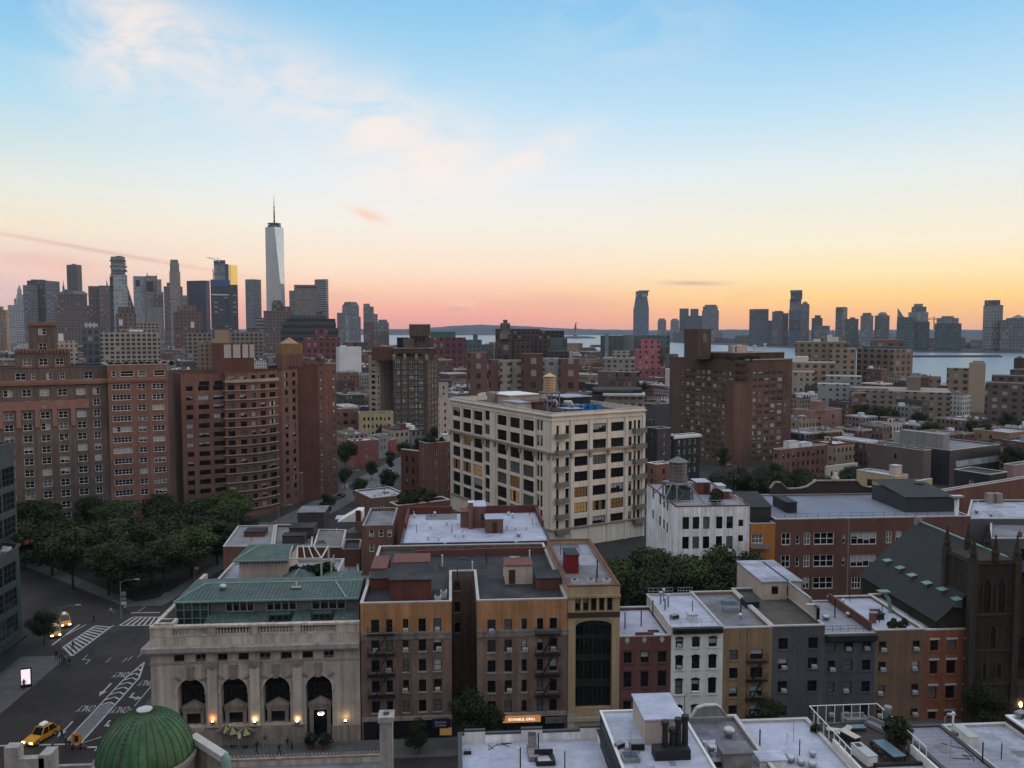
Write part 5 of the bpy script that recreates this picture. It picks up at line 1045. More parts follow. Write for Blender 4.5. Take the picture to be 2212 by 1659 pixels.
def belt(zc,hgt,dep,m,nm):
 o = MB(); fr = (c0 - VX * 0 - VY * 0)
 o.obox((c0 + lB) / 2 - VY * dep / 2,VX,(lB - c0).length + dep,dep,zc,zc + hgt); o.obox((c0 + lA) / 2 - VX * dep / 2,VY,(lA - c0).length,dep - .01,zc,zc + hgt - .01); part(b,nm,o,m)
zt = b.z1; belt(zt - .95,.3,.45,BEIGE,'cornice'); belt(on_wall(c0,lB,1290,GV(665))[1],.45,.6,BEIGED,'belt_course'); belt(zt - 2.1,.15,.2,BEIGE,'string_course'); zb1 = on_wall(lA,c0,GX(640),GV(1190))[1]; belt(on_wall(lA,c0,1000,GV(1090))[1] + .2,.35,.5,BEIGED,'lower_belt_course')
zc = on_wall(c0,lB,1290,GV(672))[1]
for u in [GX(x) for x in (1140,1297,1462,1622,1778)]: q = along(c0,VX,u,GV(690)) - VY * .3; part(b,'bracket',MB().obox(q,VX,.7,.6,zc - 1.3,zc),BEIGED)
for u in [GX(x) for x in (228,325,420,520,622,735,852,975,1100)]: q = along(c0,VY,u,GV(600)) - VX * .3; part(b,'bracket',MB().obox(q,VY,.7,.6,zc - 1.3,zc),BEIGED)
pr = MB(); zhi = zt - 2.2
for u in [GX(x) for x in (1300,1465,1625,1780,1932)]: q = along(c0,VX,u,980) - VY * .1; pr.obox(q,VX,.9,.2,0,zhi)
for u in [GX(x) for x in (235,325,420,520,620,735,852,978,1098)]: q = along(c0,VY,u,960) - VX * .1; pr.obox(q,VY,.8,.2,0,zhi)
part(b,'piers',pr,BEIGE)
for uu in ((1160,1240),(1842,1930)):
 for a,c_ in RR:
  q0_,q1_ = along(c0,VX,GX(uu[0]),c_),along(c0,VX,GX(uu[1]),c_); zf = on_wall(c0,lB,GX(1540),c_ + 2)[1]; o = MB(); m_ = (q0_ + q1_) / 2; L = (q1_ - q0_).length + .5
  o.obox(m_ - VY * .75,VX,L,1.4,zf - .55,zf - .3)
  for s_ in (-1,1): o.obox(m_ - VY * .7 + VX * s_ * L / 2,VX,.12,1.3,zf - .3,zf + .7)
  o.obox(m_ - VY * 1.4,VX,L,.1,zf - .3,zf + .7); part(b,'fire_balcony',o,mat('weathered_green_balcony',(.15,.17,.15),.8,.2,.5))
zr = b.zr; ins = lambda a_,d_: c0 + VX * a_ + VY * d_
def vbox(b,nm,a0,a1,d0,d1,z0,z1,m,roofm=None,label=None):
 o = part(b,nm,MB().prism([tuple(ins(a0,d0)),tuple(ins(a1,d0)),tuple(ins(a1,d1)),tuple(ins(a0,d1))],z0,z1),m,label=label)
 if roofm: part(b,nm + '_roof',MB().prism([tuple(ins(a0 - .4,d0 - .4)),tuple(ins(a1 + .4,d0 - .4)),tuple(ins(a1 + .4,d1 + .4)),tuple(ins(a0 - .4,d1 + .4))],z1,z1 + .25),roofm,False,None,o)
 return o
Ll = (lA - c0).length; Lr = (lB - c0).length
def at_roof(u,v,zz): p = on_z(u,v,zz); d = Vector((p.x,p.y)) - c0; return d.dot(VX),d.dot(VY)
h1 = on_wall(c0 + VY * 22,c0 + VY * 22 + VX,GX(700),GV(135))[1]
vbox(b,'penthouse',3,12.5,26,38,zr,zr + 3.6,CREAM,WPAINT,'white lidded penthouse'); vbox(b,'bulkhead',.9,5.0,17.5,25.5,zr,zr + 2.3,BEIGE,ROOFW2); vbox(b,'brick_bulkhead',5.2,9,16,22,zr,zr + 2.4,BRICK,COPR); vbox(b,'chimney',1.5,3.5,33,36,zr,zr + 4.2,BEIGED)
vbox(b,'dark_bulkhead',Lr - 12,Lr - 3.5,20,29,zr,zr + 2.9,DARKW,ROOFW2)
fr = MB()                                                # mechanical plant: ducts and platform
for k in range(2): q = ins(9.5 + k * 1.5,16 - k * 5); fr.tube([(q.x,q.y,zr + 2.6),(q.x + 1.8,q.y + .6,zr + 2.6),(q.x + 2.4,q.y + .8,zr + 1.2)],.55,10)
part(b,'ducts',fr,STEEL,True); pf = MB(); q = ins(10.5,9)
for k in range(3):
 for s_ in (0,1): a_ = ins(9.5 + s_ * 5,7 + k * 2.5); pf.bar((a_.x,a_.y,zr),(a_.x,a_.y,zr + 2.2),.12)
 a_,d_ = ins(9.5,7 + k * 2.5),ins(14.5,7 + k * 2.5); pf.bar((a_.x,a_.y,zr + 1.2),(d_.x,d_.y,zr + 1.2),.14); pf.bar((a_.x,a_.y,zr + 2.2),(d_.x,d_.y,zr + 2.2),.08)
a_,d_ = ins(9.5,7),ins(9.5,12); e_2,f_2 = ins(14.5,7),ins(14.5,12); pf.face([(a_.x,a_.y,zr + 1.2),(e_2.x,e_2.y,zr + 1.2),(f_2.x,f_2.y,zr + 1.2),(d_.x,d_.y,zr + 1.2)])
part(b,'plant_platform',pf,STEEL)
for k in range(5): q = ins(14.5 + k * 1.9,14 - k * .7); tag(MB().obox((0,0),VX,1.8,1.6,0,1.7 - .15 * (k % 3)).obox((.1,0),VX,1.5,1.3,1.7 - .15 * (k % 3),1.85 - .1 * k).build('tarpaulin_stack',mat('blue_tarpaulin',(.02,.16,.42),.6,.2,.8),None,False,(q.x,q.y,zr)),['bright blue tarpaulin covered pile nearest the tank legs on the cream loft roof','second blue tarpaulin pile on the cream loft roof','middle one of five blue tarpaulin piles on the cream loft roof','fourth blue tarpaulin pile from the tank legs','lowest blue tarpaulin pile at the far end from the tank legs'][k],'tarpaulin','blue tarpaulin piles')
tk = ins(11.2,14.5)
def watertank(x,y,z0,leg,r,h,m,label,spread=1.6,roofm=TAR,frame=True,s=STEELG):
 t = thing('water_tank',label,'water tank',(x,y,z0),VA)
 MB().ring(0,0,[(r,leg),(r,leg + h)],20).build('tank',m,t); MB().ring(0,0,[(r + .25,leg + h),(.12,leg + h + r * .55),(.05,leg + h + r * .6)],20).build('tank_roof',roofm,t)
 for k in range(6): MB().ring(0,0,[(r + .03,leg + h * (k + .4) / 6),(r + .03,leg + h * (k + .4) / 6 + .08)],20,cap=False).build('hoop',IRON,t)
 f = MB().box(-spread - .2,spread + .2,-spread - .2,spread + .2,leg - .35,leg - .02); f.build('platform',s,t)
 lg_ = MB().box(-.12,.12,-.12,.12,0,leg - .35).mesh('leg',s)
 for a in (-1,1):
  for c in (-1,1): put('leg',lg_,t,(a * spread,c * spread,0))
 for (p,q) in (((-1,-1),(1,-1)),((1,-1),(1,1)),((-1,-1),(-1,1)),((-1,1),(1,1))):
  for lo,hi in ((0,1),(1,0)): MB().bar((p[0] * spread,p[1] * spread,lo * (leg - .5) + .1),(q[0] * spread,q[1] * spread,hi * (leg - .5) + .1),.09).build('brace',s,t)
 MB().tube([(r * .8,-r * .8,.1),(r * .75,-r * .75,leg + 1)],.12,6).build('riser_pipe',STEEL,t); return t
q = at_d(1187,880,224); watertank(q.x,q.y,zr,at_d(1187,846,224).z - zr,1.62,at_d(1187,813,224).z - at_d(1187,846,224).z,WOODT,'tall pale cedar water tank on steel legs above the cream loft',1.9,WOODT)
# ---- white corner building with its grey tank
x0,x1 = 41.14,55.12
hc = [(1404 + a / 4.096,1404 + c_ / 4.096) for a,c_ in ((288,347),(378,437),(470,528),(585,642),(677,735))]
b = B('white_corner_building','white painted corner building carrying a grey water tank on its roof','apartment building',[(x0,173),(x0,150),(x1,150),(x1,173)],22.45,WHITED,ROOFL,{1: [rows_cols(hc,[(1116,1142.5),(1158.5,1185),(1200,1226)],1130,1530,'plain'),rows_cols([(1595,1605.7)],[(1122.5,1137),(1156,1170)],1130,1600,'plain')],
  0: [rows_cols([(1409,1412.5),(1424,1428),(1432.5,1436.5),(1440,1443.5)],[(1075,1097),(1122,1144)],1090,1434,'plain')]},par=.5,cop=mat('dark_roof_edge',(.12,.05,.045),.8),sub=True)
p = on_z(1479,1085,22); watertank(p.x - .6,158.5,21.95,3.6,1.75,3.9,WOODG,'grey weathered water tank on pyramid legs above the white corner building',2.0,WOODG)
wg = MB()
for sx_ in (-1,1):
 for sy in (-1,1): wg.bar((p.x - .6 + sx_ * 4.0,158.5 + sy * 4.2,22),(p.x - .6 + sx_ * 1.4,158.5 + sy * 1.4,25.6),.18)
wg.bar((p.x - 4.6,154.3,22.6),(p.x + 3.4,154.3,22.6),.15); part(b,'tank_dunnage',wg,STEELG)
bulk(b,p.x - 2.6,p.x + 1.4,156.6,160.4,2.4,mat('dark_green_tank_room',(.06,.075,.07),.8),TAR); bulk(b,x1 - 6.2,x1 - 3.4,163,167,2.4,mat('brick_red_bulkhead',(.17,.06,.042),.85),ROOFW,door=.5); bulk(b,x1 - 2.8,x1 - 1.3,160,163,2.2,CREAM,ROOFW); bulk(b,x1 - 2.4,x1 - .7,158,160,1.5,mat('brick_red_bulkhead',(.26,.075,.045)),ROOFW)
r = MB()
for h in (.5,1.0): r.bar((x0 + 1.2,150.4,22.4 + h),(x1 - 2,150.4,22.4 + h),.045); r.bar((x1 - 1.2,150.6,22.4 + h),(x1 - 1.2,160,22.4 + h),.045)
for k in range(9): r.bar((lp(x0 + 1.2,x1 - 2,k / 8),150.4,22),(lp(x0 + 1.2,x1 - 2,k / 8),150.4,23.4),.045); r.bar((x1 - 1.2,150.6 + k * 1.15,22),(x1 - 1.2,150.6 + k * 1.15,23.4),.045)
part(b,'roof_railing',r,WPAINT)
for k in range(6): shrub(x1 - 5.5 + .35 * k,152.5 + 1.3 * k,21.95,1.7,'roof terrace bush in the row beside the tank on the white corner building','bushes on the white corner building',k % 2,False)
# ---- orange house and the school
b = B('orange_rendered_house','narrow orange rendered house with a balcony between the white building and the school','house',rect(55.3,60.05,150,164),19.0,mat('orange_render',(.42,.165,.045),.85,.12,.3,streak=.15),TAR,{0: [rows_cols([(1623,1648)],[(1154,1174)],1164,1635,'wtri'),rows_cols([(1660.5,1674)],[(1147,1166),(1181,1199)],1164,1667,'wpair')]},par=.5,sub=True)
part(b,'balcony',MB().box(55.4,58.6,148.7,149.99,Z_(1182,1635,150),Z_(1180,1635,150)).box(55.4,58.6,148.7,148.78,Z_(1180,1635,150),Z_(1172,1635,150)),STEELG)
gable_bulk(b,55.5,60,152,160,18.5,3.2,1.4,mat('dark_dormer_shingle',(.04,.042,.045),.85),SLATER)
S1 = [(1149.8,1176.7),(1197.9,1224.7),(1245.9,1272)]
b = B('school_building','long red brick school with banks of white framed windows and a slate blue roof','school',rect(60.1,98,150,173),19.75,mat('school_brick',(.135,.068,.055),.9,.15,.2,streak=.12),ROOFB,
  {0: [rows_cols([(1687.5,1707.4),(1735.6,1750),(1913,1926),(1934,1947)],S1,1190,1760,'school2'),rows_cols([(1718.5,1727),(1819.4,1826)],[(1155.5,1175),(1203.6,1223)],1190,1760,'school1'),rows_cols([(1757,1801.5)],S1,1190,1780,'school'),rows_cols([(1837,1893)],S1[:2],1190,1865,'school4'),rows_cols([(1839,1860)],S1[2:],1260,1850,'school')]},par=.25,cop=COPING,sub=True)
gp = MB(); xs_ = [X_(u,1075,173) for u in (1662,1672,1684,1700,1724,1742,1760,1848,1858,1872,1905,1960)]; hs = [1.6,2.9,2.9,1.5,1.5,1.9,3.1,3.1,2.0,1.6,1.6,1.6]
for k in range(len(xs_) - 1):
 q = [(xs_[k],19.4),(xs_[k + 1],19.4),(xs_[k + 1],19.4 + hs[k + 1]),(xs_[k],19.4 + hs[k])]; gp.face([(x,172.7,z) for x,z in q]); gp.face([(x,173.2,z) for x,z in reversed(q)]); gp.face([(q[3][0],172.6,q[3][1]),(q[2][0],172.6,q[2][1]),(q[2][0],173.3,q[2][1] + .04),(q[3][0],173.3,q[3][1] + .04)])
part(b,'curved_parapet',gp,mat('dark_brick_parapet',(.05,.035,.032),.9)); cpn = MB()
for k in range(len(xs_) - 1): cpn.bar((xs_[k],172.9,19.5 + hs[k]),(xs_[k + 1],172.9,19.5 + hs[k + 1]),.9,0,.22)
part(b,'parapet_coping',cpn,LIMED); xs0 = X_(1803,1068,173); part(b,'parapet_finial',MB().ring(xs0,172.9,[(.75,22.5),(.8,23.3),(.4,23.6),(.4,24.2),(.15,24.5)],10),CREAM,True)
fn = MB()
for k in range(15): fn.bar((lp(62,92,k / 14),150.6,19.5),(lp(62,92,k / 14),150.6,20.6),.05)
fn.bar((62,150.6,20.1),(92,150.6,20.1),.035); fn.bar((62,150.6,20.6),(92,150.6,20.6),.035); part(b,'roof_fence',fn,IRON); bulk(b,X_(1690,1110,158),X_(1712,1110,158),156,163,2.0,DARKW,TAR); gable_bulk(b,X_(1955,1110,155),X_(2060,1110,155),155,168,19.5,3.0,1.2,mat('dark_penthouse_cladding',(.045,.05,.055),.8),SLATER)
fit(b,4,X_(1985,1080,164),164,23.6,0,1.2); p = on_y(1834,1122,143); lpz = p.z
# ---- apartment house with the silver roof, behind the tenement
x0,x1 = -9.3,18.0
b = B('silver_roofed_apartment_house','dark brick apartment house with a broad silver roof full of vents','apartment building',rect(x0,x1,150,176),16.4,BRICKD,ROOFW,{0: [rows_cols([(910,921),(980,998),(1021,1039),(1061,1080),(1101,1119),(1142,1160),(1178,1190)],[(1196,1212),(1222,1240)],1205,1030,'darkac')]},par=.35,cop=COPD)
part(b,'far_parapet',MB().box(x0,0,175.6,176.1,16,17.6).box(3.2,x1 + .4,175.6,176.1,16,17.6).box(x0 - .02,x0 + .4,162,175.6,16,17.4).box(x1 - .4,x1 + .02,162,175.6,16,17.4),mat('red_parapet_facing',(.12,.035,.03),.85)); part(b,'downpipe_boxes',MB().box(X_(958,1180,150),X_(965,1180,150),149.6,149.99,14.6,16.5).box(X_(1111,1180,150),X_(1119,1180,150),149.6,149.99,14.8,16.5),STEEL)
bulk(b,X_(995,1150,163),X_(1024,1150,163),163,167,3.0,BRICK,COPR); bulk(b,X_(1012,1130,162),X_(1022,1130,162),161.6,162.9,5.2,BRICK,WPAINT); bulk(b,X_(1023,1130,163),X_(1049,1130,163),162.5,168,4.2,BRICK,ROOFW,win=True); bulk(b,X_(1049,1150,158),X_(1087,1150,158),158,162,2.7,BRICK,ROOFW,door=.38)
part(b,'roof_patch',MB().face([(-1.5 - 4,170,b.zr + .01),(1,170,b.zr + .01),(1,175,b.zr + .01),(-5.5,175,b.zr + .01)]),ROOFG); scatter(b,26,5,(0,0,0,2,2,2,3,1),152,174)
# ---- brick back house beside it, and the low roofs along the avenue
b = B('brick_back_house','brick house with a grey coping and three windows beside the silver roofed apartments','house',rect(X_(783,1150,160),X_(848,1150,160),160,176),Z_(1135,815,160),BRICK,ROOFG,{0: [rows_cols([(797.6,808),(818,828.5),(836.6,846.5)],[(1144,1160),(1175,1192)],1160,822,'white')]},par=.6,cop=mat('grey_coping',(.2,.2,.2)))
bulk(b,X_(728,1120,170),X_(783,1120,170),168,171,.1,WHITED,ROOFW)
sh = MB(); a_,d_ = on_y(729,1128,166),on_y(783,1128,166); zz = on_y(760,1105,166).z; zl = b.zr
sh.face([(a_.x,166,zl),(d_.x,166,zl),(d_.x,166,zz),(lp(a_.x,d_.x,.75),166,zz)]); sh.face([(d_.x,166,zl),(d_.x,170,zl),(d_.x,170,zz),(d_.x,166,zz)]); sh.face([(a_.x,166,zl),(lp(a_.x,d_.x,.75),166,zz),(lp(a_.x,d_.x,.75),170,zz),(a_.x,170,zl)]); sh.face([(lp(a_.x,d_.x,.75),166,zz),(d_.x,166,zz),(d_.x,170,zz),(lp(a_.x,d_.x,.75),170,zz)])
part(b,'stair_head',sh,WHITE); part(b,'door',MB().box(d_.x - 1.3,d_.x - .3,165.9,165.99,zl + .1,zl + 2.3),mat('maroon_door',(.07,.025,.022)))
def low(label,px,z,wall,roof,cat='shop building',wins=None,par=.5,n=3,name='low_shop_building',**kw):
 bb = B(name,label,cat,roofpoly(px,z),z,wall,roof,wins,par=par,**kw); scatter(bb,n,int(px[0][0]),mg=.8); return bb
b = low('low red brick shed with a long grey metal roof along the park avenue',[(482,1180),(588,1180),(594,1134),(514,1136)],10.0,BRICK,mat('grey_sheet_roof',(.21,.21,.215),.7,.15,.4,seam=(40,.6,.05)),par=.2,n=2); bulk(b,*(lambda p,q: (p.x,q.x,p.y,p.y + 4))(on_z(527,1158,10),on_z(570,1158,10)),1.0,BRICKD,TAR);
b = low('dark brick low building with two boxy roof structures',[(590,1181),(674,1181),(678,1134),(596,1133)],10.2,BRICKD,ROOFG,n=5)
p = on_z(610,1176,9.7); bulk(b,p.x,p.x + 4.6,p.y,p.y + 3,1.7,mat('dark_umber_render',(.06,.05,.045)),TAR); p = on_z(625,1165,9.7); bulk(b,p.x,p.x + 5.2,p.y,p.y + 5,2.4,mat('dark_umber_render',(.06,.05,.045)),TAR); p = on_z(643,1148,9.7); bulk(b,p.x,p.x + 6,p.y,p.y + 7,4.2,mat('dark_umber_render',(.06,.05,.045)),ROOFG)
b = low('low building under a streaked corrugated roof',[(676,1182),(740,1182),(748,1144),(688,1143)],10.4,BRICKD,mat('corrugated_roof',(.17,.165,.16),.75,.2,.4,streak=.0,seam=(.6,40,.08)),par=.2,n=2)
b = low('brick box with an open parapet top beside the corrugated roof',[(739,1186),(778,1186),(781,1165),(744,1165)],10.6,BRICKD,TAR,cop=LIMED,n=0)
b = low('low roof with a flat white skylight frame, behind the green roofed bank',[(640,1240),(776,1240),(772,1198),(650,1198)],7.5,BRICKD,ROOFL,n=4)
# cream penthouse block with its own green hip roof and pergola
za = 8.0; x0,x1 = X_(513,1240,136),X_(620,1240,136)
b = B('cream_penthouse_building','cream block with a green hip roof and white pergola behind the bank','building',rect(X_(462,1250,137),X_(722,1250,137),137,150),on_y(480,1247,140).z,CREAM,ROOFL,par=.5)
zb0 = b.zr; ze = Z_(1211,560,136); o = part(b,'penthouse',MB().box(x0,x1,137.05,146,zb0,ze - .02),CREAM); xe0,xe1 = X_(503,1210,136),X_(621,1210,136); zrd = on_y(560,1178,141).z; xr0 = X_(560,1178,141); xr1 = X_(630,1178,141)
part(b,'penthouse_roof',MB().face([(xe0,136,ze),(xe1,136,ze),(xr1,141,zrd),(xr0,141,zrd)]).face([(xe0,146.5,ze),(xe0,136,ze),(xr0,141,zrd)]).face([(xe1,136,ze),(xe1,146.5,ze),(xr1,141,zrd)]).face([(xe1,146.5,ze),(xe0,146.5,ze),(xr0,141,zrd),(xr1,141,zrd)]),GREENR,False,None,o)
part(b,'roof_trim',MB().bar((xe0,135.95,ze - .05),(xe1,135.95,ze - .05),.15,0,.25).bar((xe0,136,ze + .05),(xr0,141,zrd + .05),.2,0,.12),GREENL,False,None,o); ev = MB()
for k in range(14): ev.box(lp(x0,x1,(k + .3) / 14),lp(x0,x1,(k + .7) / 14),137.0,137.04,ze - .75,ze - .25)
part(b,'eave_openings',ev,IRON,False,None,o); pg = MB(); px0,px1 = x1 + .1,X_(694,1205,137); zp = ze - .1
for k in range(5): xx = lp(px0,px1,k / 4); pg.bar((xx,137,zp),(lp(xx,xr1,.35),141,zrd - .2),.16,0,.2)
pg.bar((px0,137,zp),(px1,137,zp),.2,0,.25); pg.bar((px1,137,zp),(px1,145,zp),.2,0,.2); pg.bar((px1,137,zb0),(px1,137,zp),.28); pg.bar((px1,145,zb0),(px1,145,zp),.28)
part(b,'pergola',pg,mat('cream_pergola_paint',(.44,.42,.38),.7,.1)); xs_ = X_(715,1230,137.5)
tr = MB()
for k in range(8): tr.bar((xs_,137.2 + k * .6,zb0),(xs_,137.2 + k * .6,zb0 + 3.6),.05)
for k in range(5): tr.bar((xs_,137.2,zb0 + .4 + k * .8),(xs_,141.4,zb0 + .4 + k * .8),.05)
part(b,'trellis',tr,mat('cream_pergola_paint',(.44,.42,.38)))
for k in range(9): shrub(lp(px0 + .6,px1 + 1.2,(k * .37) % 1),137.6 + (k % 3) * .9,zb0 + .1,1.9 + .4 * (k % 2),'bushy plant under the white pergola beside the cream penthouse','pergola garden plants',k % 2,False)
for (uu,vv,uu2,y) in ((600,1256,672,133),(690,1256,775,133)):
 xa,xb_ = X_(uu,vv,y),X_(uu2,vv,y); zl = Z_(1259,640,y); xm = lp(xa,xb_,.55); rf = MB(); zp = on_y(640,1228 if uu == 600 else 1240,y + 3).z
 rf.face([(xa,y,zl),(xb_,y,zl),(xm,y + 3,zp)]); rf.face([(xb_,y,zl),(xb_,y + 6,zl),(xm,y + 3,zp)]); rf.face([(xb_,y + 6,zl),(xa,y + 6,zl),(xm,y + 3,zp)]); rf.face([(xa,y + 6,zl),(xa,y,zl),(xm,y + 3,zp)])
 t = thing('roof_lantern',['small pyramid green roof with a pale hip, behind the bank pavilion','low green hip roof beside the pergola trellis, behind the bank pavilion'][uu == 690],'roof lantern',(xm,y + 3,0)); MB().box(xa + .3,xb_ - .3,y + .3,y + 5.7,zat - .1,zl).build('wall',CREAM,t,off=(xm,y + 3,0)); rf.build('roof',GREENR,t,off=(xm,y + 3,0)); MB().bar((xm,y + 3,zp),(lp(xa,xb_,.35),y,zl + .05),.2,0,.1).build('hip_cap',GREENL,t,off=(xm,y + 3,0))
# ---- corner buildings along the village street
b = M('corner_tenement','brick corner house with a silver roof overlooking the white car at the crossing','apartment building',802,766,880,1076,216,BRICK,ROOFW2,(None,'white'),.9,1.5,2.6,3.1,par=.4,only=(1,),n=7)
b = M('garden_roofed_house','low building with a crowded dark roof garden in front of the cream loft','house',858,842,972,1092,190,BRICKD,TAR,None,par=.5,n=4)
for k in range(26):
 q = Vector(b.pts[1]) + VX * rnd.uniform(.8,11.5) + VY * rnd.uniform(.5,8); shrub(q.x,q.y,b.zr,rnd.uniform(1.0,2.0),'bush in the crowded roof garden below the cream loft','roof garden bushes below the cream loft',k % 2,k % 3 == 0)
b = M('arched_brick_house','brick house with a gabled parapet and tall arched white windows beside the cream loft','apartment building',921,905,1010,957,262,BRICK,TAR,'white',.8,1.9,3.3,3.9,par=.8,n=2)
for k in range(8): q = Vector(b.pts[1]) + VX * rnd.uniform(1,6.5) + VY * rnd.uniform(.6,4); shrub(q.x,q.y,b.zr,1.6,'terrace bush on the roof of the arched brick house','bushes on the arched brick house',k % 2,False)
q = Vector(b.pts[1]) + VX * 7 + VY * 2; bulk(b,q.x,q.x + 4,q.y,q.y + 3,2.6,WHITE,ROOFW,rz=VA)
b = M('corniced_brick_house','brown brick corner house with a dark bracketed cornice and pale roof','apartment building',866,861,905,970,275,BRICKD,ROOFW2,'dark',.9,1.9,2.4,3.8,par=.3,n=3,rot=R(-40),back=14)
b = M('pink_walled_house','pinkish red house with a white roof and a low front wing at the street junction','house',764,750,818,953,330,mat('dusty_pink_brick',(.24,.09,.08),.9,.15,.3),ROOFW,'white',.9,1.4,4.5,3.4,par=.4,n=5)
b = M('grey_concrete_house','tall plain grey house with a slanted side, behind the pinkish red house','house',817,800,838,941,352,GREYC,ROOFG,'dark',.8,1.3,2.4,3.1,rot=R(62),back=10,n=1)
b = M('red_row_house','small bright red brick house with white windows on the village street','house',839,None,857,951,360,mat('bright_red_brick',(.25,.07,.06),.9,.1,.3),ROOFW,'white',.7,1.3,1.6,3.0,rot=R(62),back=9,n=1)
b = M('dark_red_house','dark red brick house with a pale sloped lid at the end of the village street','house',875,857,894,945,395,BRICKD,ROOFW2,'dark',.8,1.3,2.2,3.0,n=1)
b = M('brick_terrace_building','dull brick building with three broad windows behind the rear brick wing','apartment building',733,728,776,883,415,BRICK,ROOFG,'dark',2.2,1.9,3.6,4.0,n=3)
b = M('cream_tenement','cream tenement with a small pediment and fire escapes at the foot of the brown hotel','apartment building',777,774,850,893,408,YELB,TAR,'dark',.9,1.7,1.9,3.6,n=2,par=.8,rot=R(10))
# ---- brown brick apartment hotel
def hot(A,Q): pass
pts,z = corner(849,771,432,846,922,R(6)); cA = Vector(pts[1]); cBq = Vector(pts[2]); ex = (cBq - cA).normalized(); side = along(cBq,vdir(24),947,850)
HR = [(776 + 12.15 * k,784 + 12.15 * k) for k in range(13)]
HC = [(855,864),(870,878.5),(885,894),(897.5,901),(905,914)]
b = B('brown_apartment_hotel','tall brown brick apartment hotel with white windows, roof terraces and a castellated tower','apartment building',[tuple(cA),tuple(cBq),tuple(side),tuple(side - ex * 16),tuple(cA + Vector((-ex.y,ex.x)) * 18)],z,BRICKBB,TAR,
  {0: [rows_cols(HC,HR,850,885,'wpair')],1: [auto('wpair',1.6,1.7,3.6,2.9,3,z - .5)]},par=.9,cop=LIMED)
fin = MB()
for u in (851,874,899,921): q = along(cA,ex,u,771); fin.ring(q.x,q.y,[(.6,z - 2),(.9,z - 1),(.8,z + .8),(.2,z + 1.4)],8)
part(b,'stone_finials',fin,LIMED); nv = Vector((-ex.y,ex.x))
def hb(nm,u0,u1,v1,dback,dep,m,z0=None,label=None,roofm=None):
 a_ = along(cA + nv * dback,ex,u0,v1); c_ = along(cA + nv * dback,ex,u1,v1); zz = on_wall(a_,c_,(u0 + u1) / 2,v1)[1]
 o = part(b,nm,MB().prism([tuple(a_),tuple(c_),tuple(c_ + nv * dep),tuple(a_ + nv * dep)],z - 1 if z0 is None else z0,zz),m,label=label); return o,zz,a_,c_
o,zz,*_ = hb('setback_storey',849,938,753.5,3,12,BRICKBB); part(b,'storey_coping',MB().prism([tuple(_[0] - ex * .3 - nv * .3),tuple(_[1] + ex * .3 - nv * .3),tuple(_[1] + ex * .3 + nv * 12),tuple(_[0] - ex * .3 + nv * 12)],zz,zz + .4),LIMED,False,None,o)
hb('bulkhead',872,894,732,6,6,mat('umber_render',(.13,.10,.085),.9),zz); o,zt_,a_,c_ = hb('tower',886.5,927,706,8,8,BRICKBB,zz); c = MB()
for k in range(9): q = a_ + (c_ - a_) * (k / 8); c.ring(q.x,q.y,[(.7,zt_ - 5),(.7,zt_ + 1),(.2,zt_ + 1.6)],6)
part(b,'tower_pinnacles',c,mat('umber_trim',(.14,.105,.085),.9),False,None,o); lv = MB()
for f in (.3,.5,.7): q = a_ + (c_ - a_) * f - nv * .1; lv.obox(q,ex,1.3,.2,zt_ - 8,zt_ - 3)
part(b,'tower_louvres',lv,IRON,False,None,o); hb('roof_plant',858,884,729,12,5,DARKW,zz)
for k in range(14): q = cA + ex * rnd.uniform(0,17) + nv * rnd.uniform(.7,2.6); shrub(q.x,q.y,z - .9,rnd.uniform(1.4,2.4),'terrace bush along the roof edge of the brown apartment hotel','terrace bushes on the brown hotel',k % 2,False)
for k,u in enumerate((955,829)): pass
pt2,z2 = corner(820,768,440,796,847,R(50)); b = B('buff_hotel_wing','buff brick end wing with dark paired windows beside the brown apartment hotel','apartment building',pt2,z2,mat('pale_buff_brick',(.33,.27,.21),.9,.1,.3),TAR,{0: [rows_cols([(802.5,810.5),(816,818.5)],[(774 + 12.0 * k,780.5 + 12.0 * k) for k in range(11)],830,806,'dark')],1: [auto('white',1.3,1.7,5.5,2.9,6,z2 - 1)]},par=.9)
hb('brick_roof_house',803,848,750,4,6,BRICKD,z - 2)
b = M('cream_fire_escape_house','narrow cream tenement with fire escapes and a dark cornice beside the brown hotel','apartment building',950,946,973,861,372,CREAM,ROOFG,'dark',.8,1.4,2.0,3.2,n=1)
b = M('cream_rear_house','small cream house with a fire escape peeping above the cream tenement','house',948,None,968,827,450,mat('pale_cream_render',(.5,.45,.40),.85),ROOFW,'dark',.9,1.5,2.2,3.2,n=0,rot=R(10))
# ---- tall brick tower on the right
pts,z = corner(1588,778,332,1447,1712); c0 = Vector(pts[1]); lA,lB = Vector(pts[0]),Vector(pts[2]); HU = lambda x: 1404 + x / 4.096
nr = 17; rowsR = [(829.8 + 14.05 * k - 28,838 + 14.05 * k - 28) for k in range(nr)]
b = B('tall_brick_apartment_tower','broad tall red brick apartment tower with terraces and a plain brick roof tower','apartment building',pts,z,mat('tower_brick',(.115,.068,.055),.9,.2,.1,streak=.22,c2=(.10,.062,.052)),TAR,
  {1: [rows_cols([(HU(a),HU(c_)) for a,c_ in ((905,938),(955,988),(1010,1048),(1065,1103),(1122,1165),(1185,1200),(1220,1255))],rowsR,920,HU(1080),'glint')],
  0: [rows_cols([(HU(a),HU(c_)) for a,c_ in ((272,292),(315,345),(358,385),(400,440),(455,478),(497,530),(550,582),(598,620),(633,672),(690,728))],[(a - 2.5,c_ - 2.5) for a,c_ in rowsR],920,HU(510),'glint')]},par=1.0,cop=BRICKD)
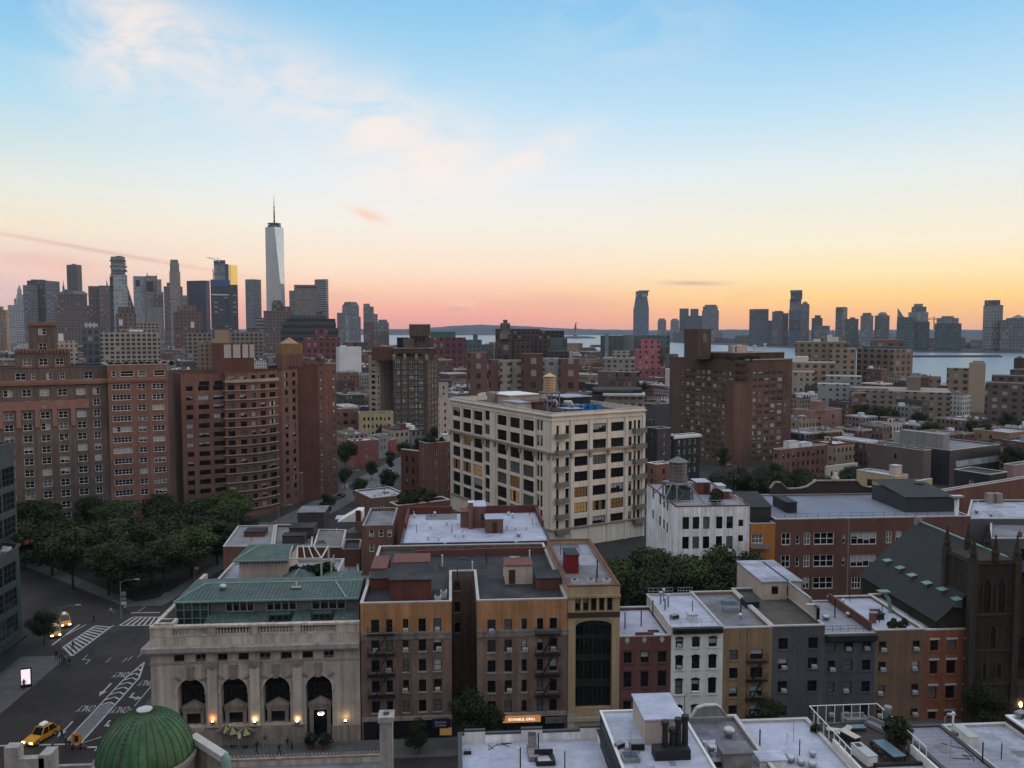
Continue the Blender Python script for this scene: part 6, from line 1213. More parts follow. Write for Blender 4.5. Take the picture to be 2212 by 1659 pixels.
TWR = b; o2 = c0 + VX * 2.5 + VY * 3.5; s2 = lB - VX * 1.0 + VY * 3.5; s3 = lA - VY * 6 + VX * 3.5; zz = at_d(1650,763,338).z
part(b,'setback_storeys',MB().prism([tuple(o2),tuple(s2),tuple(s2 + VY * 20),tuple(s3)],z - 1,zz),mat('dark_setback_brick',(.075,.045,.037),.9)); lg = MB()
lg.obox((c0 + lB) / 2 - VY * .2 + VX * 2,VX,(lB - c0).length - 6,.4,z - .2,z + .25); lg.obox((o2 + s2) / 2 - VY * .2,VX,(s2 - o2).length,.4,zz,zz + .3); part(b,'ledges',lg,mat('pale_ledge',(.34,.29,.26),.85))
a_,d_ = along(c0 + VY * 14,VX,1507,740),along(c0 + VY * 14,VX,1536,740); zq = on_wall(a_,d_,1520,711)[1]; part(b,'roof_tower',MB().prism([tuple(a_),tuple(d_),tuple(d_ + VY * 8),tuple(a_ + VY * 8)],z,zq),mat('roof_tower_brick',(.095,.062,.051),.9)); q = (a_ + d_) / 2 - VY * .1; part(b,'roof_tower_window',MB().obox(q,VX,2.2,.2,zq - 5.5,zq - 2),BLINDD)
part(b,'corner_pier',MB().prism([tuple(c0 - VX * .5 - VY * .5),tuple(c0 + VX * 6 - VY * .5),tuple(c0 + VX * 6),tuple(c0),tuple(c0 + VY * 5),tuple(c0 + VY * 5 - VX * .5)],0,at_d(1588,824,331).z),mat('corner_brick',(.135,.074,.058),.9,.15,.15,streak=.2)); bc = MB()
for k in range(3):
 zk = z - 1.5 - k * 2.9; q = c0 + VX * 3.4 - VY * .8; bc.obox(q,VX,6.4,1.6,zk - .25,zk); bc.obox(q - VY * .75,VX,6.4,.1,zk,zk + 1.0)
part(b,'balconies',bc,IRON)
for k in range(34):
 q = (c0 + VX * rnd.uniform(.5,16) + VY * rnd.uniform(.8,3)) if k % 2 else (c0 + VY * rnd.uniform(3,26) + VX * rnd.uniform(.6,3)); shrub(q.x,q.y,z - 1,rnd.uniform(1.3,2.3),'terrace bush on the roof setback of the tall brick tower','terrace bushes on the tall brick tower',k % 2,False)
for k,(u,h_) in enumerate(((1585,2.2),(1597,2.6),(1612,1.8),(1630,2.4),(1652,3))): q = along(c0 + VY * 9,VX,u,760); part(b,'roof_flue',MB().ring(q.x,q.y,[(.5,zz),(.5,zz + h_),(.8,zz + h_ + .1),(.8,zz + h_ + .7)],8),WPAINT)
part(b,'gable_house',MB().prism([tuple(c0 + VX * 9 + VY * 8),tuple(c0 + VX * 15 + VY * 8),tuple(c0 + VX * 15 + VY * 13),tuple(c0 + VX * 9 + VY * 13)],zz,zz + 3),CREAM)
# ---- houses to its left
b = M('black_corniced_house','black brick house with white windows and a heavy white cornice','house',1456,1440,1512,942,300,DARKW,ROOFW2,'white',1.0,1.8,2.4,3.4,par=.3,n=2,cop=WPAINT)
part(b,'cornice',MB().obox((Vector(b.pts[1]) + Vector(b.pts[2])) / 2 - VY * .3,VX,(Vector(b.pts[2]) - Vector(b.pts[1])).length + .5,.6,b.z1 - 1.0,b.z1 - .13),WPAINT)
M('grey_back_house','plain dark grey house with scattered white windows behind the cream loft','house',1420,1396,1449,926,290,mat('dark_grey_brick',(.06,.058,.06),.9),ROOFW2,'white',.9,1.4,3.2,3.1,n=3)
M('slate_grey_block','slate grey block with pale roof clutter behind the cream loft','house',1415,1390,1449,873,420,mat('slate_grey_brick',(.075,.075,.08),.9),ROOFW2,None,n=4); M('small_red_house','small red brick house with a white cornice at the corner below the black house','house',1418,1398,1450,1003,262,BRICK,ROOFW2,'dark',.9,1.5,2.2,3.2,par=.4,n=2,cop=WPAINT)
# ---- right hand blocks
b = M('pink_walled_factory','low brick factory with a pinkish painted end wall','factory',1752,1714,1818,887,430,mat('faded_pink_paint',(.27,.155,.125),.9,.15,.2,c2=(.22,.14,.12)),ROOFG,('dark','dark'),1.5,1.7,9,3.6,n=3,top=2); q = Vector(b.pts[1]) + VX * 4 + VY * 2; part(b,'stair_tower',MB().obox(q + VX * 3,VX,6,5,b.zr,b.zr + 5.5),mat('faded_pink_paint',(.27,.155,.125)))
b = M('red_brick_row','red brick row with white roof sheds beside the dark tree clump','house',1682,1670,1787,971,298,BRICK,ROOFW2,'dark',1.0,1.7,2.6,3.4,n=7,par=.5)
q = Vector(b.pts[1]) + VX * 8 + VY * 2; bulk(b,q.x,q.x + 5,q.y,q.y + 3,2.4,WHITE,ROOFW2,rz=VA); q += VX * 6; bulk(b,q.x,q.x + 6,q.y,q.y + 4,1.4,WHITE,ROOFW,rz=VA)
b = M('white_row_house','white painted row of windows with a dark roof beyond the tree clump','house',1787,1782,1853,1008,268,mat('dull_white_paint',(.42,.40,.37),.85,.12),ROOFG,'dark',.9,1.6,2.0,3.2,par=.6,n=4)
b = M('yellow_brick_house','yellow brick house with a blank side wall and few odd windows','house',1934,1850,1962,1029,222,YELB,ROOFW,(None,'plain'),.8,2.0,1.6,5,par=.4,n=3,only=(1,))
A_,C_2 = Vector(b.pts[0]),Vector(b.pts[1])
for (u0,v0,u1,v1) in ((1873.5,1036,1884,1050),(1873,1063,1883,1071),(1890,1060,1895,1064),(1896.5,1061,1901,1065)):
 s0,z0_ = on_wall(A_,C_2,u0,v1); s1,z1_ = on_wall(A_,C_2,u1,v0); t_ = (C_2 - A_).normalized(); m_ = A_ + t_ * (s0 + s1) / 2; o = put('window',wtemplate('plain',round(s1 - s0,2),round(z1_ - z0_,2),0)[2],b.root,(m_.x - b.O.x + t_.y * .02,m_.y - b.O.y - t_.x * .02,z0_ - b.O.z),math.atan2(t_.y,t_.x))
bulk(b,*(lambda p: (p.x,p.x + 2.6,p.y,p.y + 2))(on_z(1935,1028,b.zr)),2.6,CREAM,ROOFW,rz=VA)
M('yellow_brick_annex','lower yellow brick annex with a stepped roofline and one window','house',1966,1961,2014,1041,216,YELB,ROOFG,(None,'plain'),.9,1.4,3.5,3.4,par=.4,n=1,only=(1,))
M('mauve_brick_house','mauve brick house with two dark windows in a long side wall','house',1995,1877,2012,973,288,mat('mauve_brick',(.12,.095,.09),.9,.12,.2),ROOFG,('dark',None),1.0,1.7,11,4.2,n=5,only=(0,))
b = M('dark_commercial_building','dark clad commercial building with a broad white mural band','commercial building',2052,1895,2160,973,292,mat('dark_ribbed_cladding',(.035,.04,.042),.6,.2,.5,seam=(.5,40,.05)),ROOFG,None,par=.5,n=6)
s0 = on_wall(b.pts[1],b.pts[2],2064,1000)[0]; s1 = on_wall(b.pts[1],b.pts[2],2158,990)[0]; zq = on_wall(b.pts[1],b.pts[2],2110,990)[1]; zq0 = on_wall(b.pts[1],b.pts[2],2110,1003)[1]; q = Vector(b.pts[1]) + VX * (s0 + s1) / 2
part(b,'mural_band',MB().obox(q - VY * .12,VX,s1 - s0,.2,zq0,zq),mat('faded_white_mural',(.36,.37,.37),.8,.3,.35,c2=(.22,.24,.26))); q = Vector(b.pts[1]) + VY * 4; part(b,'bulkhead',MB().prism([tuple(q + VX * 2),tuple(q + VX * 6),tuple(q + VX * 6 + VY * 17),tuple(q + VX * 2 + VY * 17)],b.zr,b.zr + 5.5),GREYC); part(b,'roof_plant',MB().prism([tuple(q + VX * 7 + VY * 18),tuple(q + VX * 13 + VY * 18),tuple(q + VX * 13 + VY * 23),tuple(q + VX * 7 + VY * 23)],b.zr,b.zr + 4),mat('pale_render',(.3,.3,.29)))
M('black_shed_building','low black shed with two pale windows and a flat black roof','shed',2138,2061,2176,1025,228,DARKW,TAR,('white',None),1.3,1.2,6,3.4,n=2,only=(0,),par=.3); M('brown_garage_row','long low brown brick garage row in front of the black shed','garage',2030,2016,2330,1062,205,BRICKD,ROOFG,None,n=8,par=.4)
b = B('grey_flat_roofed_hall','grey rendered hall with white roof ventilators behind the church roof','hall',[tuple(on_z(2088,1125,13)[:2]),tuple(on_z(2300,1125,13)[:2]),tuple(on_z(2290,1084,13)[:2]),tuple(on_z(2098,1084,13)[:2])],13.5,mat('dim_grey_render',(.10,.10,.105),.9),ROOFW2,None,par=.5); scatter(b,10,4,(1,1,3,4,0))
for k in range(2): q = on_z(2137 + k * 17,1086,13); part(b,'roof_ventilator',MB().box(q.x - .8,q.x + .8,q.y - .8,q.y + .8,13,15.4),LIMED)
b = B('grey_loft_house','dim grey house with a black gridded window below the roof ventilators','house',[tuple(on_z(2138,1168,12)[:2]),tuple(on_z(2300,1168,12)[:2]),tuple(on_z(2290,1112,12)[:2]),tuple(on_z(2140,1112,12)[:2])],12.5,mat('dim_grey_render',(.10,.10,.105)),ROOFG,{0: [rows_cols([(2189,2230)],[(1186,1212)],1200,2205,'loft')]},par=.4); scatter(b,4,9,(1,3,5))
p = on_y(2078,1158,150); t = thing('flue_stack','tall pale free standing flue behind the church ridge','flue',(p.x,152,0)); MB().ring(0,0,[(.42,0),(.40,Z_(1074,2078,152))],12).build('stack',STEEL,t,True); MB().box(-1.1,1.1,-.6,.6,Z_(1074,2078,152),Z_(1070,2078,152)).build('cap',STEEL,t)
M('brick_gable_house','brick house with a gabled end among the trees beyond the mauve house','house',1944,1900,1958,905,440,BRICKD,ROOFG,None,n=2); M('long_brick_stable','long low dark brick range with white machinery along its roof','warehouse',2058,2050,2180,917,455,BRICKD,ROOFW2,'dark',1.2,1.6,4,4,n=12,rot=R(38))
M('tan_side_house','tan brick house with a pale side and a tree in front near the frame edge','house',2181,2101,2240,935,360,TANB,ROOFW2,('dark',None),1.1,1.5,4,3.4,n=2); M('pale_pink_shopfront','pale pink low house at the right frame edge behind the black shed','house',2190,2168,2330,1005,250,mat('pale_pink_paint',(.24,.18,.17),.9),ROOFG,None,n=2)
# ================================================================ FAR CITY: downtown and the opposite shore
def far(name,label,cat,vols,D,group=None):
 """a far building from its seen outline. vols: (u0, u1, v top, material[, column of the near corner | None, v bottom, depth offset, plan shape])"""
 t = None; a0 = at_d((vols[0][0] + vols[0][1]) / 2,720,D); t = thing(name,label,cat,(a0.x,a0.y,0),0,group); g = Vector((a0.x,a0.y,0)); names = {}
 for k,vo in enumerate(vols):
  u0,u1,vt,m = vo[:4]; uc = vo[4] if len(vo) > 4 else None; vb = vo[5] if len(vo) > 5 else None; dd = vo[6] if len(vo) > 6 else 0; shp = vo[7] if len(vo) > 7 else 'box'; nm = vo[8] if len(vo) > 8 else ('tower_body' if k == 0 else 'tower_block')
  Dk = D + dd; z1 = at_d((u0 + u1) / 2,vt,Dk).z; z0 = at_d((u0 + u1) / 2,vb,Dk).z if vb else 0; mb = MB()
  A = at_d(u0,720,Dk); Bq = at_d(u1,720,Dk); A = Vector((A.x,A.y)); Bq = Vector((Bq.x,Bq.y)); wd = (Bq - A).length
  if uc is not None:
   P,_z = corner(uc,720,Dk,u0,u1,(R(35) if (uc - u0) / (u1 - u0) < .5 else R(55)) - R(4) - math.atan2(at_d(uc,720,Dk).x,Dk))
   rz = math.atan2(P[2][1] - P[1][1],P[2][0] - P[1][0]); w2 = (Vector(P[2]) - Vector(P[1])).length; d2 = (Vector(P[0]) - Vector(P[1])).length
   mb.box(0,w2,0,d2,z0,z1); mb.build(nm,m,t,False,(P[1][0] - g.x,P[1][1] - g.y,0),rz); continue
  q = at_d((u0 + u1) / 2,720,Dk); q = Vector((q.x,q.y)); e1 = Vector((q.y,-q.x)).normalized(); wd *= abs((Bq - A).normalized().dot(e1)); A = q - e1 * wd / 2
  rz = math.atan2(e1.y,e1.x); dep = min(wd * .8,70); loc = (A.x - g.x,A.y - g.y,0)
  if shp == 'box': mb.box(0,wd,0,dep,z0,z1)
  elif shp == 'taper': s = wd * .12; mb.prism([(0,0),(wd,0),(wd,dep),(0,dep)],z0,z0 + .01); b_ = len(mb.v); mb.face([(0,0,z0),(wd,0,z0),(wd - s,s,z1),(s,s,z1)]); mb.face([(wd,0,z0),(wd,dep,z0),(wd - s,dep - s,z1),(wd - s,s,z1)]); mb.face([(wd,dep,z0),(0,dep,z0),(s,dep - s,z1),(wd - s,dep - s,z1)]); mb.face([(0,dep,z0),(0,0,z0),(s,s,z1),(s,dep - s,z1)]); mb.face([(s,s,z1),(wd - s,s,z1),(wd - s,dep - s,z1),(s,dep - s,z1)])
  elif shp == 'round': mb.ring(wd / 2,wd / 2,[(wd / 2,z0),(wd / 2,z1)],20)
  elif shp == 'dome': mb.ring(wd / 2,wd / 2,[(wd / 2 * math.cos(a * .26),z0 + (z1 - z0) * math.sin(a * .26)) for a in range(7)],12)
  elif shp == 'cone': mb.ring(wd / 2,wd / 2,[(wd / 2,z0),(.3,z1)],8)
  elif shp == 'mansard': mb.ring(wd / 2,wd / 2,[(wd * .7,z0),(wd * .48,z1)],4)
  elif shp == 'pyr': mb.ring(wd / 2,dep / 2,[(wd * .7,z0),(.2,z1)],4)
  elif shp == 'slant': mb.prism([(0,0),(wd,0),(wd,dep),(0,dep)],z0,z0 + .01); zl = z1; zr2 = z0 + (z1 - z0) * .55; q = [(0,0),(wd,0),(wd,dep),(0,dep)]; zt_ = [zl,zr2,zr2,zl]; mb.face([(q[k_][0],q[k_][1],zt_[k_]) for k_ in range(4)]); [mb.face([(*q[i],z0),(*q[(i + 1) % 4],z0),(*q[(i + 1) % 4],zt_[(i + 1) % 4]),(*q[i],zt_[i])]) for i in range(4)]
  mb.build(nm,m,t,False,loc,rz)
 return t
F_ = facade
fGREY = F_('far_grey_facade',(.17,.18,.195),(.08,.09,.10),3.4,4,.5,.55); fDGREY = F_('far_dark_grey_facade',(.085,.093,.105),(.05,.055,.065),3,4,.6,.6,bright=.08)
fBROWN = F_('far_brown_facade',(.115,.085,.075),(.04,.036,.036),3.6,3.8,.45,.5,bright=.08); fRED = F_('far_red_brown_facade',(.15,.08,.068),(.05,.035,.033),3.6,3.8,.4,.45,bright=.08)
fBEIGE = F_('far_beige_facade',(.21,.185,.16),(.07,.065,.06),3.2,3.8,.42,.5,bright=.12); fPALE = F_('far_pale_glass',(.26,.28,.30),(.20,.22,.25),3,4,.7,.6,bright=.3,bc=(.34,.36,.38),rough=.12)
fWHITE = F_('far_white_facade',(.32,.33,.34),(.12,.13,.15),4,4.2,.5,.45); fNAVY = F_('far_navy_glass',(.022,.03,.05),(.02,.03,.055),3,4,.7,.7,bright=.1,bc=(.06,.08,.11),rough=.12); fBLUEG = F_('far_blue_grey_glass',(.10,.135,.17),(.07,.10,.135),3,3.8,.6,.6,bright=.2,bc=(.12,.14,.16),rough=.15)
fSTRIPE = F_('far_striped_glass',(.25,.26,.27),(.045,.05,.06),60,4.4,1.0,.5,bright=0,rough=.12); fTEAL = F_('far_teal_glass',(.075,.115,.12),(.05,.085,.09),3,4,.65,.7,bright=.2,bc=(.1,.14,.14),rough=.12); fSTEEL = F_('far_rippled_steel',(.20,.19,.17),(.05,.05,.05),7,200,.45,1.0,bright=0,rough=.3,metal=.3)
fBLACKB = F_('far_black_banded',(.05,.05,.055),(.015,.015,.017),200,5.5,1.0,.45,bright=0); fCONS = F_('far_unclad_frame',(.035,.035,.04),(.012,.012,.015),8,4.4,.6,.6,bright=.12,bc=(.35,.33,.3)); fCONC = F_('far_raw_concrete',(.24,.24,.245),(.18,.18,.19),6,9,.2,.5)
fMAROON = F_('far_maroon_facade',(.15,.045,.05),(.05,.02,.022),3.4,4,.45,.55,bright=.14,bc=(.28,.22,.21)); fBRK = F_('far_brick_facade',(.15,.075,.06),(.035,.028,.028),3.2,3.4,.42,.5,bright=.14); fGRID = F_('cream_loft_grid',(.30,.27,.235),(.03,.03,.032),5.2,4.6,.66,.6,bright=.06); fGRIDD = F_('taupe_loft_grid',(.20,.175,.155),(.03,.03,.032),5.2,4.6,.6,.55,bright=.06)
fTAN = F_('tan_far_facade',(.27,.205,.145),(.05,.045,.04),3.4,3.4,.42,.5,bright=.15); BLUEB = mat('blue_netting',(.02,.09,.2),.8); YEL = mat('sunset_tinted_mirror_glass',(.75,.60,.25),.12,.03,1,metal=1.0); TEALR = mat('far_green_roof',(.06,.14,.125),.8)  # YEL: gold of the reflected sunset put into the mirror's own colour
AX = lambda x: x / 4.096
AY = lambda y: 513 + y / 4.096
BX = lambda x: 486 + x / 4.096
BY = lambda y: 540 + y / 4.096
CX = lambda x: 972 + x / 3.413
CY = lambda y: 621 + y / 3.413
DX = lambda x: 1566 + x / 3.425
DY = lambda y: 594 + y / 3.425
def a(x0,x1,y,m,xc=None,yb=None,dd=0,shp='box',*nm): return (AX(x0),AX(x1),AY(y),m,AX(xc) if xc else None,AY(yb) if yb else None,dd,shp,*nm)
def bb(x0,x1,y,m,xc=None,yb=None,dd=0,shp='box',*nm): return (BX(x0),BX(x1),BY(y),m,BX(xc) if xc else None,BY(yb) if yb else None,dd,shp,*nm)
def c_(x0,x1,y,m,xc=None,yb=None,dd=0,shp='box',*nm): return (CX(x0),CX(x1),CY(y),m,CX(xc) if xc else None,CY(yb) if yb else None,dd,shp,*nm)
def d_(x0,x1,y,m,xc=None,yb=None,dd=0,shp='box',*nm): return (DX(x0),DX(x1),DY(y),m,DX(xc) if xc else None,DY(yb) if yb else None,dd,shp,*nm)
tp = mat('far_antenna',(.08,.08,.09),.7)
far('tan_setback_tower','tan stepped block cut by the frame edge at the foot of the downtown skyline','building',[a(-60,92,640,fTAN,60),a(-30,40,610,fTAN)],1300)
far('wedding_cake_tower','white stepped municipal tower with stacked round turrets and a thin spire','tower',[a(78,225,598,fWHITE),a(158,218,505,fWHITE,None,600,5),a(166,206,455,fWHITE,None,505,6,'round','turret'),a(175,198,437,fWHITE,None,455,8,'round','turret'),a(180,192,415,tp,None,437,9,'cone','spire'),a(135,156,540,fWHITE,None,600,5,'round','turret')],3000)
far('grey_slab_tower','wide blue grey windowless slab with a darker notch, left of the rippled steel tower','tower',[a(255,543,380,fDGREY,415,None,20),a(218,348,422,fGREY,None,None,0),a(415,543,400,fGREY,None,None,-4),a(290,420,372,fDGREY,None,384,30)],2500)
far('spire_tower','thin dark spire peeping up beside the rippled steel tower','tower',[a(566,584,430,fBROWN),a(570,581,375,tp,None,430,2,'cone','spire')],3300)
far('rippled_steel_tower','tall tower with vertically rippled steel faces and a flat top','tower',[a(608,742,240,fSTEEL,700),a(655,690,233,tp,None,240,10)],3200)
far('stepped_brown_tower','broad brown stepped office block with a rounded top below the rippled steel tower','tower',[a(500,795,600,fBROWN),a(528,782,500,fBROWN,None,None,20),a(560,760,470,fDGREY,None,500,25,'mansard'),a(585,690,458,fDGREY,None,475,30)],2300)
far('brown_twin_slab','brown grey flat topped slab with vertical ribs beside the stacked box tower','tower',[a(793,885,430,fBROWN),a(885,1000,425,fBROWN,None,None,8),a(955,1022,365,fDGREY,None,None,40,'slant')],2700)
jv = [a(1015,1140,330,fPALE),a(985,1022,345,fDGREY,None,None,6)]; rj = random.Random(4)
for k in range(13): y = 172 + k * 13; q = rj.choice((-8,0,4)); jv.append(a(990 + rj.randint(0,26),1130 + rj.randint(-8,14),y,fPALE if k % 3 else fGREY,None,y + 10,-2 + rj.randint(0,5),'box','shifted_storey'))
jv.append(a(1000,1122,170,fGREY,None,340,6)); jv.append(a(1045,1105,163,fGREY,None,172,9))
far('stacked_box_tower','slim pale tower of irregular shifted boxes with jutting balconies near its top','tower',jv,2000)
far('dark_wedge_tower','dark slanted roof tower tucked behind the stacked box tower','tower',[a(1135,1205,410,fDGREY,None,None,0,'slant')],2600)
far('pale_glass_tower','pale glass and stone tower with two big dark square openings and sloping shoulders','tower',[a(1192,1312,342,fPALE),a(1305,1400,338,fBEIGE,None,None,4),a(1395,1440,370,fBEIGE,None,None,6),a(1430,1455,480,fBEIGE,None,None,8),a(1212,1250,375,mat('far_dark_panel',(.03,.032,.036)),None,433,-3,'box','dark_opening'),a(1308,1365,385,mat('far_dark_panel',(.03,.032,.036)),None,470,-3,'box','dark_opening'),a(1370,1450,512,fBROWN,None,610,-4),a(1312,1322,305,tp,None,338,10,'cone','finial'),a(1397,1404,315,tp,None,370,10,'cone','finial')],2600)
far('deco_tower','slender beige art deco tower with a narrowing crown','tower',[a(1512,1608,300,fBEIGE),a(1518,1600,225,fBEIGE,None,300,4),a(1523,1592,196,fBEIGE,None,225,6),a(1486,1516,398,fBEIGE,None,None,3),a(1458,1490,432,fGREY,None,None,5),a(1605,1625,435,fRED,None,None,10)],3000)
far('navy_glass_slab','wide dark navy glass slab left of the unfinished tower','tower',[a(1662,1866,380,fNAVY,1830),a(1612,1668,512,fGREY,None,None,-5)],2800)
ut = far('unfinished_tower','unfinished tower with a bare frame, blue netting and raw concrete cores','tower',[a(1872,2042,430,fCONS),a(2036,2111,418,fCONS,None,None,4),a(1872,2042,373,BLUEB,None,432,-2,'box','blue_netting'),a(1905,1956,215,fCONC,None,373,8,'box','concrete_core'),a(1956,2005,205,fCONC,None,373,10,'box','concrete_core'),a(2005,2036,235,fNAVY,None,373,12),a(1880,2042,500,WHITE,None,512,-3,'box','white_deck_band'),a(1905,1950,205,tp,None,240,7),a(1957,2008,200,tp,None,228,7)],3100)
far('sunset_mirror_tower','flat glass tower mirroring the sunset gold beside the unfinished tower','tower',[(AX(2040),AX(2112),AY(242),YEL,AX(2052))],3180)
def tower_crane(u,v,D,ub,vb,ut,vt,label):
 o = at_d(u,720,D); t = thing('tower_crane',label,'crane',(o.x,o.y,0)); g = Vector((o.x,o.y,0)); w_ = 2.2; q = lambda u_,v_: at_d(u_,v_,D) - g
 MB().bar(q(u,v + 22),q(u,v),w_).build('mast',tp,t); MB().bar(q(u,v),q(ub,vb),w_ * .8).build('jib',tp,t); MB().bar(q(u,v),q(ut,vt),w_).build('counter_jib',tp,t); MB().bar(q(u,v - 5),q(u,v),w_ * .8).bar(q(u,v - 5),q(ub,vb),.7).build('apex',tp,t); return t
tower_crane(AX(1930),AY(205),3100,AX(1828),AY(176),AX(1950),AY(206),'long armed crane perched on the concrete cores of the unfinished tower'); tower_crane(AX(1887),AY(320),3090,AX(1880),AY(278),AX(1900),AY(330),'small steep crane beside the blue netting of the unfinished tower')
far('rust_deco_block','rust brown stepped block below the deco tower and the navy slab','building',[a(1540,1795,655,fRED),a(1575,1740,605,fRED,None,None,10),a(1610,1720,598,fRED,None,610,15)],1800)
far('plain_grey_tower','plain grey flat topped tower between the unfinished tower and the tallest tower','tower',[bb(188,328,258,fGREY,262)],3300)
# the tallest tower: square base, square top turned by an eighth, eight tall triangles
D = 3270; bl_,br_ = at_d(574.5,672,D),at_d(619,672,D); wd = (br_ - bl_).length; cb = at_d(596.5,700,D + wd * .5); zr_t = at_d(595,489,D).z; t = thing('tallest_tower','tallest tower of tapering mirrored triangles with a ring and mast on top','tower',(cb.x,cb.y,0)); h2 = wd * .52; rot = R(12)
bs = [Vector((h2 * 1.2 * math.cos(R(45 + 90 * k) + rot),h2 * 1.2 * math.sin(R(45 + 90 * k) + rot),30)) for k in range(4)]; tt = [Vector((h2 * .83 * math.cos(R(90 * k) + rot),h2 * .83 * math.sin(R(90 * k) + rot),zr_t)) for k in range(4)]
MIR = F_('mirror_tower_glass',(.62,.65,.68),(.55,.59,.63),3,4,.8,.85,bright=.3,bc=(.7,.73,.76),rough=.1,metal=.9,spec=.8,var=.05); mb = MB()
for k in range(4): mb.face([bs[k],bs[(k + 1) % 4],tt[(k + 1) % 4]]); mb.face([bs[k],tt[(k + 1) % 4],tt[k]]) ; mb.face([Vector((bs[k].x,bs[k].y,0)),Vector((bs[(k + 1) % 4].x,bs[(k + 1) % 4].y,0)),bs[(k + 1) % 4],bs[k]])
mb.face(tt); mb.build('glass_shaft',MIR,t); zz = at_d(595,484,D).z; MB().ring(0,0,[(h2 * .62,zr_t),(h2 * .62,zr_t + 8)],16).build('crown',tp,t); MB().ring(0,0,[(h2 * .5,zr_t + 12),(h2 * .62,zr_t + 13),(h2 * .62,zr_t + 16),(h2 * .5,zr_t + 17)],24).build('communication_ring',tp,t); za_ = at_d(595,421,D).z
MB().ring(0,0,[(3.2,zr_t + 8),(2.6,zr_t + (za_ - zr_t) * .45),(1.3,zr_t + (za_ - zr_t) * .75),(.6,za_)],8).build('mast',tp,t)
for f in (.2,.35,.5,.65): MB().ring(0,0,[(3.8,zr_t + (za_ - zr_t) * f),(3.8,zr_t + (za_ - zr_t) * f + 2.5)],8).build('mast_ring',tp,t)
far('beige_crowned_tower','beige postmodern tower with a colonnaded top and stepped shoulders','tower',[bb(618,846,330,fBEIGE),bb(618,830,308,fBEIGE,None,330,4),bb(574,640,360,fGREY,None,None,6),bb(640,820,322,mat('far_dark_panel',(.03,.032,.036)),None,334,-2,'box','colonnade')],3100)
far('striped_glass_tower','glass tower with white horizontal stripes beside the beige crowned tower','tower',[bb(800,920,258,fSTRIPE,900)],3300)
far('brown_turret_building','dark brown stepped telephone building with a blunt turret below the tallest tower','building',[bb(345,600,538,fBROWN),bb(418,520,470,fBROWN,None,540,15),bb(430,505,446,fBROWN,None,470,20),bb(520,590,500,fBROWN,None,540,12)],2000)
far('low_striped_office','small pale striped office building left of the brown turret building','office building',[bb(270,350,600,fSTRIPE)],2100)
far('black_terraced_block','broad black terraced block with pale horizontal ledges and a roof box','building',[bb(498,1005,690,fBLACKB,None,None,-10),bb(510,985,640,fBLACKB),bb(540,980,608,fBLACKB,None,None,20),bb(575,900,580,fDGREY,None,None,35),bb(810,868,545,fDGREY,None,None,45)],1450)
far('domed_stone_tower','grey tower with a chamfered mansard top on the waterfront','tower',[bb(1040,1188,495,fGREY),bb(1062,1168,458,fDGREY,None,495,8,'mansard'),bb(1180,1202,590,fGREY,None,None,10)],3300)
far('waterfront_twin_block','grey pair of joined apartment blocks beside the mansard topped tower','building',[bb(993,1062,555,fGREY),bb(1060,1098,578,fPALE,None,None,4)],2600)
far('brick_glass_tower','waterfront tower with a brick lower half and a glassy upper half','tower',[bb(1226,1318,500,fGREY),bb(1228,1285,475,fGREY,None,500,5),bb(1226,1320,640,fBRK,None,None,-4)],2500)
far('waterfront_end_block','grey apartment block with roof tanks ending the downtown shoreline','building',[bb(1322,1450,640,fGREY),bb(1358,1436,616,fGREY,None,None,8),bb(1318,1352,566,fGREY,None,None,12),bb(1340,1452,720,fBROWN,None,None,-6)],2400)
far('red_brick_warehouse','long dark red brick warehouse with rows of pale windows below the black terraced block','warehouse',[bb(690,1018,778,fMAROON),bb(800,905,705,fMAROON,None,None,25)],1050)
far('white_wrapped_building','building wrapped in white sheeting','building',[bb(980,1205,858,F_('white_sheeting',(.50,.52,.55),(.42,.44,.48),4.5,300,.06,1.0,bright=0,rough=.7),1010),bb(1015,1075,845,WPAINT,None,870,5)],800)
far('gabled_brick_school','brick building with an arched red gable and pale roofs','building',[bb(700,880,955,fBRK),bb(800,868,918,fBRK,None,960,-3,'dome','gable'),bb(360,480,945,fGREY,None,None,3)],720)
far('green_roofed_federal_building','huge red brick arched building under a pale green roof by the river','building',[bb(1805,2130,775,fMAROON),bb(1815,2040,722,TEALR,None,776,12,'mansard' if False else 'box','roof')],1000)
far('brick_shoulder_block','dull red brick block with small windows to the right of the arched red building','building',[bb(2135,2290,905,fBRK,2150)],620)
far('glass_office_strip','low teal glass office building on the river behind the red arched building','office building',[c_(115,235,385,fTEAL),c_(170,205,345,fTEAL,None,None,4)],1300)
far('cream_white_loft','broad cream loft with a dense grid of windows on the left skyline foot','loft building',[a(893,1415,833,fGRID),a(1050,1270,808,fGRID,None,None,15),a(1140,1265,818,WPAINT,None,836,12)],900)
far('taupe_loft','taupe gridded loft below the navy slab','loft building',[a(1635,1880,845,fGRIDD),a(1735,1800,800,fDGREY,None,None,12),a(1690,1720,745,WPAINT,None,800,20)],950)
far('brown_gridded_loft','brown gridded loft below the plain grey tower','loft building',[bb(30,345,725,fGRIDD),bb(200,300,690,fBROWN,None,None,15)],1000)
far('tan_stepped_apartments','tan stepped apartment block with a blank yellowish upper wall','apartment building',[a(1745,1915,920,fTAN),a(1860,1915,900,fTAN,None,None,-4),a(1900,2030,818,mat('blank_tan_wall',(.36,.26,.17),.9,.1,.05),None,None,14)],640)
far('cream_penthouse_block','small cream block with a white penthouse right of the stepped brick tower','building',[a(503,680,915,F_('cream_small_grid',(.30,.25,.20),(.05,.045,.04),3.2,3.4,.45,.5)),a(515,560,850,WPAINT,None,915,5)],640)
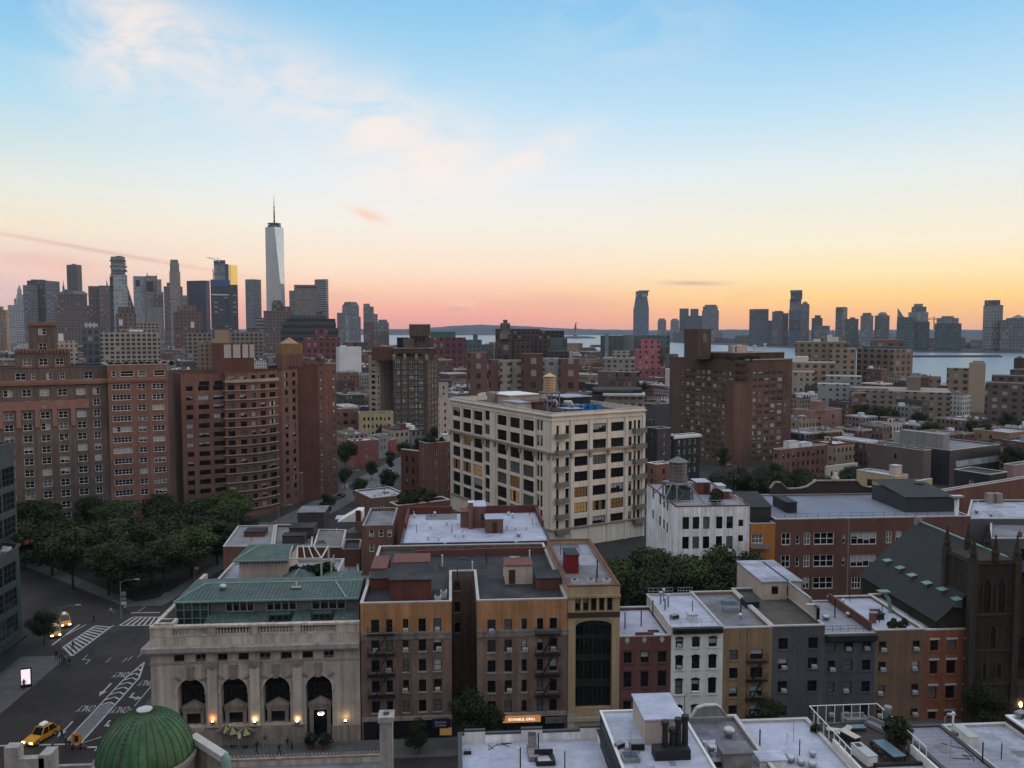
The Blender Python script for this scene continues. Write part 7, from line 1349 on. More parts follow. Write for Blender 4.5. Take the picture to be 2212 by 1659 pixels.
far('dark_white_capped_block','dark block with a white cap storey left of the cream gridded loft','building',[a(735,895,800,fDGREY),a(748,868,752,F_('white_cap',(.5,.51,.52),(.05,.05,.055),4,6,.5,.5,bright=0),None,805,4)],950)
far('brown_blocky_tower','dark brown blocky building below the stacked box tower','building',[a(1030,1210,670,fBROWN),a(1050,1200,615,fBROWN,None,None,12),a(1055,1088,725,WPAINT,None,780,-5)],1500)
far('brown_slab_block','brown gridded slab below the pale glass tower','building',[a(1215,1415,750,fGRIDD)],1200)
far('fluted_grey_hall','pale grey fluted office block below the sloping shouldered tower','building',[a(1320,1440,615,F_('fluted_grey',(.24,.24,.235),(.09,.09,.095),3.2,300,.5,1,bright=0))],2200)
# centre: the village's bigger blocks
cr = F_('cream_centre_facade',(.33,.29,.235),(.05,.045,.04),5.2,3.4,.5,.5,bright=.2)
far('brick_and_cream_apartments','brick and cream apartment group of alternating bays behind the cedar water tank','apartment building',[c_(285,372,532,fBRK),c_(370,442,535,cr,None,None,-3),c_(442,528,535,cr,None,None,2),c_(528,684,487,fBRK,None,None,0),c_(683,804,522,F_('grey_white_bays',(.33,.325,.31),(.07,.07,.075),5,3.4,.5,.5,bright=.2),None,None,3),c_(803,953,525,fBRK,None,None,-2)],470)
far('dark_riverside_apartments','very dark brown stepped apartment blocks with a small stone turret against the river','apartment building',[c_(335,455,305,fBROWN),c_(372,442,262,fBEIGE,None,380,-3,'box','turret'),c_(392,425,238,fBROWN,None,262,2,'round','turret'),c_(448,665,305,F_('umber_facade',(.06,.045,.038),(.02,.02,.02),3.4,3.4,.4,.5,bright=.05),None,None,15),c_(660,842,318,F_('umber_facade',(.06,.045,.038)),None,None,30),c_(715,865,372,fTEAL,None,None,5),c_(600,720,358,F_('umber_facade',(.06,.045,.038)),None,None,-12),c_(470,600,405,F_('umber_facade',(.06,.045,.038)),None,None,-20),c_(330,390,440,F_('umber_facade',(.06,.045,.038)),None,None,-25),c_(720,880,470,F_('umber_facade',(.06,.045,.038)),None,None,-28)],620)
far('left_brick_mid_block','red brick block left of the brick and cream apartments','apartment building',[c_(135,275,478,fBRK)],560)
far('green_glass_terraces','pale green glass stepped office building on the river beside the pink villa tower','office building',[c_(1110,1280,355,fTEAL),c_(1142,1170,340,fPALE,None,None,-2),c_(1275,1360,350,F_('blank_grey_end',(.2,.21,.2),(.19,.2,.19),4,4,.1,.1)),c_(1355,1622,352,fTEAL,None,None,12)],1150)
far('pink_villa_tower','bright pink palazzo style tower with arched balconies','tower',[c_(1363,1550,455,F_('pink_palazzo_facade',(.30,.105,.115),(.07,.03,.033),5.5,4.6,.35,.5,bright=.15,bc=(.4,.3,.28))),c_(1405,1550,385,F_('pink_palazzo_facade',(.36,.10,.12)),None,None,6),c_(1410,1500,375,F_('pink_palazzo_facade',(.36,.10,.12)),None,None,14),c_(1365,1590,590,F_('pink_palazzo_facade',(.36,.10,.12)),None,None,-8),c_(1408,1460,360,TEALR,None,380,16),c_(1500,1545,366,TEALR,None,388,9)],760)
far('cream_villa_block','cream and white low apartment block left of the pink villa tower','apartment building',[c_(1130,1365,520,F_('cream_villa',(.30,.28,.25),(.05,.05,.05),4.5,3.6,.5,.5)),c_(1200,1330,470,F_('cream_villa',(.30,.28,.25)),None,None,10)],640)
far('brown_village_hall','plain brown low block with a row of dark windows below the pink villa tower','building',[c_(1092,1225,620,F_('plain_brown',(.14,.11,.10),(.13,.1,.09),4,4,.2,.2)),c_(1220,1400,625,fBROWN)],540)
far('brown_gabled_apartments','brown apartment block with fire escapes right of the pink villa tower','apartment building',[c_(1550,1610,435,fBROWN),c_(1575,1685,490,fGREY,None,None,-5)],800)
far('white_corner_house','small white house right of the pink villa tower foot','house',[c_(1590,1668,600,F_('white_house_grid',(.5,.5,.49),(.06,.06,.06),4,4,.3,.4))],560)
cg = F_('corniced_gallery',(.34,.31,.275),(.085,.04,.035),2.4,3.4,.55,.62,bright=.1)
far('corniced_market_building','brown market building with a pale bracketed cornice and sloping skylight, behind the blue tarpaulins','building',[c_(1140,1440,800,cg),c_(1130,1445,788,COPING,None,802,-2,'box','cornice'),c_(850,1145,785,mat('soot_render',(.05,.045,.045),.9),None,None,4),c_(1050,1420,752,DARKW,None,788,4,'box','roof'),c_(1060,1360,755,GLASSG,None,775,3,'box','skylight')],282)
# right: the industrial blocks near the river
tn = F_('tan_industrial',(.285,.215,.155),(.05,.042,.038),5.6,4.4,.46,.52,bright=.1)
far('tan_industrial_tower','large tan industrial block with a bright white roof house','industrial building',[d_(520,905,495,tn),d_(785,975,545,tn,None,None,-8),d_(715,840,455,tn,None,495,12),d_(757,797,443,WPAINT,None,495,8,'box','white_roof_house'),d_(790,842,462,WPAINT,None,495,9,'box','white_roof_house'),d_(655,708,474,WPAINT,None,495,8,'box','white_roof_house'),d_(796,800,405,tp,None,445,12,'box','flagpole')],690)
far('tan_long_wing','long lower tan wing in front of the large tan industrial block','industrial building',[d_(490,825,648,tn),d_(515,622,602,WPAINT,None,650,8),d_(485,670,715,F_('pale_tan',(.3,.26,.21),(.07,.06,.055),4,3.6,.45,.5),None,None,-10)],600)
far('brown_gridded_warehouse','brown warehouse with tall dark window bays and roof terraces near the river','warehouse',[(DX(980),DX(1395),DY(552),F_('brown_bays',(.19,.14,.105),(.035,.032,.032),6.5,5,.55,.6,bright=.05),DX(1245),None,0),d_(1020,1330,525,fTEAL,None,555,22),d_(1080,1325,480,fRED,None,530,30)],680)
far('grey_white_terraced_apartments','grey and white stepped apartment block with many small windows','apartment building',[d_(692,930,808,F_('grey_apartment',(.25,.25,.245),(.05,.05,.055),4,3.2,.42,.5)),d_(750,1020,750,F_('grey_apartment',(.25,.25,.245)),None,None,14),d_(880,1048,832,F_('grey_apartment',(.25,.25,.245)),None,None,-4)],520)
far('long_taupe_apartments','long low taupe apartment range with a water tank house and brick end','apartment building',[d_(940,1680,862,F_('taupe_range',(.20,.165,.135),(.045,.04,.04),4.4,3.2,.45,.5,bright=.2)),d_(960,1220,838,F_('taupe_range',(.20,.165,.135)),None,None,10),d_(1358,1460,755,F_('blank_taupe',(.2,.165,.135),(.19,.155,.13),5,5,.1,.1),None,None,10),d_(1385,1435,722,F_('blank_taupe',(.2,.165,.135)),None,756,14,'pyr','tank_roof'),d_(950,1060,875,fBRK,None,None,-4)],500)
far('tan_pale_ended_house','tan riverside house with a tall blank pale end wall','building',[d_(1650,1830,690,tn),d_(1815,1938,648,mat('blank_pale_wall',(.36,.29,.215),.9,.08,.05),None,None,-6),d_(1530,1610,750,tn,None,None,8),d_(1840,1925,636,fTAN,None,650,-3)],560)
t = far('dim_terraced_block','dim brown terraced block with a roof water tank at the right frame edge','apartment building',[d_(1940,2260,800,F_('dim_brown_grid',(.13,.10,.085),(.035,.033,.033),4.4,3.4,.5,.5)),d_(1985,2250,745,F_('dim_brown_grid',(.13,.10,.085)),None,None,10),d_(2120,2250,702,fBROWN,None,None,18)],430)
q = at_d(DX(2177),DY(692),450); watertank(q.x,q.y,at_d(DX(2177),DY(702),450).z,1.0,2.6,5.0,mat('dark_tank_staves',(.07,.06,.055),.9),'dark water tank on the terraced block at the right frame edge',1.8)
# opposite shore
nj = []
gl = far('curved_top_glass_tower','tall lone glass tower with a curved narrowing top on the far shore','tower',[c_(1350,1465,150,fBLUEG),c_(1354,1464,60,fBLUEG,None,150,1,'taper'),c_(1366,1458,28,fDGREY,None,60,6),c_(1370,1384,45,fPALE,None,70,2),c_(1412,1450,45,fPALE,None,72,2),c_(1385,1468,21,tp,None,27,8)],4050)
far('far_condo_tower','left one of two small matching blocks beyond the lone glass tower','tower',[c_(1530,1593,240,fGREY),c_(1540,1583,228,fGREY,None,240,5)],4600); far('far_condo_tower','right one of two small matching blocks beyond the lone glass tower','tower',[c_(1625,1688,240,fGREY),c_(1636,1676,230,fGREY,None,240,5)],4600)
far('teal_glass_slab','teal glass slab beside a stepped grey tower on the far shore','tower',[c_(1690,1758,155,fTEAL)],3900); far('twin_glass_block','stepped blue glass block between the teal slab and the stepped grey tower','tower',[c_(1742,1890,208,fBLUEG),c_(1770,1830,157,fBLUEG,None,None,10)],3800); far('stepped_grey_tower','broad stepped pale grey tower right of the teal glass slab','tower',[c_(1856,1980,168,fGREY),c_(1862,1972,140,fGREY,None,None,6),c_(1875,1962,127,fGREY,None,None,12)],3700)
far('dark_topped_glass_block','glass block with a dark upper third on the far shore','tower',[d_(178,320,252,fDGREY),d_(190,346,337,fBLUEG,None,None,-8)],2950); far('grey_paired_tower','pale grey tower with a lower twin behind it, left of the stacked slab tower','tower',[d_(346,430,270,fGREY),d_(365,420,265,fGREY,None,275,4),d_(428,468,282,fGREY,None,None,15)],2900)
far('stacked_slab_tower','tallest far shore tower of offset stacked slabs','tower',[d_(470,560,260,fBLUEG),d_(474,560,178,fGREY,None,262,4),d_(480,566,118,fDGREY,None,178,-4),d_(476,566,112,fGREY,None,130,-6),d_(474,552,330,fDGREY,None,395,-3)],2850)
far('arch_topped_tower','slim tower with a rounded crown beside the stacked slab tower','tower',[d_(560,621,215,fGREY),d_(566,610,195,fGREY,None,216,3,'dome','crown')],3000); far('small_stepped_block','short stepped block right of the arch topped tower','building',[d_(640,720,318,fDGREY),d_(662,705,298,fDGREY,None,320,5),d_(655,775,375,fGREY,None,None,-8)],2900); far('flat_grey_slab','plain flat topped pale slab standing alone in the middle of the far shore','tower',[d_(815,902,242,fGREY,868),d_(820,895,237,fDGREY,None,243,6)],2750); far('dark_apartment_slab','dark apartment slab with a notched top beside the plain pale slab','tower',[d_(888,986,325,fDGREY),d_(922,960,313,fDGREY,None,327,4)],2700)
far('peaked_apartment_tower','left one of two matching apartment towers with rounded tops','tower',[d_(1000,1095,300,fGREY),d_(1015,1080,280,fGREY,None,300,4)],2600); far('peaked_apartment_tower','right one of two matching apartment towers, with a peaked top','tower',[d_(1105,1215,300,fGREY),d_(1125,1200,272,fGREY,None,300,4,'dome','crown')],2600)
far('terraced_glass_complex','broad green grey complex of stepped towers with a white upper band','building',[d_(1268,1512,345,fTEAL),d_(1270,1400,312,fTEAL,None,None,-4),d_(1272,1370,240,fGREY,None,None,8,'slant'),d_(1352,1500,275,fPALE,None,None,10),d_(1375,1485,235,fGREY,None,None,18),d_(1392,1458,213,fGREY,None,None,24)],2250)
far('green_grey_apartment_block','broad green grey apartment block with a peaked middle','apartment building',[d_(1550,1748,358,fTEAL),d_(1562,1726,318,F_('far_green_grey',(.15,.17,.165),(.07,.08,.08),3.4,3.4,.5,.5),None,None,6),d_(1598,1690,304,F_('far_green_grey',(.15,.17,.165)),None,None,10)],2200)
far('two_tone_tower','tall two tone tower near the right end of the far shore','tower',[(DX(1905),DX(2052),DY(222),fGREY,DX(1975),None,0),d_(1912,2028,186,fDGREY,None,225,25)],2150); far('pyramid_roofed_block','wide grey block with small pyramid roofs at the right frame edge','building',[d_(2035,2260,332,fGREY),d_(2075,2230,318,fBLUEG,None,None,8),d_(2120,2210,292,fGREY,None,320,10,'pyr','roof')],2100)
tower_crane(DX(1547),DY(325),2400,DX(1500),DY(328),DX(1590),DY(325),'orange tower crane between the terraced complex and the green grey block')
rn = random.Random(12); PAL = [fGREY,fWHITE,fBROWN,fBLUEG,fSTRIPE,fBEIGE,fDGREY,fRED]; NMS = {fGREY.name: 'grey',fWHITE.name: 'white',fBROWN.name: 'brown',fBLUEG.name: 'blue grey',fSTRIPE.name: 'striped',fBEIGE.name: 'beige',fDGREY.name: 'dark grey',fRED.name: 'rust brown'}
LOWS = []; AUTO = []
for k in range(46):                                       # low shoreline blocks
 u = 1440 + 770 * k / 46 + rn.uniform(-8,8); D = 3800 - (u - 1400) * 2.05 + rn.uniform(-60,120); D = max(D,2130); vb = 829.5 - FPX * math.tan(math.atan(-H / D) + TH); vt = vb - rn.uniform(9,27) * (1 if u < 1900 else 1.2); wd = rn.uniform(14,34); m = rn.choice(PAL); LOWS.append((u,wd,vt,m,D))
for k,(u,wd,vt,m,D) in enumerate(LOWS):
 AUTO.append((far('low_shore_block',None,'building',[(u - wd / 2,u + wd / 2,vt,m)],D,'low blocks along the far shore'),'low %s block' % NMS[m.name],u,D))
pm = mat('pier_deck',(.09,.085,.08),.9,.2,.1)
for k,(u,v,w_,d2) in enumerate(((1265,757,60,14),(1290,750,44,12),(1255,771,90,16),(2060,772,200,10),(1400,748,90,20))): p = on_z(u,v,0); tag(MB().box(-w_ / 2,w_ / 2,0,d2,.4,3.0).box(-w_ / 2 + 4,w_ / 2 - 4,2,d2 - 2,3.0,7.5 if k < 3 else 4.0).build('pier',pm,None,False,(p.x,p.y,0)),['low grey pier shed out on the river, behind the brick and cream apartments','farthest small pier shed on the river left of the green glass terraces','widest pier on the near bank left of the green glass terraces','long low pier line under the far shore at the right','pier by the foot of the lone glass tower'][k],'pier')
p = on_z(1235,727,0); isl = MB(); isl.ring(0,0,[(120,0),(110,8),(60,14)],20); o = isl.build('island',HILLM,None,True,at_d(1247,729,5200)); o.location.z = 0; o['kind'] = 'structure'
st_ = at_d(1243,727,5200); t = thing('harbour_statue','tiny dark statue on a pedestal on the harbour island','statue',(st_.x,st_.y,12)); MB().ring(0,0,[(16,0),(14,16),(9,18),(8,40)],8).build('pedestal',fGREY,t); MB().ring(0,0,[(6,40),(7,52),(5,66),(3,74),(3,80),(1,84)],8).tube([(4,0,70),(7,0,84),(8,0,92)],1.4).build('statue',HILLM,t)
# ================================================================ VILLAGE ROOFS AND TREES IN BETWEEN
bpy.context.view_layer.update()
FOOT = []
for o in list(sc.objects):
 if o.parent is None and o.type in ('EMPTY','MESH') and o.get('kind') != 'structure' and o.get('category') not in ('shrub','chair','air conditioner',None):
  pts_ = [ch.matrix_world @ Vector(c) for ch in ([o] if o.type == 'MESH' else o.children_recursive) if ch.type == 'MESH' for c in ch.bound_box]
  if pts_: FOOT.append((min(p.x for p in pts_),max(p.x for p in pts_),min(p.y for p in pts_),max(p.y for p in pts_)))
STREET = [((-62,168),(-48,240)),((-48,240),(-18,312)),((-18,312),(0,395)),((0,395),(-4,520)),((40,232),(128,232)),((105,238),(92,335))]
def near_street(x,y,d=11):
 for (x0,y0),(x1,y1) in STREET:
  t = max(0,min(1,((x - x0) * (x1 - x0) + (y - y0) * (y1 - y0)) / ((x1 - x0) ** 2 + (y1 - y0) ** 2)));
  if math.hypot(x - x0 - t * (x1 - x0),y - y0 - t * (y1 - y0)) < d: return True
 return False
def uv(p):
 q = _Rz.inverted() @ (Vector(p) - CAM); fw = q.y * math.cos(TH) - q.z * math.sin(TH); return 1106 + FPX * q.x / fw,829.5 - FPX * (q.y * math.sin(TH) + q.z * math.cos(TH)) / fw,fw
def river_x(y): return lp(464,259,(y - 809) / 948) if y < 1757 else lp(259,-222,(y - 1757) / 1263)
V_ = lambda n,c,b=.14: facade('village_' + n,c,(.022,.022,.024),2.3,3.2,.42,.5,bright=b,bc=(.24,.24,.235),var=.22)
HM = [(V_('red_brick',(.17,.075,.055)),'red brick',4),(V_('dark_brick',(.10,.052,.042)),'dark brick',5),(V_('brown_brick',(.13,.092,.072)),'brown',4),(V_('grey_house',(.17,.168,.165)),'grey',3),(V_('white_house',(.40,.395,.38)),'white',3),(V_('tan_house',(.24,.18,.125)),'tan',3),(V_('black_house',(.05,.05,.052)),'charcoal',3),(V_('cream_house',(.33,.29,.24)),'cream',2)]
RM = [(mat('bright_roof_coating',(.50,.51,.55),.6,.15,.3),'silver',5),(ROOFW2,'pale',5),(ROOFG,'grey',4),(TAR,'black',3),(ROOFL,'mauve',2)]
rv = random.Random(21); CAND = []; TC = []; VO = Vector((0,240))
def in_foot(x,y,m): return any(a - m < x < b_ + m and c - m < y < d + m for a,b_,c,d in FOOT)
for bi in range(-8,26):
 for ai in range(-9,12):
  B0 = bi * 66; A0 = ai * 150
  c0_ = VO + VX * A0 + VY * B0; D = c0_.y
  if D < 170 or D > 1750 or abs(c0_.x) > D * .9 + 150: continue
  sc_ = 1.0 if D < 620 else (1.7 if D < 1050 else 2.6)
  for rowk in (0,1):
   s = 0
   while s < 128:
    wd = rv.uniform(6.5,13) * sc_; dp = rv.uniform(12,17) * min(sc_,1.6); h = rv.choice((9,10,11,12,12,13,15,16)) * (1 if rv.random() < .9 else 1.5) * (1 + .2 * (sc_ - 1)); h = rv.uniform(6.5,10) if c0_.x + 60 > 60 and D < 430 else h
    q = c0_ + VX * s + VY * (0 if rowk == 0 else 46 - dp); m_ = q + VX * wd / 2 + VY * dp / 2; s += wd + (0 if rv.random() < .85 else 5)
    if m_.y < 185 or m_.x > river_x(m_.y) - 25 or near_street(m_.x,m_.y,9 + wd / 2) or in_foot(m_.x,m_.y,max(wd,dp) * .55): continue
    if (m_.x < -45 and m_.y < 265) or (m_.y < 300 and m_.x > -25): continue
    u,v,fw = uv((m_.x,m_.y,h));
    if -60 < u < 2270: CAND.append((q,wd,dp,h,fw,u))
  for k in range(int(7 / sc_ ** .5)):
   q = c0_ + VX * rv.uniform(0,128) + VY * rv.uniform(17,30)
   if q.y > 190 and q.x < river_x(q.y) - 15 and not in_foot(q.x,q.y,5) and not near_street(q.x,q.y,9) and not (q.x < -45 and q.y < 265): TC.append((q.x,q.y,rv.uniform(.75,1.15)))
for (x0_,y0_),(x1_,y1_) in STREET[1:4]:               # street trees
 for k in range(4):
  f = (k + .5) / 4; n_ = Vector((y1_ - y0_,x0_ - x1_)).normalized()
  for sd in (-1,1):
   q = Vector((lp(x0_,x1_,f),lp(y0_,y1_,f))) + n_ * 8.2 * sd
   if not in_foot(q.x,q.y,1): TC.append((q.x,q.y,rv.uniform(.55,.75)))
dg = bpy.context.evaluated_depsgraph_get()
def seen(points,me):                                    # how many of these points the camera really sees
 n = 0
 for p in points:
  d = Vector(p) - CAM; L = d.length; ok,loc,*_r = sc.ray_cast(dg,CAM,d / L,distance=L - .6)
  n += not ok
 return n
HS = []
for q,wd,dp,h,fw,u in CAND:
 c4 = [q,q + VX * wd,q + VX * wd + VY * dp,q + VY * dp]; mt,mn,_w = rv.choices(HM,[x[2] for x in HM])[0]; rm_,rn_,_w = rv.choices(RM,[x[2] for x in RM])[0]; far_ = rv.random()
 test = [(p.x * .9 + (c4[0].x + c4[2].x) * .05,p.y * .9 + (c4[0].y + c4[2].y) * .05,h + .9) for p in c4] + [(c4[0].x,c4[0].y,h * f) for f in (.55,.8)] + [((c4[0].x + c4[1].x) / 2 - VY.x,(c4[0].y + c4[1].y) / 2 - VY.y,h * f) for f in (.4,.8)]
 if seen(test,None) < 1: continue
 mb = MB().box(0,wd,0,dp,0,h); mb.m[1] = 1; pw = .3
 for (a0,a1,b0,b1) in ((0,wd,-.02,pw),(0,wd,dp - pw,dp + .02),(-.02,pw,pw,dp - pw),(wd - pw,wd + .02,pw,dp - pw)): mb.box(a0,a1,b0,b1,h,h + .7,2)
 for k in range(rv.randint(2,6)):
  x,y = rv.uniform(.8,max(.9,wd - 2.5)),rv.uniform(1,dp - 3); t_ = rv.random()
  if t_ < .35: mb.box(x,x + 2.2,y,y + 2.6,h,h + rv.uniform(1.8,2.6),rv.choice((0,3,3,1)))
  elif t_ < .7: mb.box(x,x + .9,y,y + .7,h,h + rv.uniform(1,2.2),2)
  else: mb.box(x,x + 1.6,y,y + 1.2,h,h + .5,1)
 o = mb.build('village_house',[mt,rm_,rv.choice((COPING,COPR,COPD,LIMED,WPAINT)),rv.choice((WPAINT,WHITE,GREYC,BRICKD))],None,False,(q.x,q.y,0),VA); HS.append((o,fw,u,mn,rn_,h)); o.update_tag()
bpy.context.view_layer.update(); dg = bpy.context.evaluated_depsgraph_get(); keep = []
for o,fw,u,mn,rn_,h in HS:
 bbx = [o.matrix_world @ Vector(c) for c in o.bound_box]; m_ = sum(bbx,Vector()) / 8; n = 0
 for c in bbx + [Vector((m_.x,m_.y,h + .1)),(bbx[0] + bbx[5]) / 2,(bbx[0] + bbx[2]) / 2]:
  p = c * .93 + m_ * .07; d = p - CAM; ok,loc,nn_,ix,ob,mx = sc.ray_cast(dg,CAM,d.normalized(),distance=d.length + 30)
  n += bool(ok and ob and ob.name == o.name)
 keep.append((n / fw,n,o,fw,u,mn,rn_))
keep.sort(key=lambda a: -a[0]); nh = 0; rest = []
for k,(s,n,o,fw,u,mn,rn_) in enumerate(keep):
 if n == 0: bpy.data.objects.remove(o); continue
 nh += 1
 if nh > 290: rest.append(o); continue
 tag(o,None,'house','village houses'); AUTO.append((o,'%s house with %s roof' % (mn,rn_),u,fw))
if rest:                                                 # the ones past three hundred, as one mass
 M_ = []; mb = MB()
 for o in rest:
  mm = {}
  for i,m in enumerate(o.data.materials):
   if m not in M_: M_.append(m)
   mm[i] = M_.index(m)
  t_ = MB(); t_.v = [tuple(v.co) for v in o.data.vertices]; t_.f = [tuple(p.vertices) for p in o.data.polygons]; t_.m = [p.material_index for p in o.data.polygons]; mb.add(t_,o.matrix_world,mm); bpy.data.objects.remove(o)
 tag(mb.build('distant_village_roofs',M_),'mass of small distant roofs and walls between the village houses','roofs',None,'stuff')
# trees: the park, the back gardens, the dark clump, the streets
LM = [(60,222,'brick apartment house'),(300,222,'redder brick wing'),(500,240,'curved apartment block'),(690,262,'rear brick wing'),(760,335,'pinkish red house'),(812,410,'cream tenement'),(885,435,'brown apartment hotel'),(935,265,'arched brick house'),(1100,215,'cream loft'),(1290,225,'cream loft'),(1400,770,'pink villa tower'),(1425,300,'grey back house'),(1500,305,'black corniced house'),(1580,340,'tall brick tower'),(1690,345,'tall brick tower'),(1765,430,'pink walled factory'),(1900,510,'long taupe apartments'),(1940,295,'mauve house'),(2000,520,'long taupe apartments'),(2100,300,'dark mural building'),(2160,430,'dim terraced block'),(1800,610,'tan industrial block'),(1910,690,'brown gridded warehouse'),(280,900,'cream gridded loft'),(430,950,'taupe loft'),(530,1000,'brown gridded loft'),(665,1450,'black terraced block'),(752,800,'white wrapped building'),(695,1050,'red brick warehouse'),(965,1000,'green roofed building'),(145,640,'cream penthouse block'),(450,640,'tan stepped apartments'),(200,950,'dark white capped block'),(1150,470,'two-tone apartments'),(1250,640,'cream villa block'),(1320,1150,'green glass terraces')]
rt = random.Random(3)
def autotree(kind,x,y,s,desc,group,name='tree',sz=1.0):
 u,v,fw = uv((x,y,8)); t = tree(kind,x,y,s,None,group,0,name,None,sz); AUTO.append((t,desc,u,fw)); return t
KN = ['leafy green tree','broad green tree','dark slim tree','bright green tree','dark broad tree']
park = [(-64,172),(-61,179),(-57,187),(-55.5,197),(-55,208),(-57,219),(-60,230),(-66,184),(-63,196),(-64,210),(-68,224),(-71,176),(-74,188),(-71,201),(-74,215),(-78,228),(-80,182),(-82,196),(-82,210),(-87,222),(-90,190),(-92,204),(-97,196),(-99,212),(-104,202),(-96,226),(-106,218),(-112,208)]
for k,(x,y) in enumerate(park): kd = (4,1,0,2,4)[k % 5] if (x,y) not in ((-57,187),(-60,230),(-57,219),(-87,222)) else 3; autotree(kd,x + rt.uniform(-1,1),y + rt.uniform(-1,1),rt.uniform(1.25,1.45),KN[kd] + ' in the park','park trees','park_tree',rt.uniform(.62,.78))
for k,(u,y,s) in enumerate(((1335,141,1.2),(1372,138,1.35),(1405,143,1.5),(1440,140,1.45),(1478,142,1.5),(1515,139,1.4),(1550,143,1.5),(1585,140,1.4),(1620,144,1.4),(1648,141,1.25),(1360,146,1.3),(1425,147,1.4))): x = X_(u,1220,y); kd = (0,1,0,4,3,1)[k % 6]; autotree(kd,x,y,s * .9,KN[kd] + ' in the back gardens','back garden trees','garden_tree')
for k in range(17): x,y = 78 + (k * 7.9) % 46 + rt.uniform(-1,1),234 + (k * 5.3) % 26; kd = (4,2,4,1)[k % 4]; autotree(kd,x,y,rt.uniform(.95,1.15),KN[kd] + ' of the dark clump','dark tree clump','tree')
for u,y,s,lb in ((1018,106.6,.72,'dark street tree between the two tenement wings'),(1052,106.8,.5,'smaller street tree beside the dark one before the tenement wings'),(905,105.8,.42,'low street tree before the dark shopfront of the tenement'),(1660,106.6,.5,'young street tree before the tan brick walk-up'),(2120,106.2,.62,'street tree before the gothic church tower')): tree(4,X_(u,1590,y),y,s,lb,'street trees')
for u,v,s,lb in ((96,1392,.55,'street tree by the glass corner building beside the taxis'),(8,1008,.6,'tree top beside the upper glass block')): p = on_z(u,v); tree(4,p.x,p.y,s,lb,'street trees')
SP = [(968 + 7 * k,500 + 6 * (k % 3)) for k in range(6)] + [(1392 + 9 * k,480 + 8 * (k % 3)) for k in range(6)] + [(1840 + 13 * k,480 - 9 * (k % 4)) for k in range(13)] + [(2188 + 8 * k,300 + 4 * k) for k in range(4)] + [(1715 + 8 * k,262 + 6 * (k % 2)) for k in range(0)] + [(1836,262),(1846,256)] + [(2196,410),(2204,440),(2130,380)]
for u,D in SP: p = at_d(u,900,D); TC.append((p.x,p.y,rt.uniform(.9,1.15)))
nt = 0; bpy.context.view_layer.update(); dg = bpy.context.evaluated_depsgraph_get()
for x,y,s in sorted(TC,key=lambda a: a[1]):
 if nt >= 190: break
 if y > 1000 or seen([(x,y,12.5 * s),(x - 2 * s,y,9 * s),(x + 2 * s,y,9 * s),(x,y,7 * s)],None) < 1: continue
 kd = rt.choice((4,4,2,0,1)); autotree(kd,x,y,s,KN[kd],'trees among the village roofs'); nt += 1
ORD = ['first','second','third','fourth','fifth','sixth','seventh','eighth','ninth','tenth','eleventh','twelfth','thirteenth','fourteenth','fifteenth','sixteenth']
bk = {}
for o,desc,u,fw in AUTO:
 if 'park' in desc or 'gardens' in desc or 'clump' in desc: key = desc
 elif 'block' in desc and fw > 1900: key = desc + ' on the far shore ' + ('left' if u < 1700 else 'right') + ' of stacked slabs'
 else:
  l = min(LM,key=lambda a: abs(a[0] - u) + abs(a[1] - fw) * (.25 if a[1] < fw else .5)); key = desc + (' behind the ' if fw > l[1] + 12 else (' in front of the ' if fw < l[1] - 25 else ' beside the ')) + l[2]
 bk.setdefault(key,[]).append((u,o))
for key,l in bk.items():
 l.sort(key=lambda a: a[0])
 for k,(u,o) in enumerate(l): o['label'] = key if len(l) == 1 else '%s, %s from left' % (key,ORD[min(k,15)] if k < 16 else str(k + 1) + 'th')
# ================================================================ NEAR ROOFS ON THIS SIDE OF THE STREET
YN = 80.0; XN = lambda u,v=1600,y=YN: on_y(u,v,y).x; ZN = lambda v,u=1300,y=YN: on_y(u,v,y).z
def near(name,label,u0,u1,v,roof,wall=WHITED,par=.5,cop=COPING,y1=YN,y0=50,cat='shop building',pt=.3,z=None):
 b = B(name,label,cat,rect(XN(u0),XN(u1),y0,y1),z or ZN(v,(u0 + u1) / 2),wall,roof,None,par=par,cop=cop,pt=pt,reveal=.1)
 if name not in ('roof_deck_building','domed_bank'): dress(b,int(u0))
 return b
WIRE = mat('roof_cable',(.03,.03,.032),.8,.1)
def dress(b,seed,patch=ROOFL,n=4):
 r = random.Random(seed); xs = [p[0] for p in b.pts]; ys = [p[1] for p in b.pts]; x0,x1,y0,y1 = min(xs) + .6,max(xs) - .6,max(min(ys),max(ys) - 24) + .5,max(ys) - .6; z = b.zr
 for k in range(n):
  a,c = r.uniform(.5,2.2),r.uniform(.5,2.6); x,y = r.uniform(x0,x1 - a),r.uniform(y0,y1 - c); part(b,'roof_patch',MB().face([(x,y,z + .006 + k * .003),(x + a,y,z + .006 + k * .003),(x + a,y + c,z + .006 + k * .003),(x,y + c,z + .006 + k * .003)]),r.choice((patch,ROOFG,ROOFW2)))
 for k in range(2):
  x,y = r.uniform(x0,x1),r.uniform(y0,y1); q = [(x,y,z + .04)]
  for j in range(7): x = min(x1,max(x0,x + r.uniform(-1.6,1.6))); y = min(y1,max(y0,y + r.uniform(-1.2,1.6))); q.append((x,y,z + .04))
  part(b,'roof_cable',MB().tube(q,.035,4),WIRE)
 x,y = r.uniform(x0,x1),r.uniform(y0,y1); an = MB().bar((x,y,z),(x,y,z + 2.2),.05)
 for j in range(4): an.bar((x - .5 + .08 * j,y,z + 1.2 + .28 * j),(x + .5 - .08 * j,y,z + 1.2 + .28 * j),.03)
 part(b,'aerial',an,STEEL)
def onr(b,u,v,dz=0): p = on_z(u,v,b.zr + dz); return p.x,p.y
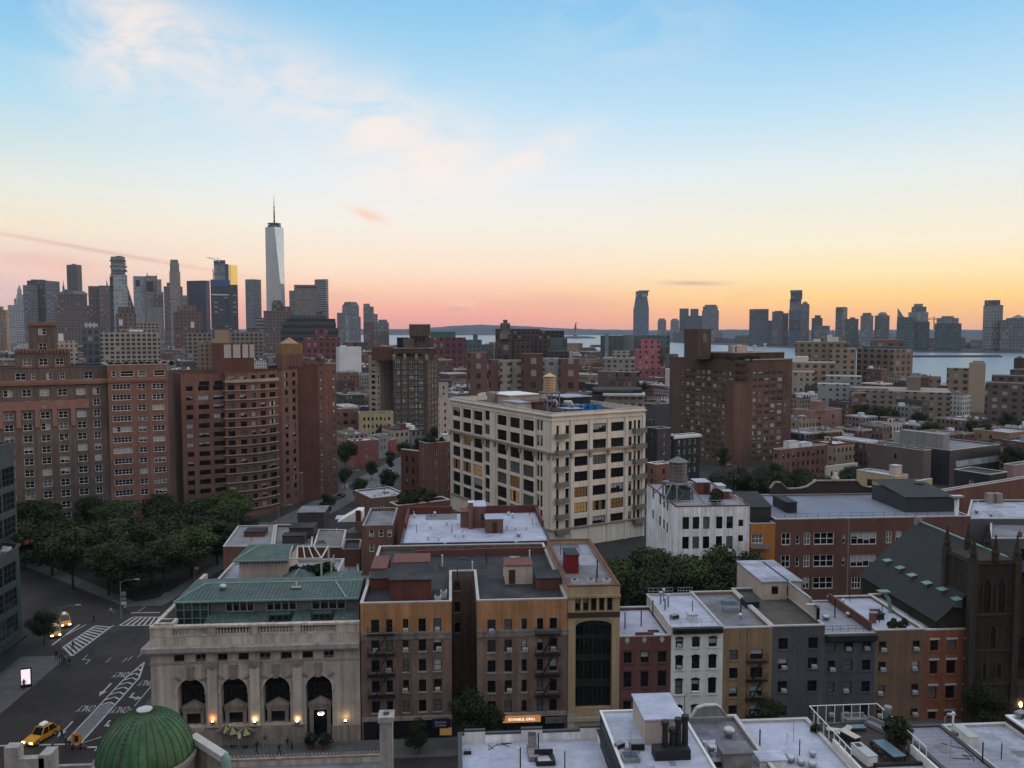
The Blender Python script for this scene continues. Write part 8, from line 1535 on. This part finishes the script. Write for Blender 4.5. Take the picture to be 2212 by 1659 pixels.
b = near('white_roofed_shop','near building with a pale lavender roof and a stepped dark capped parapet',990,1295,1578,ROOFW,WHITED,.95,COPD)
for u0,u1 in ((1003,1048),(1125,1171),(1251,1296)): part(b,'raised_parapet',MB().box(XN(u0),XN(u1),YN - .32,YN + .05,b.z1 - .1,b.z1 + .38),COPD); part(b,'parapet_face',MB().box(XN(u0) + .02,XN(u1) - .02,YN - .36,YN - .325,b.zr,b.z1 + .2),WHITE)
x,y = onr(b,1150,1625); part(b,'chimney',MB().box(x - .5,x + .5,y - 1.8,y + .7,b.zr,b.zr + .5).box(x - .38,x + .38,y - .1,y + .55,b.zr + .5,b.zr + 1.7),mat('sooty_chimney_render',(.2,.19,.185),.9,.3,.8)); part(b,'chimney_pot',MB().box(x - .36,x + .36,y - .08,y + .5,b.zr + 1.7,b.zr + 1.75),TAR)
x,y = onr(b,1178,1648); part(b,'roof_hatch',MB().box(x - .9,x + .9,y - .6,y + .7,b.zr,b.zr + .45).box(x - .95,x + .8,y + .7,y + .9,b.zr,b.zr + .9).face([(x - .7,y - .5,b.zr + .46),(x + .5,y - .5,b.zr + .46),(x + .3,y + .5,b.zr + .46),(x - .7,y + .5,b.zr + .46)],1),[TAR,STEEL])
for u,v,k,s in ((1119,1645,3,1.1),(1124,1659,2,1.2),(1163,1622,2,1.1),(1220,1659,2,1),(1010,1628,6,.5)): fit(b,k,*onr(b,u,v),None,0,s)
b = near('high_silver_roof_building','near building with a bright silver roof and a white lidded stair house',1296,1467,1533,ROOFW,DARKW,.12,WPAINT,pt=.15); z0 = b.zr
xa,xb_ = XN(1392,1600,73.5),XN(1473,1600,73.5); bulk(b,xa,xb_,73.2,78.4,2.3,CREAM,ROOFW,over=.15)
x,y = onr(b,1448,1632); ch = MB().box(x - 1.6,x + 1.6,y - .9,y + .5,z0,z0 + .9)
for k,(dx,h) in enumerate(((-.5,3.2),(.2,2.5),(.75,3.3),(1.4,3.5))): ch.ring(x + dx,y + .1 * k,[(.3,z0 + .9),(.26,z0 + h - .5),(.36,z0 + h - .35),(.36,z0 + h)],10)
part(b,'sooty_flues',ch,IRON); x,y = onr(b,1363,1640); part(b,'skylight',MB().box(x - .8,x + .7,y - .7,y + .7,z0,z0 + .4).box(x - .7,x + .6,y - .6,y + .6,z0 + .4,z0 + .42,1),[STEELG,GLASS]); fit(b,6,*onr(b,1375,1618),None,0,.9); fit(b,6,*onr(b,1338,1615),None,.5,.6)
part(b,'tar_edge',MB().box(XN(1296) - .35,XN(1296) - .02,50,YN - 2,z0 - 2.5,z0 - .1),TAR); fit(b,3,*onr(b,1433,1545),None,0,.6)
b = near('grey_gable_parapet_building','near building with a mottled grey roof and a shaped end parapet',1467,1588,1546,mat('mottled_grey_roof',(.19,.19,.21),.75,.25,.5,c2=(.12,.12,.14)),GREYC,.5,COPING); z1 = b.z1
pg = [(XN(1492),z1),(XN(1503),z1 + .9),(XN(1520),z1 + 1.15),(XN(1545),z1 + 1.15),(XN(1556),z1 + .8),(XN(1567),z1)]; o = MB(); o.face([(x,YN - .3,z) for x,z in pg]); o.face([(x,YN,z) for x,z in reversed(pg)])
part(b,'shaped_parapet',o,GREYC); o = MB()
for p,q in zip(pg,pg[1:]): o.bar((p[0],YN - .15,p[1] + .03),(q[0],YN - .15,q[1] + .03),.5,0,.14)
part(b,'parapet_coping',o,COPING)
for u,v,k,s in ((1574,1592,1,1.1),(1520,1610,0,.5),(1537,1625,1,.8),(1500,1640,3,.8),(1560,1640,4,1.2),(1548,1655,6,.8)): fit(b,k,*onr(b,u,v),None,0,s)
x,y = onr(b,1585,1640); bulk(b,x - 1.6,x + 1.0,y - 2,y,1.5,mat('sooty_chimney_render',(.2,.19,.185)),ROOFG)
b = near('pale_roof_with_ventilators','near building with a wide pale roof crowded with mushroom ventilators',1590,1742,1553,ROOFW,WHITED,.2,COPING)
r8 = random.Random(8)
for k in range(16): fit(b,1,*onr(b,1686 + (k * 23) % 92 + r8.uniform(-3,3),1634 + (k * 7) % 26),None,0,r8.uniform(.55,.75))
for u,v,k,s in ((1641,1622,2,1.3),(1700,1605,3,.9),(1727,1634,2,1.0)): fit(b,k,*onr(b,u,v),None,0,s)
x,y = onr(b,1680,1650); bulk(b,x - 2,x + .4,y - 1,y + .6,.8,WHITE,ROOFW)
b = near('roof_deck_building','near building with a railed timber roof deck above a pale terrace',1746,1925,1560,mat('timber_deck',(.055,.045,.04),.85,.2,1,seam=(20,.3,.03)),WHITE,.02,COPD); zd = b.zr
r = MB(); xa,xb_ = XN(1747,1540),XN(1893,1540)
ys = (79.9,71.0)
r.bar((xa,ys[0],zd + 1.9),(xb_,ys[0],zd + 1.9),.07).bar((xa,ys[0],zd + 1.9),(xa,ys[1],zd + 1.9),.07).bar((xb_,ys[0],zd + 1.9),(xb_,ys[1],zd + 1.9),.07)
for k in range(9): r.bar((lp(xa,xb_,k / 8),ys[0],zd),(lp(xa,xb_,k / 8),ys[0],zd + 1.9),.06); r.bar((xa,lp(*ys,k / 8),zd),(xa,lp(*ys,k / 8),zd + 1.9),.06); r.bar((xb_,lp(*ys,k / 8),zd),(xb_,lp(*ys,k / 8),zd + 1.9),.06)
part(b,'deck_railing',r,WPAINT); part(b,'parapet_wall',MB().box(xa - .1,xa + .12,60,74.5,zd - .4,zd + 1.2).box(xb_ - .1,xb_ + .12,52,73.5,zd - .4,zd + .9),WHITE)
part(b,'terrace_floor',MB().box(xa + 2.6,xb_ - .15,52,71.3,zd - .02,zd + .006),mat('pale_terrace_tiles',(.34,.33,.34),.8,.1,.5)); part(b,'deck_step',MB().box(xa + 2.4,xb_ - .15,71.3,71.6,zd,zd + .3),TAR); p = on_y(1918,1530,75.5); part(b,'flue',MB().ring(p.x,75.5,[(.28,zd),(.28,p.z - .1),(.36,p.z),(.36,p.z + .2)],12),STEELG,True)
def sofa(u,v,rz,label,m,w_=2.4,back=True):
 x,y = onr(b,u,v); t = thing('outdoor_sofa',label,'sofa',(x,y,zd),rz); MB().box(-w_ / 2,w_ / 2,-.45,.45,.08,.32).build('base',m,t); MB().box(-w_ / 2 + .06,w_ / 2 - .06,-.42,.3,.32,.46).build('seat',m,t); MB().box(-w_ / 2,w_ / 2,.3,.47,.32,.8).build('backrest',m,t);
 for s in (-1,1): put('armrest',MB().box(-.1,.1,-.44,.29,.46,.62).mesh('armrest',m),t,(s * (w_ / 2 - .1),0,0))
SOF = mat('grey_outdoor_cushion',(.17,.165,.18),.9,.1,1); sofa(1845,1560,0,'long grey sofa under the far rail of the roof deck',SOF); sofa(1893,1574,-1.1,'angled grey sofa by the flue on the roof deck',SOF)
def table(u,v,w_,d,h,top,label,rz=0,leg=IRON):
 x,y = onr(b,u,v); t = thing('outdoor_table',label,'table',(x,y,zd),rz); MB().box(-w_ / 2,w_ / 2,-d / 2,d / 2,h - .05,h).build('tabletop',top,t)
 for i in (-1,1):
  for j in (-1,1): put('leg',MB().box(-.04,.04,-.04,.04,0,h - .05).mesh('leg',leg),t,(i * (w_ / 2 - .08),j * (d / 2 - .08),0))
BLT = mat('blue_grey_tabletop',(.10,.16,.19),.4,.08,1); table(1852,1577,1.5,.8,.4,BLT,'low blue grey coffee table between the deck sofas'); table(1920,1632,1.3,3.2,.75,BLT,'long blue dining table on the pale terrace',.12)
for k,(dx,dy) in enumerate(((-1.0,-1),(-1.0,0),(-1.0,1),(1.0,-1),(1.0,0),(1.0,1))):
 x,y = onr(b,1920,1632); t = thing('dining_chair','dark chair %s the long blue dining table, %s' % (('left of','right of')[k // 3],('nearest the camera','middle one','farthest along')[k % 3]),'chair',(x + dx,y + dy,zd),(1,-1)[k // 3] * math.pi / 2,'chairs round the terrace table'); MB().box(-.22,.22,-.22,.22,.42,.47).build('seat',IRON,t); MB().box(-.22,.22,.18,.23,.47,.9).build('backrest',IRON,t)
 for i in (-1,1):
  for j in (-1,1): put('leg',MB().box(-.02,.02,-.02,.02,0,.42).mesh('leg',IRON),t,(i * .2,j * .2,0))
LNG = mat('cream_lounger_fabric',(.44,.41,.36),.85,.08,1)
for k,(u,v,rz) in enumerate(((1806,1583,-.3),(1822,1586,.5))):
 x,y = onr(b,u,v); t = thing('sun_lounger',['cream lounger lying nearest the deck rail','cream lounger crossing its neighbour on the deck'][k],'lounger',(x,y,zd),rz); MB().box(-.9,.5,-.32,.32,.25,.36).build('seat',LNG,t); MB().face([(.5,-.32,.36),(1.0,-.32,.62),(1.0,.32,.62),(.5,.32,.36)]).face([(.5,.32,.28),(1.0,.32,.54),(1.0,-.32,.54),(.5,-.32,.28)]).build('backrest',LNG,t)
 for i in (-.8,.4):
  for j in (-.26,.26): put('leg',MB().box(-.03,.03,-.03,.03,0,.25).mesh('leg',IRON),t,(i,j,0))
x,y = onr(b,1836,1602); tag(MB().box(-.35,.35,-.9,.9,0,.75).box(-.4,.4,-.95,.95,.75,.82,1).build('planter_box',[IRON,LNG],None,False,(x,y,zd),.4),'white topped planter box at the inner corner of the deck','planter'); x,y = onr(b,1866,1640); tag(MB().box(-.5,.5,-1.3,1.3,0,.9).box(-.54,.54,-1.34,1.34,.9,.97,1).box(-.3,.2,.5,1.1,.97,1.0,2).build('outdoor_kitchen',[WHITE,BLIND,IRON],None,False,(x,y,zd),.12),'white outdoor kitchen counter on the pale terrace','counter')
for k,(u,v,s) in enumerate(((1938,1610,2.0),(1947,1618,1.3),(1760,1590,.9))): x,y = onr(b,u,v); shrub(x,y,zd,s,['tall dark potted bush by the terrace wall of the roof deck','smaller potted bush behind the dining table','small pot plant at the left rail of the roof deck'][k],None,1)
b = near('lavender_roof_building','near building with a lavender grey roof ribbed by seams',1926,2030,1566,mat('ribbed_lavender_roof',(.215,.21,.245),.7,.15,.4,seam=(9,.75,.03)),GREYC,.15,COPD); b = near('sloping_pale_roof_building','near building with a pale lavender roof and a curved skylight curb',2031,2170,1563,ROOFW2,WHITED,.2,COPING)
x,y = onr(b,2085,1598); part(b,'skylight',MB().box(x - .5,x + .5,y - 1.4,y + 1.4,b.zr,b.zr + .9).box(x - .52,x + .52,y - 1.42,y + 1.42,b.zr + .9,b.zr + .96,1),[WHITE,BLIND]); fit(b,3,*onr(b,2058,1578),None,0,1.6); fit(b,2,*onr(b,2122,1650),None,0,1.3); fit(b,2,*onr(b,2178 - 15,1640)); fit(b,6,*onr(b,2068,1590),None,.3,.7); b = near('corner_silver_roof_building','near building with a silver roof at the bottom right corner',2171,2420,1541,ROOFW,DARKW,.2,WPAINT); fit(b,6,*onr(b,2205,1550),None,.4,.8)
for q_,n_ in ((TEN,5),(LOFT,4)): dress(q_,n_)
# ---- domed bank on this side of the avenue
b = near('domed_bank','stone bank with a green ribbed copper dome at the near corner',112,846,1640,ROOFG,LIME,.7,LIMED,cat='bank'); zt = b.z1; dc = on_y(315,1640,71.5); rd = (on_y(416,1640,71.5).x - on_y(213,1640,71.5).x) / 2; ztop = on_y(315,1534,71.5).z; zbse = ztop - rd * 1.02
dome = part(b,'dome',MB().ring(dc.x,71.5,[(rd * math.cos(R(a_)),zbse + (ztop - zbse) * math.sin(R(a_))) for a_ in range(0,88,6)],40),DOMEG,True); rb = MB()
for k in range(32):
 q = [(dc.x + (rd + .02) * math.cos(R(a_)) * math.cos(k * math.pi / 16),71.5 + (rd + .02) * math.cos(R(a_)) * math.sin(k * math.pi / 16),zbse + (ztop - zbse + .02) * math.sin(R(a_))) for a_ in range(0,86,7)]; rb.tube(q,.035,4)
part(b,'dome_ribs',rb,mat('dark_dome_seam',(.03,.075,.035),.8),False,None,dome); part(b,'dome_drum',MB().ring(dc.x,71.5,[(rd * 1.02,zt - 4),(rd * 1.02,zbse - .35),(rd * 1.06,zbse - .3),(rd * 1.06,zbse + .05),(rd,zbse + .1)],40),LIMED); part(b,'dome_cap',MB().ring(dc.x,71.5,[(.55,ztop - .12),(.62,ztop),(.66,ztop + .12),(.58,ztop + .14),(.4,ztop + .1)],18),STEEL,True,None,dome)
hb_ = MB(); a_ = R(258)
for k in range(14): e = R(6 + 5.6 * k); hb_.box(*(lambda p: (p[0] - .14,p[0] + .14,p[1] - .05,p[1] + .05,p[2],p[2] + .05))((dc.x + (rd + .08) * math.cos(e) * math.cos(a_),71.5 + (rd + .08) * math.cos(e) * math.sin(a_),zbse + (ztop - zbse) * math.sin(e))))
part(b,'dome_ladder',hb_,mat('rusty_ladder',(.10,.05,.03),.9),False,None,dome)
p,q = on_y(416,1592,73),on_y(485,1636,70.5); part(b,'gable_coping',MB().bar(p,q,.75,0,.55),COPING); part(b,'gable',MB().face([p,q,(q.x,q.y,zt - 1),(p.x,p.y,zt - 1)]),LIMED)
f = on_y(488,1640,70.4); part(b,'green_finial',MB().ring(f.x,f.y,[(.55,f.z - 1.2),(.4,f.z - .4),(.42,f.z),(.3,f.z + .25),(.05,f.z + .6)],10),GREENL,True); cr = MB()
x0,x1 = XN(425),XN(846)
for k in range(54): xx = lp(x0,x1,k / 53); cr.ring(xx,YN + .02,[(.11,zt),(.13,zt + .15),(.05,zt + .3)],5)
part(b,'roof_cresting',cr,LIMED)
for u0,u1 in ((410,457),(551,630),(715,756),(770,812)): part(b,'skylight',MB().box(XN(u0,1655,77.5),XN(u1,1655,77.5),70,77.6,zt - .6,zt - .35),ROOFW)
p = on_y(834,1545,74); part(b,'chimney',MB().box(XN(821,1600,74),XN(848,1600,74),73.6,75,zt - 1,p.z - .5).box(XN(819,1600,74) - .06,XN(850,1600,74) + .06,73.5,75.1,p.z - .5,p.z).box(XN(828,1600,74),XN(841,1600,74),74,74.7,p.z,p.z + .005,1),[mat('sooty_limestone_blocks',(.26,.24,.22),.85,.25,.8,streak=.2),IRON])
pc_ = MB(); yq = 74.0; ff = lambda u0,u1,v0,v1,d: pc_.box(on_y(u0,v1,yq).x,on_y(u1,v1,yq).x,yq,yq + d,on_y(u0,v1,yq).z - 3,on_y(u0,v0,yq).z)
ff(10,40,1616,1668,1.0); ff(40,96,1640,1668,.7); ff(84,109,1632,1668,1.6); t = tag(pc_.build('stone_parapet',mat('weathered_cream_stone',(.30,.285,.255),.85,.2,.8,streak=.2)),'weathered cream stone parapet pieces at the bottom left corner','parapet')
# ================================================================ STREET LIFE
def lamp_post(p,h,arm,label,rz=0,banner=False):
 t = thing('street_lamp',label,'street lamp',(p.x,p.y,.0),rz); MB().ring(0,0,[(.16,0),(.12,1),(.07,h)],8).build('post',STEELG,t); MB().tube([(0,0,h - .3),(arm * .4,0,h + .25),(arm,0,h + .35)],.045).build('arm',STEELG,t); MB().box(arm - .1,arm + .75,-.16,.16,h + .25,h + .42).build('lamp_head',STEEL,t)
 if banner:
  for k in range(3): put('street_sign',MB().box(.1,1.0,-.03,.03,0,.55 if k else .8).mesh('street_sign',STEELG if k < 2 else WPAINT),t,(0,0,h * .62 - k * .85))
 return t
for u,v,vt,arm,lb,bn in ((262,1338,1256,2.8,'street lamp with hanging signs at the park tip',True),(420,1258,1186,2.8,'street lamp with hanging signs beside the park, up the avenue',True),(134,1404,1312,2.6,'street lamp at the crosswalk beside the taxis',False),(602,1136,1093,3,'street lamp in front of the curved brick block',False),(755,1052,1018,2.6,'street lamp at the village street corner',False),(735,1108,1078,-2.2,'short street lamp near the white stair head',False)):
 p = on_z(u,v); h = at_d(u,vt,(p - CAM).dot(_Rz @ Vector((0,1,0)))).z; lamp_post(p,h,arm,lb,0,bn)
for u,v,y,h,arm,lb in ((1834,1122,143,None,-2,'tall bent arm lamp in front of the school'),(1753,1078,182,None,.3,'thin pale pole before the dark tree clump'),(1479,1502,92,None,.9,'hooked lamp post before the white painted house'),(1590,1005,240,None,-2.6,'street lamp beside the tall brick tower'),(2041,1550,84,None,.4,'thin pole behind the pale sloping roof')):
 p = on_y(u,v,y); lamp_post(Vector((p.x,y,0)),p.z if y != 182 else on_y(u,1040,y).z,arm,lb)
GLC = mat('car_window_glass',(.012,.013,.015),.08,.1,1,spec=.6); TYRE = mat('tyre_rubber',(.012,.012,.012),.9,.1); HEADL = mat('headlamp_glow',(1,1,1),.3,0,emit=(1,.72,.35),es=14); HEADO = mat('headlamp_off',(.35,.35,.36),.2,.1)
def car(paint,label,x,y,rz,lit=True,suv=False,sign=None):
 t = thing('taxi' if sign else 'parked_car',label,'taxi' if sign else 'car',(x,y,.005),rz); hb,hr = (.95,1.75) if suv else (.85,1.45); pr = [(-2.3,.35),(2.3,.35),(2.36,.6),(2.2,.72),(1.2,hb),(-1.55,hb),(-2.25,hb - .05),(-2.35,.6)]; mb = MB(); w_ = .9
 for s in (1,-1): mb.face([(s * w_,q[0],q[1]) for q in (pr if s < 0 else reversed(pr))][::-1])
 for p,q in zip(pr,pr[1:] + pr[:1]): mb.face([(-w_,p[0],p[1]),(w_,p[0],p[1]),(w_,q[0],q[1]),(-w_,q[0],q[1])])
 rf = [(.75,hb),(.2,hr),(-1.3,hr),(-1.95 if suv else -1.9,hb)]; mb.face([(-.68,rf[1][0],hr),(.68,rf[1][0],hr),(.68,rf[2][0],hr),(-.68,rf[2][0],hr)])
 for s in (-1,1):
  for p,q in ((rf[0],rf[1]),(rf[3],rf[2])): mb.bar((s * .84,p[0],p[1]),(s * .67,q[0],q[1]),.1)
  mb.bar((s * .78,-.5,hb),(s * .67,-.5,hr),.09)
 mb.build('body',paint,t); g = MB(); b4 = [(-.83,rf[0][0],hb),(.83,rf[0][0],hb),(.66,rf[1][0],hr - .01),(-.66,rf[1][0],hr - .01)]; b5 = [(.83,rf[3][0],hb),(-.83,rf[3][0],hb),(-.66,rf[2][0],hr - .01),(.66,rf[2][0],hr - .01)]
 put('windscreen',MB().face(b4).mesh('windscreen',GLC),t); put('rear_window',MB().face(b5).mesh('rear_window',GLC),t)
 for s in (-1,1): put('side_window',MB().face([(s * .825,rf[0][0],hb),(s * .825,rf[3][0],hb),(s * .665,rf[2][0],hr - .02),(s * .665,rf[1][0],hr - .02)]).mesh('side_window',GLC),t); put('headlight',MB().box(-.2,.2,2.3,2.4,.55,.72).mesh('headlight',HEADL if lit else HEADO),t,(s * .62,0,0)); put('tail_light',MB().box(-.15,.15,-2.4,-2.33,.6,.75).mesh('tail_light',COPR),t,(s * .68,0,0))
 for sx_ in (-1,1):
  for yy in (-1.4,1.45):
   wm = MB().ring(0,0,[(.33,-.1),(.33,.1)],14); wm.ring(0,0,[(.18,-.105),(.18,.105)],10,1); o = put('wheel',wm.mesh('wheel',[TYRE,STEEL]),t,(sx_ * .82,yy,.33)); o.rotation_euler = (0,math.pi / 2,0)
 if sign: MB().box(-.35,.35,-.9,.1,hr,hr + .1).box(-.3,.3,-.85,.05,hr + .1,hr + .4,1).build('roof_sign',[IRON,sign],t)
 return t
TAXI = mat('taxi_yellow',(.62,.26,.012),.35,.04,1,spec=.5); WCAR = mat('white_car_paint',(.6,.6,.61),.3,.03,1); DCAR = mat('dark_car_paint',(.02,.021,.024),.3,.05,1); GCAR = mat('grey_car_paint',(.16,.165,.17),.3,.05,1); TS = mat('taxi_sign_panel',(.5,.5,.48),.5,0,emit=(1,.95,.85),es=.25)
S_ = math.pi
for u,v,pt_,lb,rz,lt,sv,sg in ((90,1597,TAXI,'yellow taxi with a white roof sign crossing the stop line',S_ - .35,True,True,TS),(140,1349,TAXI,'yellow taxi nearer the park waiting behind the crosswalk',S_ + .5,True,True,TS),(119,1371,TAXI,'yellow taxi half hidden by the corner tree',S_ + .5,True,False,TS),(477,1189,TAXI,'yellow taxi up the avenue beside the low red shed',S_ - .1,False,False,TS),
          (681,1113,WCAR,'white car parked by the curved brick block',S_ - .33,False,False,None),(697,1098,DCAR,'dark van parked behind the white car',S_ - .33,False,True,None),(716,1085,DCAR,'dark car parked third along the curved brick block',S_ - .33,False,False,None),(735,1076,DCAR,'dark car parked at the far end of the curved brick block',S_ - .33,False,False,None),(806,1060,GCAR,'pale car with its lights on at the village crossing',S_ - .9,True,False,None),(832,1027,GCAR,'grey van waiting beyond the village crossing',S_ - .2,False,True,None),(843,1021,WCAR,'white car parked farther up the village street',S_ - .2,False,False,None)):
 p = on_z(u,v); car(pt_,lb,p.x,p.y,rz,lt,sv,sg)
# ---- people: one skinned body each
CL = [mat('dark_clothes',(.02,.021,.025),.9,.1,1),mat('grey_clothes',(.09,.09,.10),.9,.1,1),mat('pale_clothes',(.36,.35,.34),.9,.1,1),mat('red_clothes',(.2,.03,.03),.9,.1,1)]; SKIN = mat('skin',(.28,.16,.11),.6,.05,1); HAIR = mat('dark_hair',(.02,.015,.012),.7,.1,1); _PB = {}
def body_mesh(pose,top,leg):
 key = (pose,top,leg)
 if key in _PB: return _PB[key]
 s = (.22,.05,.32)[pose]; ar = (.2,.08,.3)[pose]
 V = [(0,0,.95,.15),(0,0,1.15,.14),(0,0,1.38,.16),(0,0,1.5,.06),(0,.02,1.6,.09),(0,.01,1.72,.085)]; E = [(0,1),(1,2),(2,3),(3,4),(4,5)]
 for sd in (-1,1):
  n = len(V); V += [(sd * .1,0,.9,.1),(sd * .11,sd * s * .45 + .03,.5,.07),(sd * .11,sd * s,.09,.05),(sd * .12,sd * s + .16,.05,.045),(sd * .19,0,1.4,.07),(sd * .25,-sd * ar * .5,1.14,.05),(sd * .25,-sd * ar + .06,.9,.04),(sd * .24,-sd * ar + .09,.8,.035)]; E += [(0,n),(n,n + 1),(n + 1,n + 2),(n + 2,n + 3),(2,n + 4),(n + 4,n + 5),(n + 5,n + 6),(n + 6,n + 7)]
 me = bpy.data.meshes.new('skeleton'); me.from_pydata([v[:3] for v in V],E,[]); o = bpy.data.objects.new('skeleton',me); C.objects.link(o); o.modifiers.new('s','SKIN'); o.modifiers.new('b','SUBSURF').levels = 1
 for k,v in enumerate(V): me.skin_vertices[0].data[k].radius = (v[3],v[3] * .85)
 me.skin_vertices[0].data[0].use_root = True; d = bpy.context.evaluated_depsgraph_get(); r = bpy.data.meshes.new_from_object(o.evaluated_get(d)); bpy.data.objects.remove(o); r.materials.clear()
 for m in (CL[top],CL[leg],SKIN,HAIR): r.materials.append(m)
 for p in r.polygons: z = p.center.z; x = abs(p.center.x); p.material_index = 3 if z > 1.66 or (z > 1.56 and p.center.y < 0) else (2 if z > 1.47 or (x > .2 and z < .9) else (0 if z > .93 else 1)); p.use_smooth = True
 r.name = 'person'; _PB[key] = r; return r
PPL = [(122,1425,'near the kerb by the crosswalk, leftmost of the waiting group',1,0,0),(129,1432,'second in the waiting group at the kerb',1,0,1),(134,1428,'third in the waiting group, set farther back',0,1,0),(139,1436,'nearest the camera in the waiting group',0,0,0),(150,1440,'stepping off the kerb beside the waiting group',2,0,1),(158,1404,'walking on the ladder crosswalk',2,1,0),(203,1345,'crossing toward the park tip',2,0,0),(240,1330,'standing left of the lamp at the park tip',1,2,1),(246,1326,'right of the lamp at the park tip',0,0,2),(270,1322,'with pale shirt among those at the park tip',1,2,0),(347,1290,'walking alone on the park pavement',2,0,0),(425,1240,'with pale shirt beside the farther signed lamp',1,2,2),(52,1490,'in red beside the lit kiosk',1,3,0),(134,1597,'on the painted island end',0,0,0),(143,1612,'behind the orange sign',1,1,0),(150,1622,'beside the orange sign, lower one',1,0,1),(114,1622,'walking in front of the taxi',2,1,0),(555,1627,'in front of the second bank arch',2,0,0),(573,1612,'with pale trousers near the bank plinth',0,1,2),(604,1631,'walking nearest the kerb before the bank',2,0,0),(621,1619,'close to the third bank arch',0,0,1),(631,1620,'small, just right of another walker before the bank',1,1,0)]
for k,(u,v,w_,ps,tp_,lg_) in enumerate(PPL): p = on_z(u,v,.14); t = put('person',body_mesh(ps,tp_,lg_),None,(p.x,p.y,.14 if u > 400 or p.x < -64.6 else .01),(k * 1.9) % 6.28); tag(t,'person in %s clothes %s' % (('dark','grey','pale','red')[tp_],w_),'person','people on the street')
p = on_z(57,1486); t = thing('kiosk','slim kiosk with a glowing white screen on the pavement','kiosk',(p.x,p.y,.14),.3); MB().box(-.75,.75,-.2,.2,0,3.0).build('cabinet',IRON,t); MB().box(-.62,.62,-.215,-.203,.5,2.85).build('screen',mat('lit_screen',(1,1,1),.5,0,emit=(1,.80,.86),es=.8),t)
p = on_z(166,1618); t = thing('road_work_sign','orange road work sign on a striped stand at the island end','sign',(p.x,p.y,.01)); MB().box(-.6,.6,-.05,.05,.7,2.1).build('sign_panel',mat('work_orange',(.6,.22,.03),.6,.1),t); MB().box(-.25,.25,-.065,-.052,1.0,1.8).build('sign_mark',IRON,t); MB().box(-1.2,1.4,-.12,.12,.25,.45).build('barrier_board',COPR,t)
for s in (-.5,.5): put('leg',MB().box(-.04,.04,-.3,.3,0,.7).mesh('leg',IRON),t,(s,0,0))
for k,(u,v,dx) in enumerate(((506,1608,0),(556 - 22,1610,0),(492,1604,0))):
 p = on_z(u,v); t = thing('parasol',['yellow and navy parasol left in the row by the bank wall, its middle one','yellow and navy parasol farthest from the dome by the bank wall','yellow and navy parasol nearest the green dome'][k],'parasol',(p.x,p.y - .8,.14)); q = MB()
 for j in range(8): a0,a1 = j * math.pi / 4,(j + 1) * math.pi / 4; q.face([(1.2 * math.cos(a0),1.2 * math.sin(a0),2.1),(1.2 * math.cos(a1),1.2 * math.sin(a1),2.1),(0,0,2.75)],j % 2)
 q.build('canopy',[mat('parasol_yellow',(.28,.26,.07),.8,.05,1),mat('parasol_navy',(.04,.05,.09),.8,.05,1)],t); MB().ring(0,0,[(.03,0),(.03,2.7)],6).build('pole',STEEL,t); MB().ring(0,0,[(.35,0),(.35,.08)],10).build('base',IRON,t)
p = on_z(518,1630); t = thing('pavement_sign','small white sign on a post before the second bank arch','sign',(p.x,p.y,.14)); MB().ring(0,0,[(.03,0),(.03,2.6)],6).build('post',STEELG,t); MB().box(-.2,.2,-.05,-.02,2.0,2.7).build('sign_panel',WPAINT,t)
for k,(u,w_) in enumerate(((672,'left'),(703,'right'))): p = on_z(u,1616); shrub(p.x,p.y - .5,.14,1.5,'pale potted palm on the %s of the bank entrance' % w_,None,1)
# ---- shop signs under the tenement
def sign(u0,u1,v0,v1,txt,label,bgm,tm,size,y=YF - .55):
 xa,xb_,za,zb_ = on_y(u0,v1,y).x,on_y(u1,v1,y).x,on_y(u0,v1,y).z,on_y(u0,v0,y).z; t = thing('shop_sign',label,'shop sign',((xa + xb_) / 2,y,za)); MB().box(-(xb_ - xa) / 2,(xb_ - xa) / 2,0,.25,0,zb_ - za).build('sign_panel',bgm,t)
 if txt: o = put('lettering',text(txt,size,tm),t,(0,-.012,(zb_ - za) / 2)); o.rotation_euler = (R(90),0,0)
 return t
sign(1086,1168,1549,1562,'ISTANBUL GRILL','glowing orange and cream grill shop sign under the tenement fire escape',mat('lit_sign_orange',(.5,.2,.08),.5,0,emit=(1,.40,.12),es=.3),mat('lit_lettering',(1,1,1),.5,0,emit=(1,.95,.8),es=1.3),.5); sign(1178,1221,1551,1563,'','unlit grey shop sign to the right of the glowing grill sign',mat('dim_sign_panel',(.10,.10,.10),.6,.3,1.5),None,.4)
sign(934,970,1554,1574,'Insomnia\nCookies','navy awning sign with white lettering below the dark street tree',mat('navy_awning',(.02,.018,.06),.8,.1),WPAINT,.42); p = on_y(963,1580,YF - .2); tag(MB().box(-.8,.8,0,.1,-.5,.5).build('lit_shop_window',LIT,None,False,(p.x,YF - .25,p.z)),'small warm lit shop window under the navy awning','window')
# ================================================================ the evening haze: one closed box of even air round the whole place
_hz = MB().box(-6100,6100,-400,9800,-1,640).mesh('haze',bpy.data.materials.new('evening_haze')); HZ = tag(put('haze',_hz),None,None,None,'stuff'); _m = _hz.materials[0]; _m.use_nodes = True; _t = NT(_m.node_tree); _t.n.clear()
_o = _t.new('ShaderNodeOutputMaterial'); _v = _t.new('ShaderNodeVolumePrincipled'); _v.inputs['Color'].default_value = (.70,.80,.95,1); _v.inputs['Density'].default_value = .000036; _v.inputs['Anisotropy'].default_value = .0
_t.link(_v.outputs[0],_o.inputs['Volume'])
